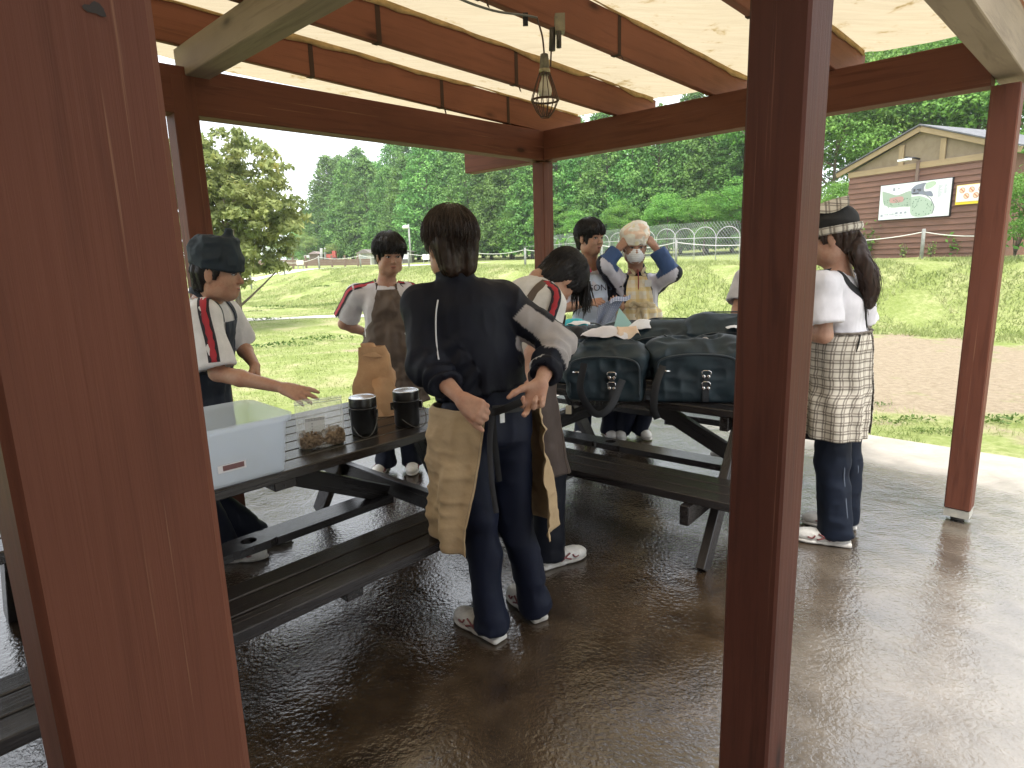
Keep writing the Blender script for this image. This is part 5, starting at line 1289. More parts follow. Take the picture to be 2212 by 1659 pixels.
def add_head(f, c, R, sc=1.0, neck=None, nr=.052):
    g = lambda x, y, z: c + R @ (np.array([x, y, z]) * sc)
    s = sc
    f.ell(g(0, -.012, .036), np.array([.074, .094, .084]) * s, R, .02); f.ell(g(0, .022, -.030), np.array([.061, .066, .080]) * s, R, .03)
    f.ell(g(0, .044, -.082), np.array([.038, .042, .034]) * s, R, .03)
    for x in (-1, 1):
        f.ell(g(.036 * x, .052, -.030), np.array([.026, .028, .030]) * s, R, .02); f.ell(g(.077 * x, -.006, -.008), np.array([.008, .019, .031]) * s, R, .008)
        f.ell(g(.050 * x, .010, -.072), np.array([.022, .04, .03]) * s, R, .03)
    f.cap(g(-.034, .074, .019), g(.034, .074, .019), .012 * s, .012 * s, .014)
    for x in (-1, 1): f.ell(g(.030 * x, .094, .002), np.array([.017, .011, .010]) * s, R, .008, sub=True)
    f.cap(g(0, .080, .006), g(0, .101, -.030), .0075 * s, .0115 * s, .010)
    for x in (-1, 1): f.ell(g(.010 * x, .094, -.033), np.array([.008, .010, .007]) * s, R, .006)
    f.ell(g(0, .083, -.059), np.array([.022, .010, .006]) * s, R, .006); f.ell(g(0, .081, -.068), np.array([.019, .010, .0065]) * s, R, .006)
    if neck is not None: f.cap(g(0, -.018, -.045), neck, nr * s, (nr + .006) * s, .035)
def face_parts(root, c, R, sc=1.0, mouth=True, gaze=(0, 0)):
    g = lambda x, y, z: c + R @ (np.array([x, y, z]) * sc)
    W_ = plain('eye_white', (.40, .37, .35), .3); I_ = plain('iris', (.012, .008, .006), .15); D_ = plain('lash', (.012, .009, .008), .7)
    for x in (-1, 1):
        e = Field(); e.ell(g(.031 * x, .0795, .001), np.array([.0145, .008, .0062]) * sc, R, .003); V, F = e.mesh(.0025); eye = mesh_obj('eye', V, F, W_, root)
        e = Field(); e.ell(g(.031 * x + gaze[0], .0845, .001 + gaze[1]), np.array([.0062, .0045, .0060]) * sc, R, .003); V, F = e.mesh(.002); mesh_obj('iris', V, F, I_, eye)
        q = [g(x * a, y, z) for a, y, z in ((.0155, .0865, .0005), (.023, .0895, .0058), (.031, .0900, .0075), (.039, .0865, .0062), (.0465, .079, .002))]; V, F = tube_geo(smooth_curve(q, 5), .0019 * sc, 5); mesh_obj('eyelash_line', V, F, D_, eye)
        q = [g(x * a, y, z) for a, y, z in ((.013, .0895, .021), (.024, .0915, .0245), (.036, .0870, .0255), (.050, .0755, .020))]; V, F = tube_geo(smooth_curve(q, 5), [.0026 * sc] * 16, 5); V[:, 2] += 0; mesh_obj('eyebrow', V, F, D_, root)
    if mouth:
        q = [g(a, y, z) for a, y, z in ((-.023, .0815, -.0635), (-.010, .0905, -.0625), (0, .0925, -.0635), (.010, .0905, -.0625), (.023, .0815, -.0635))]
        V, F = tube_geo(smooth_curve(q, 4), .0016 * sc, 5); mesh_obj('mouth_line', V, F, plain('mouth_dark', (.14, .045, .04), .6), root)
        e = Field(); e.ell(g(0, .0865, -.0585), np.array([.019, .0075, .0045]) * sc, R, .003); e.ell(g(0, .0850, -.0685), np.array([.0165, .0075, .0055]) * sc, R, .003); V, F = e.mesh(.003); mesh_obj('lips', V, F, skin_mat('lip_skin', (.42, .17, .13)), root)
def strands(c, R, n, seed, lo_len, hi_len, shell=(.086, .106, .096), off=(0, -.012, .040), face_cut=.055, crown=(0, -.035, .115), width=.006, zmin=-.10, front_len=None, lift=.006):
    """hair ribbons combed down from the crown over the skull"""
    rng = np.random.default_rng(seed); shell = np.array(shell); off = np.array(off); seg = 7
    cr = unit((np.array(crown) - off) / shell); nrmz = lambda v: v / (np.linalg.norm(v, axis=-1, keepdims=True) + 1e-9)
    d = nrmz(rng.normal(size=(n, 3))); d[:, 2] = np.where(d[:, 2] < -.15, -d[:, 2], d[:, 2])
    p = d.copy(); L = rng.uniform(lo_len, hi_len, n)[:, None]; ext = 1.0 + lift / .09 * rng.random((n, 1)) * 1.6; pts = []
    for s_ in range(seg):
        pts.append(off + p * shell * (ext + .03 * s_ / seg * rng.normal(size=(n, 1))))
        t = nrmz(p - cr * (p @ cr)[:, None]); t = nrmz(t + np.array([0, 0, -.55]) + rng.normal(size=(n, 3)) * .10); p = p + t * (L / seg) / .095
        up = nrmz(p); h = np.maximum(np.hypot(p[:, 0], p[:, 1]), .1)[:, None]; dn = np.concatenate([p[:, :2] / h * .90, p[:, 2:]], 1); p = np.where(p[:, 2:] > -.35, up, dn)
    P = np.stack(pts, 1); fl = front_len if front_len is not None else .035
    bad = ((P[..., 1] > face_cut) & (P[..., 2] < fl)) | (P[..., 2] < zmin); bad = np.cumsum(bad, 1) > 0; good = (~bad).sum(1); keep = good >= 3; P, good = P[keep], good[keep]
    for s_ in range(1, seg): P[:, s_] = np.where((good <= s_)[:, None], P[:, s_ - 1], P[:, s_])
    nn = nrmz(P.mean(1) - off)[:, None]; T = nrmz(np.gradient(P, axis=1)); S_ = nrmz(np.cross(T, np.broadcast_to(nn, T.shape)))
    k = np.clip(1 - np.arange(seg)[None] / np.maximum(good - 1, 1)[:, None] * .85, .0, 1); w = (width * (.6 + .8 * rng.random(len(P))))[:, None, None] * k[..., None]
    A = np.stack([P - S_ * w / 2, P + nn * .0014, P + S_ * w / 2], 2); W_ = A.reshape(-1, 3) @ R.T + c; i = np.arange(len(W_)).reshape(len(P), seg, 3)
    F = np.concatenate([np.stack([i[:, :-1, a], i[:, 1:, a], i[:, 1:, a + 1], i[:, :-1, a + 1]], -1).reshape(-1, 4) for a in (0, 1)]); ok = np.repeat((np.arange(seg - 1)[None] < (good - 1)[:, None]).ravel()[None], 2, 0).ravel()
    return W_, F[ok]
def hair_cap(c, R, grow=.010, face=True, nape=.055, extra=None, seed=0, low=-.02):
    g = lambda x, y, z: c + R @ np.array([x, y, z]); f = Field()
    f.ell(g(0, -.014, .040), (.078 + grow, .097 + grow, .084 + grow), R, .02); f.cap(g(-.035, -.055, .0), g(-.03, -.060, -.035 - nape * .5), .052, .038, .03); f.cap(g(.035, -.055, .0), g(.03, -.060, -.035 - nape * .5), .052, .038, .03)
    for x in (-1, 1): f.ell(g(.070 * x, .012, .015), (.014, .034, .040), R, .015)
    if extra: extra(f, g)
    if face: f.ell(g(0, .105, -.052), (.066, .058, .092), R, .012, sub=True); f.ell(g(0, .06, -.10), (.10, .10, .075), R, .012, sub=True)
    V, F = f.mesh(.0055); N = vert_normals(V, F); q = (V - c) @ R
    V = V + N * (.006 * ridge(np.stack([np.arctan2(q[:, 0], q[:, 1] + .03) * 5, q[:, 2] * 7, 0 * q[:, 0]], 1) + seed) + .004 * ridge(np.stack([np.arctan2(q[:, 0], q[:, 1] + .03) * 16, q[:, 2] * 10, 0 * q[:, 0]], 1) + seed))[:, None]
    return V, F
def hair_obj(root, c, R, mat, n=700, seed=1, lens=(.05, .12), grow=.010, nape=.055, face=True, extra=None, name='hair', **k):
    V, F = hair_cap(c, R, grow, face, nape, extra, seed); h = mesh_obj(name, V, F, mat, root)
    V, F = strands(c, R, n, seed, lens[0], lens[1], (.079 + grow, .098 + grow, .087 + grow), **k); mesh_obj('strands', V, F, mat, h); return h
def folds(V, N, amp, seed, fz=(10, 10, 4), fine=.35):
    return V + N * (amp * ridge(V * fz + seed) + amp * fine * ridge(V * np.array(fz) * 2.6 + seed * 2.1))[:, None]
def garment(name, f, root, colf, mat, vox=.0075, amp=.006, seed=1, fz=(10, 10, 4), extra=None, label=None):
    V, F = f.mesh(vox); N = vert_normals(V, F); C = np.asarray(colf(V), float); V = folds(V, N, amp, seed, fz)
    if extra is not None: V = extra(V, N)
    C = np.asarray(C, float); C = np.broadcast_to(C, V.shape) if C.ndim == 1 else C
    o = mesh_obj(name, V, F, mat, root, colors=C)
    if label: o['label'] = label
    return o
def legs_field(P):
    f = Field(); pel, rt = P['pelvis'], P['right']; fw = P['fwd']
    f.econe(pel + UP * .13, pel - UP * .06, (.140, .10), (.152, .112), rt, .04)
    for s, h, kn, an in ((1, 'hipR', 'knR', 'anR'), (-1, 'hipL', 'knL', 'anL')):
        f.econe(P[h], P[kn], (.083, .090), (.066, .071), rt, .04); f.econe(P[kn], P[an] - UP * .045, (.066, .071), (.067, .078), rt, .03, flat=1)
    return f
def trousers(root, P, col, seed=1, vox=.008):
    f = legs_field(P); an = [P['anR'], P['anL']]
    def ex(V, N):
        d = np.min([np.linalg.norm((V - a) * [1, 1, .45], axis=1) for a in an], 0); k = np.clip(1 - d / .13, 0, 1)
        V = V + N * (.010 * k * vnoise(V * [7, 7, 20] + seed) + .004 * k * vnoise(V * [16, 16, 34] + seed))[:, None]
        kn = np.min([np.linalg.norm(V - a, axis=1) for a in (P['knR'], P['knL'])], 0); kk = np.clip(1 - kn / .2, 0, 1)
        return V + N * (.007 * kk * vnoise(V * [6, 6, 13] + seed))[:, None]
    o = garment('trousers', f, root, lambda V: np.array(col), NYLON, vox, .009, seed, (6.5, 6.5, 4.2), ex); return o, f
def shoe(root, heel, d, white=(.62, .60, .56), red=None, sc=1.0):
    """trainer: sole, upper with toe box, tongue and a curved side stripe"""
    d = unit(np.asarray(d) * [1, 1, 0]); R = frame(d); g = lambda x, y, z: np.asarray(heel) + R @ (np.array([x, y, z]) * sc)
    f = Field(); f.ell(g(0, .050, .052), (.036 * sc, .052 * sc, .050 * sc), R, .02); f.ell(g(0, .150, .040), (.041 * sc, .085 * sc, .034 * sc), R, .03); f.ell(g(.004, .215, .034), (.037 * sc, .052 * sc, .028 * sc), R, .03)
    f.cap(g(0, .055, .06), g(0, .060, .095), .036 * sc, .034 * sc, .02); f.plane(g(0, 0, .020), -UP)
    V, F = f.mesh(.0055); N = vert_normals(V, F); V = V + N * (.0015 * ridge(V * 60))[:, None]
    up = mesh_obj('shoe', V, F, M('shoe_leather', white, .55, tuple(x * .86 for x in white), 25, bump=.2, bscale=90), root)
    f = Field(); f.rbox(g(0, .06, .014), (.038 * sc, .066 * sc, .014 * sc), .012, R, .02); f.ell(g(0, .185, .013), (.046 * sc, .088 * sc, .016 * sc), R, .02); f.plane(g(0, 0, .001), -UP)
    V, F = f.mesh(.006); V[:, 2] = np.maximum(V[:, 2], .0015); mesh_obj('sole', V, F, M('shoe_sole', (.60, .58, .54), .6, (.34, .31, .27), 14), up)
    rm = plain('shoe_stripe', red or (.18, .05, .05), .6)
    for sd in (-1, 1):
        for (y0, z0), (y1, z1), (y2, z2) in (((.085, .068), (.115, .048), (.155, .030)), ((.095, .032), (.125, .050), (.150, .062)), ((.165, .052), (.178, .036), (.200, .040))):
            pts = []
            for y_, z_ in smooth_curve([(y0, z0), (y1, z1), (y2, z2)], 5):
                a = .043 * sc * math.sqrt(max(0, 1 - ((y_ - .14) / .16) ** 2)) * math.sqrt(max(.05, 1 - ((z_ - .038) / .055) ** 2)); pts.append(g(sd * (a + .002) / sc, y_, z_))
            V, F = tube_geo(pts, .0042 * sc, 5); mesh_obj('stripe', V, F, rm, up)
    for k in range(4):
        yy = .105 + .022 * k; V, F = tube_geo([g(-.018, yy, .082 - .006 * k), g(0, yy + .004, .088 - .007 * k), g(.018, yy, .082 - .006 * k)], .003, 5); mesh_obj('lace', V, F, plain('lace', (.7, .69, .66), .8), up)
    return up
def body_skin(root, P, hands, vox=.0055, headsc=1.0):
    f = Field(); c, R = P['hc'], P['hR']; add_head(f, c, R, headsc, P['neck'])
    rt = P['right']; ch = lerp(P['neck'], P['pelvis'], .30)
    f.econe(lerp(P['neck'], P['pelvis'], .16), P['pelvis'], (.125, .075), (.125, .080), rt, .05)
    for s, S_, E_, W_ in ((1, 'shR', 'elR', 'wrR'), (-1, 'shL', 'elL', 'wrL')):
        f.cap(P['neck'] - UP * .035, P[S_], .045, .044, .04); f.cap(P[S_], P[E_], .045, .037, .02); f.cap(P[E_], lerp(P[E_], P[W_], .35), .037, .038, .015); f.cap(lerp(P[E_], P[W_], .35), P[W_], .037, .0235, .015)
    for h in ('hipR', 'hipL'): f.cap(P['pelvis'], lerp(P[h], P['kn' + h[-1]], .4), .072, .052, .05)
    for h in hands: hand(f, *h[0], **h[1])
    V, F = f.mesh(vox); V = relax(V, F, 1, .35); o = mesh_obj('body', V, F, SKIN, root); return o, f
def top_field(P, slv=.62, sr=(.066, .074), chest=(.168, .112), waist=(.158, .112), hem=.0, collar=.064, bunch=None, drop=0.0):
    """shirt or jacket: trunk, shoulders and sleeves; slv 0..1 ends on the upper arm, 1..2 on the forearm"""
    f = Field(); rt = P['right']; nk, pel = P['neck'], P['pelvis']; ax = unit(pel - nk)
    f.econe(lerp(nk, pel, .24), lerp(nk, pel, .60), chest, (waist[0] * .97, waist[1]), rt, .05); f.econe(lerp(nk, pel, .58), lerp(nk, pel, .90) + ax * hem, waist, (waist[0] * 1.04, waist[1] * 1.06), rt, .05, flat=1)
    ends = {}
    for S_, E_, W_, sg in (('shR', 'elR', 'wrR', 'R'), ('shL', 'elL', 'wrL', 'L')):
        sl = slv[sg] if isinstance(slv, dict) else slv
        f.cap(nk - UP * .045, P[S_] - UP * .004, .058, .060, .05)
        if sl <= 1:
            e = lerp(P[S_], P[E_], sl); f.cap(P[S_], e, sr[0], sr[1], .035, flat=True); dr = unit(P[E_] - P[S_])
            f.cap(e - dr * .02, e + dr * .08, sr[1] - .020, sr[1] - .016, -1, sub=True)
        else:
            f.cap(P[S_], P[E_], sr[0], sr[1], .035); e = lerp(P[E_], P[W_], sl - 1); f.cap(P[E_], e, sr[1], sr[1] * .84, .025, flat=True); dr = unit(P[W_] - P[E_]); f.cap(e - dr * .012, e + dr * .08, sr[1] * .84 - .020, sr[1] * .84 - .016, -1, sub=True)
        ends[sg] = e
    u_ = unit(P['hc'] - nk); f.cap(nk - u_ * .005, nk + u_ * .09, collar, collar + .012, -1, sub=True)
    return f, ends
def arm_coords(V, a, b):
    ba = np.asarray(b) - a; L = np.linalg.norm(ba); ax = ba / L; q = V - a; t = q @ ax / L; rad = q - (t * L)[:, None] * ax; return t, rad, np.linalg.norm(rad, axis=1)
def surf_path(fe, pts, dirs, lift=.004, r0=.25):
    """drop a drawn line onto a garment: from each point walk along its direction to the surface"""
    pts = np.asarray(pts, float); dirs = np.asarray(dirs, float); r = march(fe, pts, dirs, r0); return pts + dirs * (r + lift)[:, None]
def limb_stripe(fe, path, out, n=26, lift=.004):
    p = smooth_curve(path, max(2, n // (len(path) - 1))); d = np.tile(unit(out), (len(p), 1)); T = np.gradient(p, axis=0); T /= np.linalg.norm(T, axis=1)[:, None]; d = d - T * np.sum(d * T, 1)[:, None]; d /= np.linalg.norm(d, axis=1)[:, None]
    return surf_path(fe, p, d, lift), d
def sleeve_stripe(root, fe, path, out, w=.042, name='sleeve_stripe'):
    q, d = limb_stripe(fe, path, out); o = mesh_obj(name, *ribbon_geo(q, d, w, .0025), plain('stripe_black', (.020, .016, .024), .8), root)
    q2 = q + d * .0022; a = np.arange(len(q)); wv = w * .50 * (1 + .22 * np.sin(a * 1.9)); mesh_obj('red_band', *ribbon_geo(q2, d, wv, .002), plain('stripe_red', (.38, .022, .035), .75), o); return o
def tube_on(root, fe, path, out, r, mat, name, n=26, lift=.002):
    q, d = limb_stripe(fe, path, out, n, lift); return mesh_obj(name, *tube_geo(q, r, 6), mat, root)
def strap_on(root, fe, pts, dirs, w, mat, name, lift=.005, n=10):
    p = smooth_curve(pts, n); dd = smooth_curve(dirs, n); dd /= np.linalg.norm(dd, axis=1)[:, None]; q = surf_path(fe, p, dd, lift); return mesh_obj(name, *ribbon_geo(q, dd, w), mat, root)
def apron(root, fe, P, z0, z1, half, mat, name='apron', off=.010, nz=64, nt_=72, hang=None, fold=.010, seed=1, twist=0.0, flare=.03, axis=None, label=None, crumple=.0, cotan=None, fk=9.0):
    """cloth sheet wrapped on the figure: half(z) = half angle covered, in degrees (front = 0); below 'hang' it falls straight"""
    fw, rt = P['fwd'], P['right']; pel, nk = P['pelvis'], P['neck']
    zs = np.linspace(z0, z1, nz); s = np.linspace(-1, 1, nt_)
    def ax(z):
        if axis: return axis(z)
        t = (z - pel[2]) / (nk[2] - pel[2]); t = max(t, 0); p = pel + (nk - pel) * t; return np.array([p[0], p[1], z])
    Pg = np.zeros((nz, nt_, 3)); rr = np.zeros((nz, nt_)); O_ = np.zeros((nz, nt_, 3)); D_ = np.zeros((nz, nt_, 3)); U_ = np.zeros((nz, nt_, 2)); TH = np.zeros((nz, nt_))
    for i, z in enumerate(zs):
        hv = half(z); a0, a1 = (hv if isinstance(hv, tuple) else (-hv, hv)); th = np.radians(a0 + (a1 - a0) * (s + 1) / 2 + twist); O_[i] = ax(z); D_[i] = np.cos(th)[:, None] * fw + np.sin(th)[:, None] * rt; TH[i] = th
    rr = march(fe, O_, D_, .45, 46)
    hz = hang if hang is not None else pel[2]
    for i in range(1, nz):
        if zs[i] < hz: rr[i] = np.maximum(rr[i] * .15 + rr[i - 1] * .85, rr[i - 1] * .998)
    for _ in range(3):
        rr[1:-1] = .5 * rr[1:-1] + .25 * (rr[:-2] + rr[2:]); rr[:, 1:-1] = np.maximum(rr[:, 1:-1], .5 * rr[:, 1:-1] + .25 * (rr[:, :-2] + rr[:, 2:]))
    dep = np.clip((hz + .12 - zs) / max(hz - z1, .05), 0, 1)[:, None]
    wave = np.sin(TH * fk + 2.5 * vnoise(np.stack([TH * 1.5, zs[:, None] * 2 + 0 * TH, 0 * TH + seed], -1)) + seed)
    base = O_ + D_ * rr[..., None]
    cr = fold * (.3 + .7 * dep) * wave + flare * dep + crumple * ridge(base * [11, 11, 9] + seed) + crumple * .5 * ridge(base * [26, 26, 22] + seed * 2)
    Pg = O_ + D_ * (rr + off + np.maximum(cr, -off * .6))[..., None]
    uvx = np.cumsum(np.r_[np.zeros((1, nt_)) + 0, np.zeros((nz - 1, nt_))], 0); dx = np.linalg.norm(np.diff(Pg, axis=1), axis=2); ux = np.concatenate([np.zeros((nz, 1)), np.cumsum(dx, 1)], 1); ux -= ux[:, nt_ // 2:nt_ // 2 + 1]
    uvz = np.repeat((z0 - zs)[:, None], nt_, 1)
    V, F = grid_geo(Pg); o = mesh_obj(name, V, F, mat, root, uv=np.stack([ux, uvz], -1).reshape(-1, 2)); sm = o.modifiers.new('thickness', 'SOLIDIFY'); sm.thickness = .003; sm.offset = 0
    if label: o['label'] = label
    return o, Pg
def cloth_mat(name, c, c2=None, rough=.8, bump=.35, bscale=16, transl=0): return M(name, c, rough, c2 or tuple(x * .85 for x in c), 9, bump=bump, bscale=bscale, bdist=.01, transl=transl)
def plaid(name, ground, line, line2, cell=.036, lw=.20, transl=0, ph2=.34):
    mt, nt, b = newmat(name); tc = nd(nt, 'ShaderNodeTexCoord'); sp = nd(nt, 'ShaderNodeSeparateXYZ'); nt.links.new(tc.outputs['UV'], sp.inputs[0])
    def bars(sock, per, w, ph=0.0):
        a = math_node(nt, 'FRACT', math_node(nt, 'ADD', math_node(nt, 'DIVIDE', sock, per), ph)); return math_node(nt, 'LESS_THAN', a, w)
    bx, bz = bars(sp.outputs[0], cell, lw), bars(sp.outputs[1], cell, lw); bx2, bz2 = bars(sp.outputs[0], cell, lw * .9, ph2), bars(sp.outputs[1], cell, lw * .9, ph2)
    c = mixc(nt, math_node(nt, 'MULTIPLY', math_node(nt, 'MAXIMUM', bx2, bz2), .65), ground, line2); c = mixc(nt, math_node(nt, 'MULTIPLY', bx, .62), c, line); c = mixc(nt, math_node(nt, 'MULTIPLY', bz, .62), c, line)
    n = noise_node(nt, tc.outputs['Object'], 9, 3); c = mixc(nt, 1.0, c, ramp(nt, n, [(.3, (.9, .9, .9)), (.7, (1, 1, 1))]), 'MULTIPLY')
    nt.links.new(c, b.inputs['Base Color']); b.inputs['Roughness'].default_value = .85; bump_to(nt, b, noise_node(nt, tc.outputs['Object'], 18, 3), .35, .01)
    return mt
def setup(hc, hfwd, neck, pel, fwd, shL, shR, elL, elR, wrL, wrR, knL, knR, anL, anR, hup=UP):
    P = dict(hc=np.asarray(hc, float), hR=frame(hfwd, hup), neck=np.asarray(neck, float), pelvis=np.asarray(pel, float), fwd=unit(np.asarray(fwd) * [1, 1, 0]), shL=shL, shR=shR, elL=elL, elR=elR, wrL=wrL, wrR=wrR, knL=knL, knR=knR, anL=anL, anR=anR)
    P = {k: np.asarray(v, float) for k, v in P.items()}; P['right'] = np.cross(P['fwd'], UP); P['hipR'] = P['pelvis'] + P['right'] * .085 - UP * .03; P['hipL'] = P['pelvis'] - P['right'] * .085 - UP * .03; return P
def az(deg): a = math.radians(deg); return np.array([math.sin(a), math.cos(a), 0.0])
NAVYC, WHITEC, TROU = (.0045, .0055, .012), (.62, .60, .62), (.0055, .0080, .020)
WPIPE = plain('white_piping', (.62, .62, .64), .6); BSTRAP = plain('apron_black_tape', (.010, .010, .011), .8)

# ---- 1. the boy in the navy track jacket, tying his beige apron behind his back
def person_jacket():
    f0 = az(-14); r0 = np.cross(f0, UP); nk = np.array([-.196, 2.41, 1.405])
    P = setup(at(972, 531, 2.42), unit(az(-28) + [0, 0, -.10]), nk, at(1050, 880, 2.38), f0, np.array([-.330, 2.38, 1.335]), np.array([-.030, 2.455, 1.338]), at(920, 786, 2.30), at(1204, 742, 2.38), at(996, 862, 2.13), at(1168, 826, 2.17),
              at(1036, 1115, 2.32), at(1112, 1120, 2.42), np.array([-.115, 2.30, .085]), np.array([.070, 2.435, .085]))
    root = thing('person', (-.02, 2.36, 0), 'boy in navy track jacket seen from behind, tying a beige apron', 'person')
    hl = (P['wrL'], unit(at(1040, 890, 2.08) - P['wrL']), unit([.35, .75, -.45]), -1); hr = (P['wrR'], unit(at(1146, 890, 2.12) - P['wrR']), unit([-.25, -.95, .1]), 1)
    body, bf_ = body_skin(root, P, [(hl, dict(curls=(62, 80, 55), spread=.02, thumb=(.75, .45, .55), tc=35)), (hr, dict(curls=(38, 48, 30), spread=.06, thumb=(.6, .7, .45), tc=20, per=[(50, 60, 35), (22, 30, 20), (60, 75, 40), (66, 75, 45)]))], .005)
    hair_obj(root, P['hc'], P['hR'], BROWNH, 4200, 11, (.06, .16), .006, .09, face_cut=.04, zmin=-.155, width=.0035, lift=.014)
    tr, tf_ = trousers(root, P, TROU, 3.1, .007)
    f, ends = top_field(P, {'R': 1.80, 'L': 1.62}, (.066, .064), (.178, .116), (.168, .118), -.02, .060)
    f.cap(nk - UP * .01, nk + unit(P['hc'] - nk) * .055, .068, .066, .02); f.cap(nk, nk + unit(P['hc'] - nk) * .12, .055, .056, -1, sub=True)
    # bunched sleeves
    def col(V):
        C = np.tile(np.array(NAVYC), (len(V), 1)); t1, q1, d1 = arm_coords(V, P['shR'], P['elR']); t2, q2, d2 = arm_coords(V, P['elR'], P['wrR']); dn = unit([-.45, -.75, -.45])
        m1 = (d1 < .12) & (t1 > .35) & (t1 < 1.15) & ((q1 @ dn) / (d1 + 1e-6) > .05) & ((q1 @ dn) / (d1 + 1e-6) < .93); m2 = (d2 < .12) & (t2 > -.1) & (t2 < .50) & ((q2 @ unit([.25, -.95, 0])) / (d2 + 1e-6) > .30)
        C[m1 | m2] = (.34, .31, .30); m3 = (d2 < .12) & (t2 > .60) & (t2 < .72) & (q2 @ unit([-1, -.4, 0]) > .02); C[m3] = (.55, .54, .54); return C
    def ex(V, N):
        for S_, E_, W_, nz in (('shR', 'elR', 'wrR', 1), ('shL', 'elL', 'wrL', 2)):
            t, q, d = arm_coords(V, P[E_], P[W_]); k = np.clip(1 - np.abs(t - .55) / .65, 0, 1) * (d < .13); V = V + N * (.009 * k * np.sin(t * 30 + 2.5 * vnoise(V * 14) + nz))[:, None]
            de = np.linalg.norm(V - P[E_], axis=1); k = np.clip(1 - de / .16, 0, 1); V = V + N * (.010 * k * ridge(V * [9, 9, 13] + nz))[:, None]
        zz = np.clip((1.15 - V[:, 2]) / .25, 0, 1); c = P['pelvis']; ang = np.arctan2(V[:, 0] - c[0], V[:, 1] - c[1]); return V + N * (.008 * zz * np.sin(ang * 13 + 5 * vnoise(V * [5, 5, 2])))[:, None]
    jk = garment('track_jacket', f, root, col, NYLON, .0065, .007, 4.2, (9, 9, 3.4), ex)
    fe = f.ev; bk = -f0
    for sx, nm in ((-1, 'L'),):
        s0 = nk + r0 * .060 * sx - UP * .015; pts = [lerp(s0, P['sh' + nm], .30) - UP * .02, lerp(s0, P['sh' + nm], .48) - UP * .07, lerp(s0, P['sh' + nm], .56) - UP * .13, lerp(s0, P['sh' + nm], .58) - UP * .21]
        tube_on(jk, fe, [p - bk * .02 for p in pts], bk + UP * .15, .003, WPIPE, 'piping', 30, .010)
    # beige apron: wraps the front and both sides, open at the back
    fa = lambda X: np.minimum(tf_.ev(X), fe(X) if False else tf_.ev(X))
    BEI = cloth_mat('beige_canvas', (.40, .285, .160), (.335, .235, .130), .85, .5, 20)
    zt = .955; hb = .415
    half = lambda z: (-168 + 24 * np.clip((.95 - z) / .45, 0, 1), 112 + 18 * np.clip((.75 - z) / .3, 0, 1))
    ap, Pg = apron(root, tf_.ev, P, zt, hb, half, BEI, 'apron', .022, 80, 100, .90, .016, 2.0, 0, .062, None, 'crumpled beige canvas apron', .010)
    Pg2 = Pg[:, 0]; mesh_obj('hem_stitch', *tube_geo(Pg2 + (Pg[:, 1] - Pg[:, 0]) * .8, .0035, 5), cloth_mat('beige_hem', (.33, .24, .14)), ap)
    kn = at(1062, 886, 2.18)
    wl = [Pg[1, 0], lerp(Pg[1, 0], kn, .5) + bk * .01, kn]; V, F = ribbon_geo(smooth_curve(wl, 8), np.tile(bk, (17, 1)), .032); mesh_obj('apron_tie', V, F, BSTRAP, ap)
    wr_ = [Pg[1, -1], lerp(Pg[1, -1], kn, .5) + bk * .02, kn]; V, F = ribbon_geo(smooth_curve(wr_, 8), np.tile(bk, (17, 1)), .032); mesh_obj('apron_tie', V, F, BSTRAP, ap)
    e = smooth_curve([at(1046, 884, 2.12), kn + bk * .03, at(1092, 882, 2.11), at(1126, 868, 2.09)], 8); mesh_obj('apron_tie', *ribbon_geo(e, np.tile(unit(bk + UP * .2), (len(e), 1)), .026, .004), BSTRAP, ap)
    e = smooth_curve([kn + bk * .015, at(1058, 960, 2.20), at(1062, 1040, 2.22), at(1072, 1108, 2.24)], 8); mesh_obj('apron_tie', *ribbon_geo(e, np.tile(bk, (len(e), 1)), .020), plain('tape_end', (.03, .03, .034), .8), ap)
    e = smooth_curve([kn + bk * .01, at(1068, 950, 2.22), at(1078, 1040, 2.24)], 8); mesh_obj('apron_tie', *ribbon_geo(e, np.tile(bk, (len(e), 1)), .022), BSTRAP, ap)
    V, F = box_geo(at(1085, 903, 2.19), .018, .004, .034, frame(bk + [.3, 0, 0])); mesh_obj('care_tag', V, F, plain('tag_white', (.72, .73, .75), .6), ap, smooth=False)
    shoe(root, (-.075, 2.255, 0), [-.22, .21, 0]); shoe(root, (.092, 2.385, 0), [-.13, .23, 0])
person_jacket()

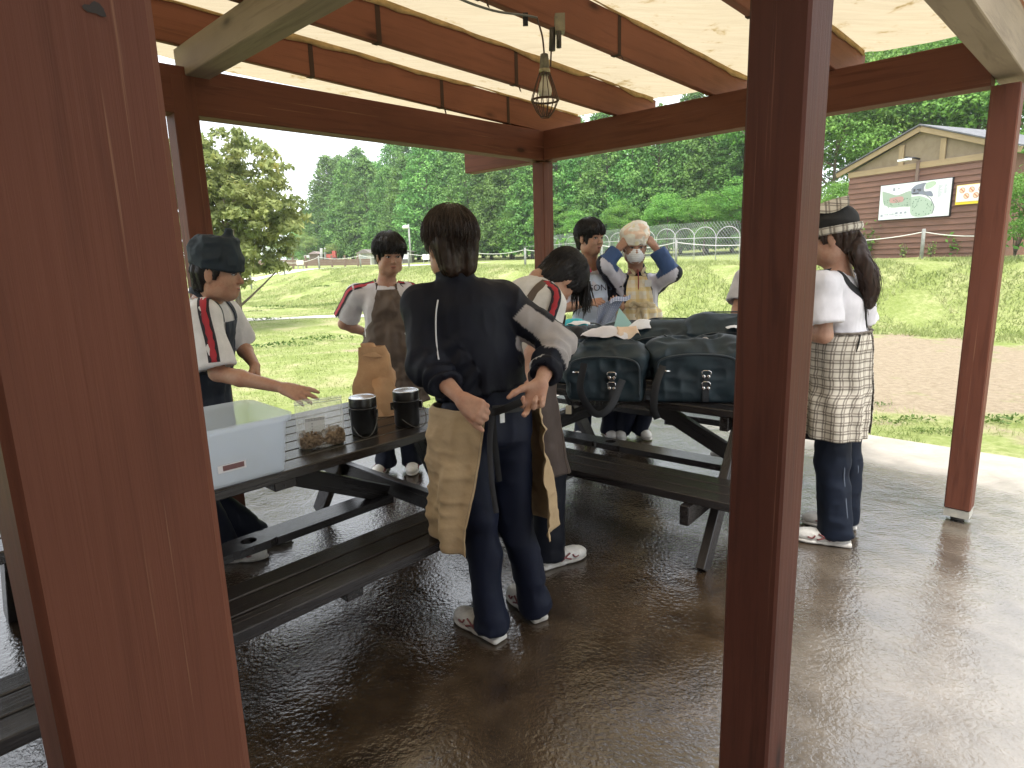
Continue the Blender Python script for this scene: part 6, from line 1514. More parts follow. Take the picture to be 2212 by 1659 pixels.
# ---- 2. the boy bowing his head, tying a dark brown apron
BROWN1 = cloth_mat('dark_brown_apron', (.050, .034, .028), (.066, .046, .038), .8, .4, 14); BROWN2 = cloth_mat('brown_apron', (.115, .082, .062), (.085, .060, .045), .75, .55, 13)
def person_bowed():
    f0 = az(62); r0 = np.cross(f0, UP)
    P = setup(at(1214, 600, 3.08), unit([.42, .34, -.84]), at(1166, 606, 3.05), at(1132, 850, 3.0), f0, at(1142, 640, 3.20), at(1190, 655, 2.92), at(1165, 765, 3.22), at(1163, 742, 2.84), at(1165, 840, 3.08), at(1127, 805, 2.80),
              np.array([.14, 3.08, .47]), np.array([.17, 2.93, .47]), np.array([.04, 3.06, .085]), np.array([.155, 2.875, .085]), unit([.72, .28, .62]))
    root = thing('person', (.10, 2.95, 0), 'boy bowing his head in a dark brown apron with red-striped white sleeve', 'person')
    hr = (P['wrR'], unit(at(1113, 838, 2.80) - P['wrR']), unit([.4, .85, -.1]), 1); hl = (P['wrL'], unit([-.3, -.2, -.8]), unit([.3, -.8, 0]), -1)
    body_skin(root, P, [(hr, dict(curls=(65, 80, 50), spread=.02, thumb=(.7, .4, .5), tc=30)), (hl, dict(curls=(50, 60, 40)))], .0055)
    def ex(f, g): f.ell(g(0, .060, .070), (.066, .040, .045), P['hR'], .03)
    hair_obj(root, P['hc'], P['hR'], BLACKH, 2600, 21, (.08, .17), .012, .06, True, ex, face_cut=.20, zmin=-.12, width=.0036)
    # long fringe hanging straight down
    rng = np.random.default_rng(4); Vs, Fs, o = [], [], 0
    for k in range(170):
        a = rng.uniform(-1.1, 1.1); p0 = P['hc'] + P['hR'] @ (np.array([math.sin(a) * .082, .03 + .075 * math.cos(a), .062 + .03 * rng.random()])); L = rng.uniform(.06, .13); t = np.linspace(0, 1, 7)[:, None]
        q = p0 + np.array([0, 0, -1]) * L * t + P['hR'][:, 1] * (.010 * t * (1 - t * .6)) + rng.normal(size=3) * .012 * t; n_ = np.tile(unit([0.3, -.9, 0]), (7, 1)); V, F = ribbon_geo(q, n_, .009 * np.linspace(1, .15, 7), .001); Vs.append(V); Fs.append(F + o); o += len(V)
    mesh_obj('fringe', np.vstack(Vs), np.vstack(Fs), BLACKH, root)
    tr, tf_ = trousers(root, P, (.004, .005, .010), 6.1)
    f, ends = top_field(P, .60, (.066, .076), (.160, .118), (.150, .115), .02, .060); f.ell(lerp(P['neck'], P['pelvis'], .22) - f0 * .05, (.13, .10, .13), None, .05)
    sh = garment('shirt', f, root, lambda V: np.array((.60, .575, .55)), COTTON, .007, .006, 7.7, (10, 10, 4)); fe = f.ev
    sleeve_stripe(sh, fe, [P['neck'] + (P['shR'] - P['neck']) * .45 + UP * .0, P['shR'], ends['R']], unit([.25, -.9, .35]), .046)
    both = lambda X: np.minimum(fe(X), tf_.ev(X))
    bk = unit(-f0 + [0, -.3, .3]); c0 = lerp(P['neck'], P['pelvis'], .18)
    strap_on(root, fe, [P['neck'] + r0 * .085 - f0 * .01 - UP * .01, c0 + r0 * .06, lerp(P['neck'], P['pelvis'], .45) - r0 * .02, lerp(P['neck'], P['pelvis'], .72) - r0 * .09], [unit(UP + r0 * .6 - f0 * .3), unit(-f0 + r0 * .7 + UP * .5), unit(-f0 + r0 * .4), unit(-f0)], .052, BROWN2, 'apron_strap')
    strap_on(root, fe, [P['neck'] - r0 * .08 - f0 * .01, c0 - r0 * .07, lerp(P['neck'], P['pelvis'], .45) - r0 * .0, lerp(P['neck'], P['pelvis'], .72) + r0 * .09], [unit(UP - r0 * .5 - f0 * .4), unit(-f0 - r0 * .3 + UP * .4), -f0, unit(-f0)], .052, BROWN2, 'apron_strap')
    ax = lambda z: np.array([*lerp(P['pelvis'], P['neck'], np.clip((z - P['pelvis'][2]) / (P['neck'][2] - P['pelvis'][2]), 0, 1))[:2], z])
    half = lambda z: 52 + 83 * np.clip((1.12 - z) / .16, 0, 1)
    ap, Pg = apron(root, both, P, 1.22, .475, half, BROWN1, 'apron', .014, 66, 84, .90, .008, 5.0, 0, .020, ax, 'dark brown apron with a small pale label', .004)
    ed = Pg[20, 62]; V, F = box_geo(at(1228, 885, 2.80), .026, .003, .040, frame(unit([-.35, -.93, 0]))); mesh_obj('label_patch', V, F, plain('patch_cream', (.42, .37, .27), .8), ap, smooth=False)
    tube_on(ap, lambda X: X @ np.zeros(3) + 9, [Pg[22, -14], Pg[30, -14], Pg[45, -14], Pg[-1, -14]], r0, .002, BROWN2, 'seam') if False else None
    mesh_obj('seam', *tube_geo(Pg[16:, 60] + r0 * .002, .0025, 5), BROWN2, ap)
    shoe(root, (.110, 2.842, 0), [.20, .11, 0], (.60, .55, .48)); shoe(root, (.0, 3.06, 0), [.2, .08, 0])
person_bowed()

# ---- 3. the boy in the brown apron, hands behind his back
def person_brown():
    f0 = unit([.26, -.965, 0]); r0 = np.cross(f0, UP)
    P = setup(at(842, 552, 4.36), unit([.40, -.90, -.13]), at(834, 612, 4.40), at(856, 800, 4.43), f0, at(884, 634, 4.44), at(771, 636, 4.38), at(910, 705, 4.58), at(742, 700, 4.50), at(868, 728, 4.66), at(800, 722, 4.62),
              np.array([-.76, 4.36, .50]), np.array([-.93, 4.34, .50]), np.array([-.745, 4.42, .09]), np.array([-.93, 4.38, .09]))
    root = thing('person', (-.84, 4.40, 0), 'black-haired boy facing the table in white shirt and brown apron, hands behind him', 'person')
    body_skin(root, P, [((P['wrR'], unit([.8, .1, -.2]), UP, 1), dict(curls=(50, 50, 40))), ((P['wrL'], unit([-.8, .1, -.2]), UP, -1), dict(curls=(50, 50, 40)))], .006, 1.06)
    face_parts(root, P['hc'], P['hR'], 1.06, True, (-.002, -.001))
    def ex(f, g): f.ell(g(-.012, .070, .070), (.074, .040, .042), P['hR'], .03); f.ell(g(.03, .03, .105), (.06, .07, .03), P['hR'], .03)
    hair_obj(root, P['hc'], P['hR'], BLACKH, 2600, 31, (.06, .13), .013, .02, True, ex, face_cut=.052, front_len=.020, zmin=-.07, width=.0045, lift=.016)
    tr, tf_ = trousers(root, P, TROU, 8.2, .009)
    f, ends = top_field(P, .72, (.072, .088), (.175, .118), (.165, .118), .02, .070)
    sh = garment('shirt', f, root, lambda V: np.array((.60, .575, .60)), COTTON, .008, .008, 9.1, (9, 9, 3.4)); fe = f.ev
    sleeve_stripe(sh, fe, [P['neck'] + r0 * .075 + UP * .005, P['shR'] - r0 * .005, ends['R']], unit(r0 * .75 + f0 * .62 + UP * .35), .046)
    sleeve_stripe(sh, fe, [P['neck'] - r0 * .075 + UP * .005, P['shL'], ends['L']], unit(-r0 * .8 + f0 * .5 + UP * .35), .046)
    for sx in (1, -1): tube_on(sh, fe, [P['neck'] + r0 * .09 * sx - UP * .01, P['neck'] + r0 * .12 * sx - UP * .07, P['neck'] + r0 * .125 * sx - UP * .15, P['neck'] + r0 * .13 * sx - UP * .22], f0 + r0 * sx * .15, .003, plain('dark_piping', (.05, .05, .06), .7), 'piping', 28)
    both = lambda X: np.minimum(fe(X), tf_.ev(X))
    half = lambda z: 34 + 12 * np.clip((1.36 - z) / .25, 0, 1) + 62 * np.clip((1.10 - z) / .14, 0, 1)
    ap, Pg = apron(root, both, P, 1.305, .50, half, BROWN2, 'apron', .012, 60, 70, .95, .012, 7.0, 4, .02, None, 'creased brown apron with a neck strap', .014)
    for k, sx in ((0, -1), (-1, 1)):
        pts = [Pg[0, k], lerp(Pg[0, k], P['neck'] + r0 * .062 * sx + f0 * .03, .5) + f0 * .03, P['neck'] + r0 * .068 * sx + UP * .025]; strap_on(root, fe, [p - f0 * .05 for p in pts], [f0, unit(f0 + UP * .3), unit(UP + r0 * sx * .4 + f0 * .3)], .013, BROWN1, 'neck_strap', .004)
    shoe(root, np.array([-.75, 4.50, 0]), [.1, -1, 0], (.62, .58, .52)); shoe(root, np.array([-.95, 4.46, 0]), [-.1, -1, 0])
person_brown()

# ---- 4. the boy in the navy head scarf, reaching over the tub
def person_scarf():
    f0 = az(84); r0 = np.cross(f0, UP)
    P = setup(at(470, 590, 3.00), unit([.99, .02, -.10]), at(447, 648, 3.03), at(425, 850, 3.12), f0, at(487, 678, 3.20), at(437, 680, 2.88), at(519, 742, 3.30), at(470, 806, 2.83), at(550, 788, 3.12), at(612, 838, 2.74),
              at(432, 1060, 3.1), at(425, 1060, 3.0), np.array([-1.42, 3.22, .09]), np.array([-1.50, 3.02, .09]))
    root = thing('person', (-1.45, 3.10, 0), 'boy in a navy head scarf reaching his arm over the plastic tub', 'person')
    hr = (P['wrR'], unit(at(665, 856, 2.70) - P['wrR']), unit([.1, .55, -.75]), 1); hl = (P['wrL'], unit([.25, -.45, -.65]), unit([-.6, -.2, .2]), -1)
    body_skin(root, P, [(hr, dict(curls=(8, 12, 8), spread=.22, thumb=(.8, .45, .35), tc=10)), (hl, dict(curls=(65, 75, 50), spread=.02, thumb=(.8, .3, .5), tc=25))], .005, 1.08)
    face_parts(root, P['hc'], P['hR'], 1.08)
    c, R = P['hc'], P['hR'] * 1.0; g = lambda x, y, z: c + R @ (np.array([x, y, z]) * 1.08)
    hair_obj(root, c, R, BLACKH, 260, 41, (.03, .06), .0, .045, face_cut=.03, zmin=-.08, width=.004, lift=.002)
    f = Field(); f.econe(g(0, .000, .022), g(0, .008, .150), (.096, .112), (.080, .086), R[:, 0], .02, flat=2); f.ell(g(0, -.004, .06), (.096, .112, .088), R, .03); f.cap(g(0, .045, .145), g(0, .050, .180), .03, .012, .03); f.ell(g(0, -.085, .105), (.05, .03, .05), R, .03)
    f.plane(g(0, 0, .018), -unit(R @ np.array([0, .18, 1]))); f.ell(g(0, 0, .0), (.082, .10, .06), R, -1, sub=True)
    V, F = f.mesh(.006); N = vert_normals(V, F); V = folds(V, N, .006, 2.0, (12, 12, 16)); mesh_obj('head_scarf', V, F, cloth_mat('scarf_navy', (.009, .017, .027), (.014, .026, .040), .8), root)
    tr, tf_ = trousers(root, P, TROU, 12.2, .01)
    f, ends = top_field(P, .90, (.070, .084), (.165, .122), (.160, .118), .03, .064)
    sh = garment('shirt', f, root, lambda V: np.array((.66, .645, .655)), COTTON, .007, .007, 13.1, (9, 9, 3.4)); fe = f.ev
    sleeve_stripe(sh, fe, [P['neck'] + r0 * .06 + f0 * .015 + UP * .0, P['shR'] + f0 * .012, lerp(P['shR'], ends['R'], .5) + f0 * .01, ends['R']], unit(r0 * .95 + f0 * .30 + UP * .1), .048)
    both = lambda X: np.minimum(fe(X), tf_.ev(X)); NB = cloth_mat('navy_apron', (.016, .022, .036), (.024, .034, .052), .8)
    half = lambda z: 32 + 75 * np.clip((1.08 - z) / .12, 0, 1)
    ap, Pg = apron(root, both, P, 1.235, .55, half, NB, 'apron', .012, 50, 60, .95, .008, 4.0, 0, .015, None, 'navy apron', .005)
    for sx in (1, -1):
        k = -1 if sx > 0 else 0; pts = [Pg[0, k], P['neck'] + r0 * .075 * sx + f0 * .05 - UP * .02, P['neck'] + r0 * .066 * sx + UP * .03 - f0 * .01, P['neck'] - f0 * .06 + r0 * .02 * sx + UP * .05]
        strap_on(root, lambda X: np.minimum(fe(X), np.linalg.norm(X - P['neck'] - UP * .03, axis=-1) - .066), [p - f0 * .02 for p in pts[:2]] + pts[2:], [f0, unit(f0 + UP * .5), unit(r0 * sx + UP * .6), unit(-f0 + UP * .3)], .030, NB, 'neck_strap', .005)
    shoe(root, np.array([-1.50, 3.22, 0]), f0); shoe(root, np.array([-1.56, 3.02, 0]), f0)
person_scarf()

# ---- 5. the girl in the pale blue apron holding a checked cloth
def person_blue():
    f0 = unit([.22, -.975, 0]); r0 = np.cross(f0, UP)
    P = setup(at(1275, 514, 4.98), unit([.62, -.77, -.06]), at(1276, 578, 5.02), at(1288, 752, 5.05), f0, at(1322, 602, 5.06), at(1234, 602, 4.98), at(1345, 664, 5.0), at(1216, 666, 4.94), at(1337, 660, 4.82), at(1264, 656, 4.78),
              np.array([.80, 5.02, .50]), np.array([.60, 5.0, .50]), np.array([.80, 5.10, .09]), np.array([.58, 5.08, .09]))
    root = thing('person', (.69, 5.05, 0), 'girl with black fringe in a pale blue apron holding a checked cloth', 'person')
    hr = (P['wrR'], unit(at(1300, 650, 4.70) - P['wrR']), unit([.1, .5, -.8]), 1); hl = (P['wrL'], unit(at(1322, 655, 4.66) - P['wrL']), unit([-.3, .2, .9]), -1)
    body_skin(root, P, [(hr, dict(curls=(18, 24, 20), spread=.16, tc=15)), (hl, dict(curls=(30, 40, 30), spread=.05, tc=20))], .006, 1.10)
    face_parts(root, P['hc'], P['hR'], 1.10, True, (.003, 0))
    def ex(f, g): f.ell(g(0, .072, .072), (.072, .034, .042), P['hR'], .025); f.cap(g(0, -.10, .0), g(-.01, -.125, -.08), .032, .018, .02); f.cap(g(.074, .03, .02), g(.074, .035, -.05), .011, .005, .012); f.cap(g(-.074, .03, .02), g(-.074, .035, -.05), .011, .005, .012)
    hair_obj(root, P['hc'], P['hR'], BLACKH, 2200, 51, (.06, .12), .013, .02, True, ex, face_cut=.05, front_len=.022, zmin=-.07, width=.0045, lift=.012)
    tr, tf_ = trousers(root, P, TROU, 3.3, .01)
    f, ends = top_field(P, 1.0, (.066, .074), (.160, .110), (.150, .108), .02, .070)
    def col(V):
        C = np.tile(np.array(NAVYC) * 1.5, (len(V), 1)); q = (V - P['neck']); x = q @ r0; y = q @ f0; C[(np.abs(x) < .042) & (y > .0) & (q[:, 2] < .03)] = (.62, .60, .66)
        t, qq, d = arm_coords(V, P['shR'], P['elR']); C[(d < .12) & (t > .25) & (qq @ f0 > .02)] = (.52, .50, .56); return C
    jk = garment('track_jacket', f, root, col, NYLON, .008, .007, 5.5); fe = f.ev
    sleeve_stripe(jk, fe, [P['neck'] - r0 * .085, P['shL'], ends['L']], unit(-r0 * .8 + f0 * .6 + UP * .2), .046)
    PINK = plain('pink_collar', (.52, .03, .10), .7)
    for sx in (1, -1):
        pts = np.array([P['neck'] + r0 * .062 * sx - f0 * .02 + UP * .055, P['neck'] + r0 * .080 * sx + f0 * .055 + UP * .030, P['neck'] + r0 * .060 * sx + f0 * .120 - UP * .045]); q = smooth_curve(pts, 6); mesh_obj('collar', *ribbon_geo(q, np.tile(unit(r0 * sx * .7 + f0 * .5 + UP * .45), (len(q), 1)), .062, .006), PINK, jk)
    both = lambda X: np.minimum(fe(X), tf_.ev(X)); BL = cloth_mat('pale_blue_cotton', (.60, .67, .80), (.52, .60, .74), .85, .4, 12)
    half = lambda z: 40 + 62 * np.clip((1.14 - z) / .16, 0, 1)
    ap, Pg = apron(root, both, P, 1.345, .55, half, BL, 'apron', .012, 60, 66, .98, .010, 3.0, 2, .02, None, 'pale blue apron with dark lettering', .007)
    for k, sx in ((0, -1), (-1, 1)): mesh_obj('shoulder_strap', *ribbon_geo(smooth_curve([Pg[0, k], lerp(Pg[0, k], P['neck'], .5) + r0 * .04 * sx * 1 + f0 * .045 + UP * .015, P['neck'] + r0 * .095 * sx + UP * .030], 7), np.tile(unit(f0 + UP * .4), (15, 1)), .040), BL, ap)
    INK = plain('apron_ink', (.030, .035, .06), .8); i0, cx = 9, 38
    cx = 31; xd = unit(Pg[i0, cx - 10] - Pg[i0, cx + 10]); flat_text("RSON'S", Pg[i0, cx] + f0 * .020, xd, UP, .066, INK, ap)
    t0 = Pg[20, 18] + f0 * .014; xx = xd * 1.0
    for a, b_ in (((-.020, -.05), (-.004, .03)), ((.020, -.05), (.004, .03)), ((-.011, -.012), (.011, -.012)), ((0, .03), (0, .06)), ((-.015, -.03), (.015, -.03))): mesh_obj('printed_tower', *tube_geo([t0 + xx * a[0] + UP * a[1], t0 + xx * b_[0] + UP * b_[1]], .0028, 5), INK, ap)
    # pockets
    mesh_obj('pocket_seam', *tube_geo([Pg[33, 8] + f0 * .003, Pg[33, 33] + f0 * .004, Pg[33, 58] + f0 * .003], .003, 5), cloth_mat('blue_seam', (.30, .36, .50)), ap)
    shoe(root, np.array([.78, 5.20, 0]), [.15, -1, 0]); shoe(root, np.array([.56, 5.18, 0]), [-.1, -1, 0])
    # checked cloth in her hands
    CH = plaid('checked_cloth', (.62, .66, .74), (.05, .08, .20), (.12, .16, .30), .018, .32)
    n1, n2 = 26, 34; a, b_ = np.meshgrid(np.linspace(0, 1, n1), np.linspace(0, 1, n2), indexing='ij')
    A0, A1 = at(1292, 662, 4.66), at(1346, 650, 4.64); dn = np.array([-.03, .02, -.20])
    Pc = A0 + (A1 - A0) * a[..., None] + dn * b_[..., None] * (1 - .25 * a)[..., None] + np.array([0, -.022, 0]) * np.sin(a * 9 + b_ * 2)[..., None] * b_[..., None] + UP * (.02 * np.sin(a * 3.1))[..., None] - np.array([.06, 0, 0]) * (b_ * a)[..., None]
    V, F = grid_geo(Pc); o = mesh_obj('checked_cloth', V, F, CH, None, loc=A0, uv=np.stack([a * .2, b_ * .24], -1).reshape(-1, 2)); tag(o, 'blue and white checked cloth held by the girl in the pale blue apron', 'cloth')
    B0, B1 = at(1318, 652, 4.64), at(1362, 640, 4.60); a, b_ = np.meshgrid(np.linspace(0, 1, 16), np.linspace(-1, 1, 10), indexing='ij')
    Pc = B0 + (B1 - B0) * a[..., None] + np.array([.01, .05, .012]) * b_[..., None] + UP * (.012 * (1 - b_ ** 2) + .010 * np.sin(a * 6))[..., None]; V, F = grid_geo(Pc); o2 = mesh_obj('folded_corner', V, F, CH, o, uv=np.stack([a * .15, b_ * .05], -1).reshape(-1, 2))
person_blue()

# ---- 6. the masked person tying on a patterned cap
def person_mask():
    f0 = unit([-.06, -1, 0]); r0 = np.cross(f0, UP)
    P = setup(at(1371, 532, 4.92), unit([-.04, -.98, -.14]), at(1375, 590, 4.98), at(1382, 760, 5.0), f0, at(1416, 612, 5.0), at(1338, 612, 4.98), at(1452, 590, 4.84), at(1308, 572, 4.84), at(1416, 535, 4.86), at(1336, 538, 4.86),
              at(1400, 870, 5.0), at(1362, 870, 5.0), np.array([1.05, 5.08, .09]), np.array([.90, 5.08, .09]))
    root = thing('person', (.98, 5.0, 0), 'person in a face mask with both hands raised to a cream patterned cap', 'person')
    hr = (P['wrR'], unit(at(1352, 520, 4.86) - P['wrR']), unit([.5, .75, 0]), 1); hl = (P['wrL'], unit(at(1402, 518, 4.86) - P['wrL']), unit([-.5, .75, 0]), -1)
    body_skin(root, P, [(hr, dict(curls=(50, 55, 30), spread=.10, sc=.92, thumb=(.8, .35, .5), tc=15)), (hl, dict(curls=(50, 55, 30), spread=.10, sc=.92, thumb=(.8, .35, .5), tc=15))], .006, 1.08)
    face_parts(root, P['hc'], P['hR'], 1.08, False)
    c, R = P['hc'], P['hR']; g = lambda x, y, z: c + R @ (np.array([x, y, z]) * 1.08)
    f = Field(); f.ell(g(0, .030, -.058), (.072, .074, .064), R, .02); f.ell(g(0, .085, -.045), (.030, .024, .040), R, .04); f.plane(g(0, 0, -.006), R[:, 2]); V, F = f.mesh(.005); N = vert_normals(V, F); q = (V - c) @ R; V = V + N * (.0022 * np.sin(q[:, 2] * 420))[:, None]
    mk = mesh_obj('face_mask', V, F, M('mask_white', (.80, .82, .84), .8), root)
    for sx in (1, -1): mesh_obj('ear_loop', *tube_geo(smooth_curve([g(.058 * sx, .055, -.035), g(.074 * sx, .02, -.01), g(.084 * sx, -.012, -.005)], 5), .002, 5), MATS['mask_white'], mk)
    f = Field(); f.ell(g(0, -.012, .080), (.104, .118, .070), R, .03); f.ell(g(-.025, -.02, .125), (.066, .076, .050), R, .03); f.ell(g(.04, .01, .10), (.05, .06, .035), R, .03); f.econe(g(0, -.010, .028), g(0, -.010, .06), (.092, .112), (.094, .114), R[:, 0], .02); f.plane(g(0, 0, .022), -unit(R @ np.array([0, .05, 1]))); f.ell(g(0, -.005, .0), (.082, .102, .06), R, -1, sub=True)
    def capc(V):
        q = (V - c) @ R; a = np.arctan2(q[:, 0], q[:, 1]); k1 = vnoise(np.stack([a * 2.2, q[:, 2] * 26, a * 0], 1)); C = np.tile(np.array([.80, .76, .68]), (len(V), 1)); C[k1 > .45] = (.80, .60, .46); C[k1 < -.55] = (.80, .73, .48); return C
    V, F = f.mesh(.006); N = vert_normals(V, F); V = folds(V, N, .009, 6.0, (15, 15, 15)); mesh_obj('cap', V, F, COTTON, root, colors=capc(V))
    tr, tf_ = trousers(root, P, TROU, 4.7, .01)
    f, ends = top_field(P, 1.88, (.068, .066), (.160, .110), (.150, .108), .02, .058); f.cap(P['neck'] - UP * .01, P['neck'] + UP * .05, .066, .064, .02); f.cap(P['neck'], P['neck'] + UP * .12, .054, .054, -1, sub=True)
    def col(V):
        C = np.tile(np.array(NAVYC) * 1.4, (len(V), 1))
        for s_, sg in (('R', 1), ('L', -1)):
            t, q, d = arm_coords(V, P['sh' + s_], P['el' + s_]); t2, q2, d2 = arm_coords(V, P['el' + s_], P['wr' + s_]); inn = unit(f0 * .8 - r0 * sg * .5)
            C[(d < .11) & (t > .15) & ((q @ inn) / (d + 1e-6) > .35)] = (.56, .55, .62); C[(d2 < .11) & (t2 > .1) & ((q2 @ inn) / (d2 + 1e-6) > -.2)] = (.045, .085, .20)
        q = V - P['neck']; C[(np.abs(np.abs(q @ r0) - .135) < .026) & (q[:, 2] < -.10) & (q @ f0 > -.02)] = (.56, .55, .62); return C
    jk = garment('track_jacket', f, root, col, NYLON, .008, .008, 2.5); fe = f.ev
    for sx in (1, -1): tube_on(jk, fe, [P['neck'] + r0 * .085 * sx - UP * .01, P['neck'] + r0 * .11 * sx - UP * .06, P['neck'] + r0 * .12 * sx - UP * .12], f0, .0035, WPIPE, 'piping', 20)
    V, F = tube_geo([P['neck'] + f0 * .075 + UP * .03, P['neck'] + f0 * .11 - UP * .05, P['neck'] + f0 * .118 - UP * .12], .004, 6); mesh_obj('zip', V, F, plain('zip_red', (.30, .03, .04), .5), jk)
    both = lambda X: np.minimum(fe(X), tf_.ev(X)); YP = plaid('yellow_check', (.82, .77, .66), (.78, .58, .22), (.80, .68, .48), .085, .34)
    half = lambda z: 44 + 62 * np.clip((1.13 - z) / .16, 0, 1)
    ap, Pg = apron(root, both, P, 1.325, .58, half, YP, 'apron', .013, 60, 66, 1.05, .014, 9.0, 0, .035, None, 'cream and yellow checked apron tied in front', .007)
    TP = cloth_mat('cream_tape', (.66, .54, .34)); iw = 18
    for k, sx in ((0, -1), (-1, 1)): mesh_obj('neck_strap', *ribbon_geo(smooth_curve([Pg[0, k] + f0 * .002, lerp(Pg[0, k], P['neck'], .5) + f0 * .055 + UP * .01, P['neck'] + r0 * .062 * sx + f0 * .03 + UP * .045], 7), np.tile(unit(f0 + UP * .3), (15, 1)), .022), TP, ap)
    mesh_obj('waist_tie', *ribbon_geo(Pg[iw, 3:-3] + f0 * .006, np.array([unit(p - lerp(P['neck'], P['pelvis'], .6) * [1, 1, 0] - UP * p[2]) for p in Pg[iw, 3:-3]]), .028, .004), TP, ap)
    kc = Pg[iw, 33] + f0 * .018
    for e in ([(-.08, .0), (-.05, .028), (0, 0)], [(.08, .0), (.05, .028), (0, 0)], [(0, 0), (-.025, -.09), (-.02, -.20)], [(0, 0), (.03, -.09), (.03, -.18)]): q = smooth_curve([kc + r0 * a + UP * z for a, z in e], 6); mesh_obj('bow', *ribbon_geo(q, np.tile(f0, (len(q), 1)), .024, .004), TP, ap)
    V, F = box_geo(at(1400, 612, 4.85), .05, .004, .05, frame(f0)); mesh_obj('name_badge', V, F, plain('badge', (.6, .6, .6), .6), jk, smooth=False)
    shoe(root, np.array([1.07, 5.18, 0]), [.1, -1, 0]); shoe(root, np.array([.90, 5.18, 0]), [-.1, -1, 0])
person_mask()

# ---- 7. the person mostly hidden behind the thick near post
def person_hidden():
    f0 = az(-112); r0 = np.cross(f0, UP)
    P = setup(at(1660, 530, 4.25), f0, at(1668, 585, 4.28), at(1672, 790, 4.30), f0, at(1672, 600, 4.12), at(1655, 600, 4.45), at(1620, 690, 4.05), at(1600, 665, 4.50), at(1592, 700, 3.98), at(1580, 690, 4.22),
              np.array([1.62, 4.30, .5]), np.array([1.80, 4.36, .5]), np.array([1.93, 4.16, .09]), np.array([1.64, 4.47, .09]))
    P['shL'] = at(1612, 600, 4.12); P['elL'] = at(1594, 668, 4.05); P['wrL'] = at(1590, 700, 3.95)
    root = thing('person', (1.78, 4.30, 0), 'person in a pale grey shirt almost hidden behind the thick near post', 'person')
    body_skin(root, P, [((P['wrR'], unit([-.4, -.5, -.5]), UP, 1), dict(curls=(40, 40, 30))), ((P['wrL'], unit([-.2, -.5, -.8]), unit([-.5, .5, 0]), -1), dict(curls=(55, 60, 40)))], .007, 1.05)
    hair_obj(root, P['hc'], P['hR'], BLACKH, 400, 61, (.05, .1), .012, .05)
    tr, tf_ = trousers(root, P, TROU, 1.7, .011)
    f, ends = top_field(P, .80, (.066, .082), (.155, .112), (.150, .110), .02)
    garment('shirt', f, root, lambda V: np.array((.50, .475, .49)), COTTON, .009, .007, 3.9)
    V, F = tube_geo([lerp(P['elL'], P['wrL'], .62) + .032 * np.array([math.cos(a), math.sin(a), .35 * math.cos(a)]) for a in np.linspace(0, 2 * np.pi, 16, endpoint=False)], .004, 6, closed=True); mesh_obj('wrist_band', V, F, BSTRAP, root)
    shoe(root, np.array([1.98, 4.20, 0]), [-.3, -.1, 0]); shoe(root, np.array([1.70, 4.52, 0]), [-.9, -.3, 0])
person_hidden()

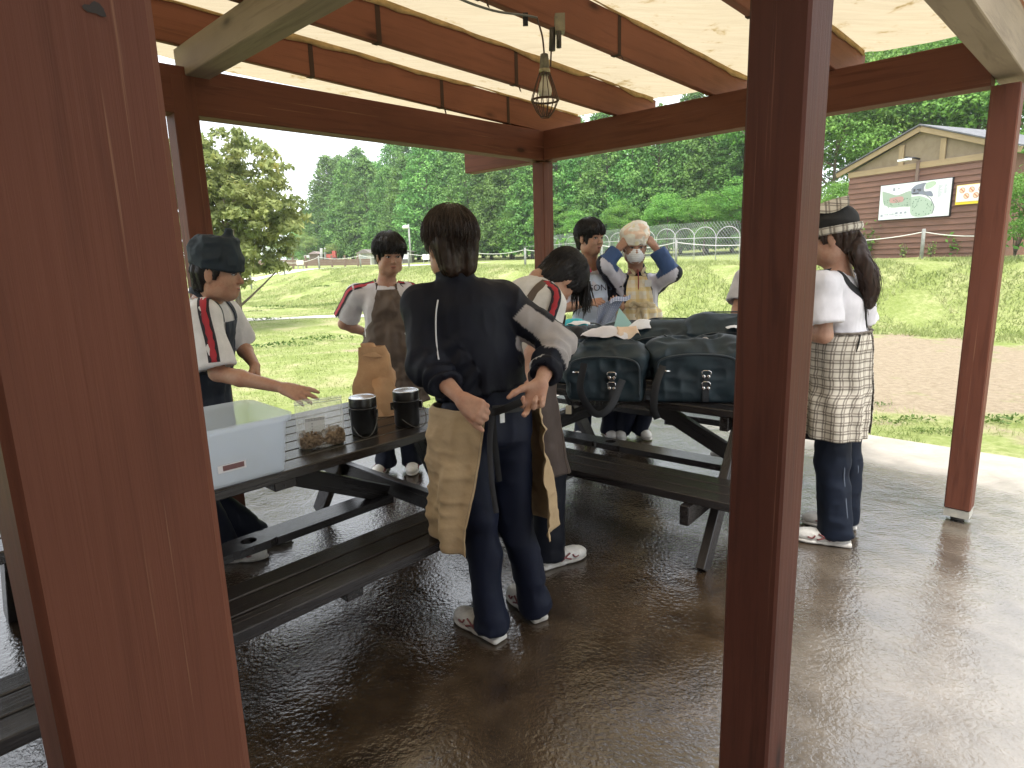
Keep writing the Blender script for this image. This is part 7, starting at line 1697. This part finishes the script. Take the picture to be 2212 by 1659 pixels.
# ---- 8. the girl with the ponytail in the checked apron
def person_ponytail():
    f0 = az(-58); r0 = np.cross(f0, UP)
    P = setup(at(1794, 514, 3.08), unit(az(-62) + [0, 0, -.16]), at(1812, 592, 3.06), at(1812, 838, 3.10), f0, at(1778, 616, 2.93), at(1850, 612, 3.20), at(1780, 724, 2.90), at(1866, 724, 3.26), at(1738, 716, 3.0), at(1780, 735, 3.36),
              at(1796, 1000, 3.04), at(1826, 1000, 3.18), np.array([1.640, 3.02, .09]), np.array([1.775, 3.215, .09]))
    root = thing('person', (1.70, 3.10, 0), 'girl with a long ponytail in a checked apron standing right of the thick post', 'person')
    body_skin(root, P, [((P['wrL'], unit([-.8, .4, .1]), unit([.2, .8, -.3]), -1), dict(curls=(40, 50, 30))), ((P['wrR'], unit([-.8, .3, 0]), unit([-.2, -.8, 0]), 1), dict(curls=(40, 50, 30)))], .0055, 1.04)
    face_parts(root, P['hc'], P['hR'], 1.04)
    c, R = P['hc'], P['hR']; g = lambda x, y, z: c + R @ (np.array([x, y, z]) * 1.04)
    BRH = hair_mat('dark_brown_hair', (.030, .016, .011)); h = hair_obj(root, c, R, BRH, 500, 71, (.05, .09), .002, .02, face_cut=.03, zmin=-.06, width=.004, lift=.003)
    # ponytail
    tie = g(.0, -.100, -.018); path = smooth_curve([g(0, -.06, .0), tie, at(1854, 548, 2.98), at(1874, 590, 2.96), at(1880, 630, 2.96), at(1876, 664, 2.97)], 8); f = Field(); rad = np.interp(np.linspace(0, 1, len(path)), [0, .2, .35, .55, .8, 1], [.03, .021, .031, .037, .032, .009])
    for i in range(len(path) - 1): f.cap(path[i], path[i + 1], rad[i], rad[i + 1], .012)
    V, F = f.mesh(.006); N = vert_normals(V, F); V = V + N * (.006 * ridge(V * [34, 34, 5]) + .003 * ridge(V * [80, 80, 9]))[:, None]; pt_ = mesh_obj('ponytail', V, F, BRH, h)
    rng = np.random.default_rng(9); Vs, Fs, o = [], [], 0
    for k in range(260):
        a = rng.random() * 6.28; rr = rng.uniform(.8, 1.12); off = np.array([math.cos(a), math.sin(a) * .8, .15 * math.sin(a)]); st = rng.integers(6, 16); seg = path[st:]; q = seg + off * (rad[st:, None] * rr) + np.cumsum(rng.normal(size=(len(seg), 3)) * .0022, 0); q = q[:max(5, int(len(q) * rng.uniform(.5, 1.0)))]
        if rng.random() < .2: q = np.vstack([q, q[-1] + [rng.normal() * .02, 0, -.04]])
        V, F = ribbon_geo(q, np.tile(unit(off + [0, -.2, 0]), (len(q), 1)), .006 * np.linspace(1, .2, len(q)), .0008); Vs.append(V); Fs.append(F + o); o += len(V)
    mesh_obj('strands', np.vstack(Vs), np.vstack(Fs), BRH, pt_)
    mesh_obj('hair_tie', *tube_geo([tie + .024 * (R @ np.array([math.cos(a), .2, math.sin(a)])) for a in np.linspace(0, 2 * np.pi, 14, endpoint=False)], .006, 6, closed=True), BSTRAP, pt_)
    f = Field(); f.ell(g(0, -.014, .068), (.090, .110, .078), R, .03); f.econe(g(0, -.012, .025), g(0, -.012, .05), (.090, .110), (.092, .112), R[:, 0], .02); f.plane(g(0, 0, .020), -unit(R @ np.array([0, .0, 1]))); f.ell(g(0, -.01, .0), (.080, .10, .06), R, -1, sub=True); V, F = f.mesh(.006); N = vert_normals(V, F); V = folds(V, N, .004, 3.0, (12, 12, 12)); sc_ = mesh_obj('head_scarf', V, F, cloth_mat('scarf_black', (.012, .011, .010)), root)
    PL = plaid('brown_check', (.60, .55, .46), (.055, .037, .028), (.10, .07, .055), .043, .18, ph2=.28)
    th = np.linspace(0, 2 * np.pi, 64); rows = []
    for zz, gr in ((.014, .004), (.030, .012), (.048, .009)): rows.append(np.array([g((.092 + gr + .003 * math.sin(a * 17)) * math.sin(a), -.012 + (.112 + gr + .003 * math.sin(a * 17)) * math.cos(a), zz) for a in th]))
    V, F = grid_geo(np.array(rows)); mesh_obj('scarf_band', V, F, PL, sc_, uv=np.stack([np.tile(th * .1, 3), np.repeat([0, .02, .04], 64)], 1))
    a, b_ = np.meshgrid(np.linspace(0, 1, 18), np.linspace(-1, 1, 24), indexing='ij'); Pq = np.array([[g(.085 * y_ * (1 - .2 * x_), -.09 + .21 * x_, .155 - .02 * y_ ** 2 + .02 * math.sin(x_ * 5 + y_ * 3) - .03 * x_) for y_ in b_[0]] for x_ in a[:, 0]]); V, F = grid_geo(Pq); fl_ = mesh_obj('scarf_flap', V, F, PL, sc_, uv=np.stack([a * .2, b_ * .09], -1).reshape(-1, 2)); fl_.modifiers.new('thickness', 'SOLIDIFY').thickness = .004
    tr, tf_ = trousers(root, P, (.005, .009, .020), 5.2, .0075)
    f, ends = top_field(P, .74, (.066, .082), (.155, .112), (.145, .108), .02, .066)
    sh = garment('shirt', f, root, lambda V: np.array((.64, .62, .645)), COTTON, .007, .007, 8.4, (10, 10, 3.2)); fe = f.ev
    sleeve_stripe(sh, fe, [P['neck'] - r0 * .075 + f0 * .02, P['shL'] + f0 * .035, ends['L'] + f0 * .04], unit(-r0 * .75 + f0 * .75), .046)
    bk = -f0
    mid = lerp(P['neck'], P['pelvis'], .42); lo = lerp(P['neck'], P['pelvis'], .62)
    strap_on(root, fe, [P['neck'] - r0 * .10 + UP * .0, P['neck'] - r0 * .075 - UP * .06, mid - r0 * .00 + UP * .03, lo + r0 * .03, lerp(P['neck'], P['pelvis'], .66) + r0 * .05], [unit(UP - r0 * .3), unit(bk * .8 - r0 * .35 + UP * .5), bk, bk, bk], .042, BSTRAP, 'apron_strap')
    strap_on(root, fe, [P['neck'] + r0 * .10, P['neck'] + r0 * .085 - UP * .06, mid + r0 * .06, lo + r0 * .09, lerp(P['neck'], P['pelvis'], .66) + r0 * .10], [unit(UP + r0 * .3), unit(bk + r0 * .25 + UP * .4), unit(bk + r0 * .15), unit(bk + r0 * .3), unit(bk + r0 * .4)], .036, BSTRAP, 'apron_strap')
    both = lambda X: np.minimum(fe(X), tf_.ev(X)); half = lambda z: 172.0
    ap, Pg = apron(root, both, P, 1.095, .575, half, PL, 'apron', .020, 60, 120, .98, .010, 6.5, 0, .014, None, 'cream apron with a brown window check', .004, None, 11.0)
    fr = np.array([Pg[0, k] + np.array([0, 0, .006]) + unit(Pg[0, k] - P['pelvis'] * [1, 1, 0] - UP * Pg[0, k, 2]) * .004 * math.sin(k * 1.3) for k in range(120)]); mesh_obj('waistband', *tube_geo(fr, .007, 6), PL, ap)
    q = smooth_curve([at(1858, 726, 2.93), at(1854, 745, 2.92), at(1846, 766, 2.93)], 5); mesh_obj('apron_tie', *ribbon_geo(q, np.tile(bk, (len(q), 1)), .040, .004), BSTRAP, ap)
    for hp, ank, s_ in (('hipL', 'anL', -1), ('hipR', 'anR', 1)):
        tube_on(tr, tf_.ev, [P[hp] - UP * .20 + bk * .0, P['kn' + hp[-1]], P[ank] + UP * .05], unit(-r0 * .55 + bk * .7), .0032, plain('seam_grey', (.10, .12, .16), .7), 'side_piping', 30)
    shoe(root, (1.700, 2.985, 0), [-.22, .095, 0], (.60, .55, .48)); shoe(root, (1.835, 3.19, 0), [-.22, .08, 0], (.60, .55, .48))
person_ponytail()
# ================================================================ thin summer haze over the whole place
hz, nt, b = newmat('haze_air'); nt.nodes.remove(b)
pv = nd(nt, 'ShaderNodeVolumePrincipled'); pv.inputs['Color'].default_value = (.90, .95, 1, 1); pv.inputs['Density'].default_value = 0.0010; pv.inputs['Anisotropy'].default_value = .2
nt.links.new(pv.outputs[0], nt.nodes['Material Output'].inputs['Volume'])
V, F = box_geo((0, 650, 14), 1820, 1720, 34)
tag(mesh_obj('haze', V, F, hz, None, smooth=False), kind='stuff')
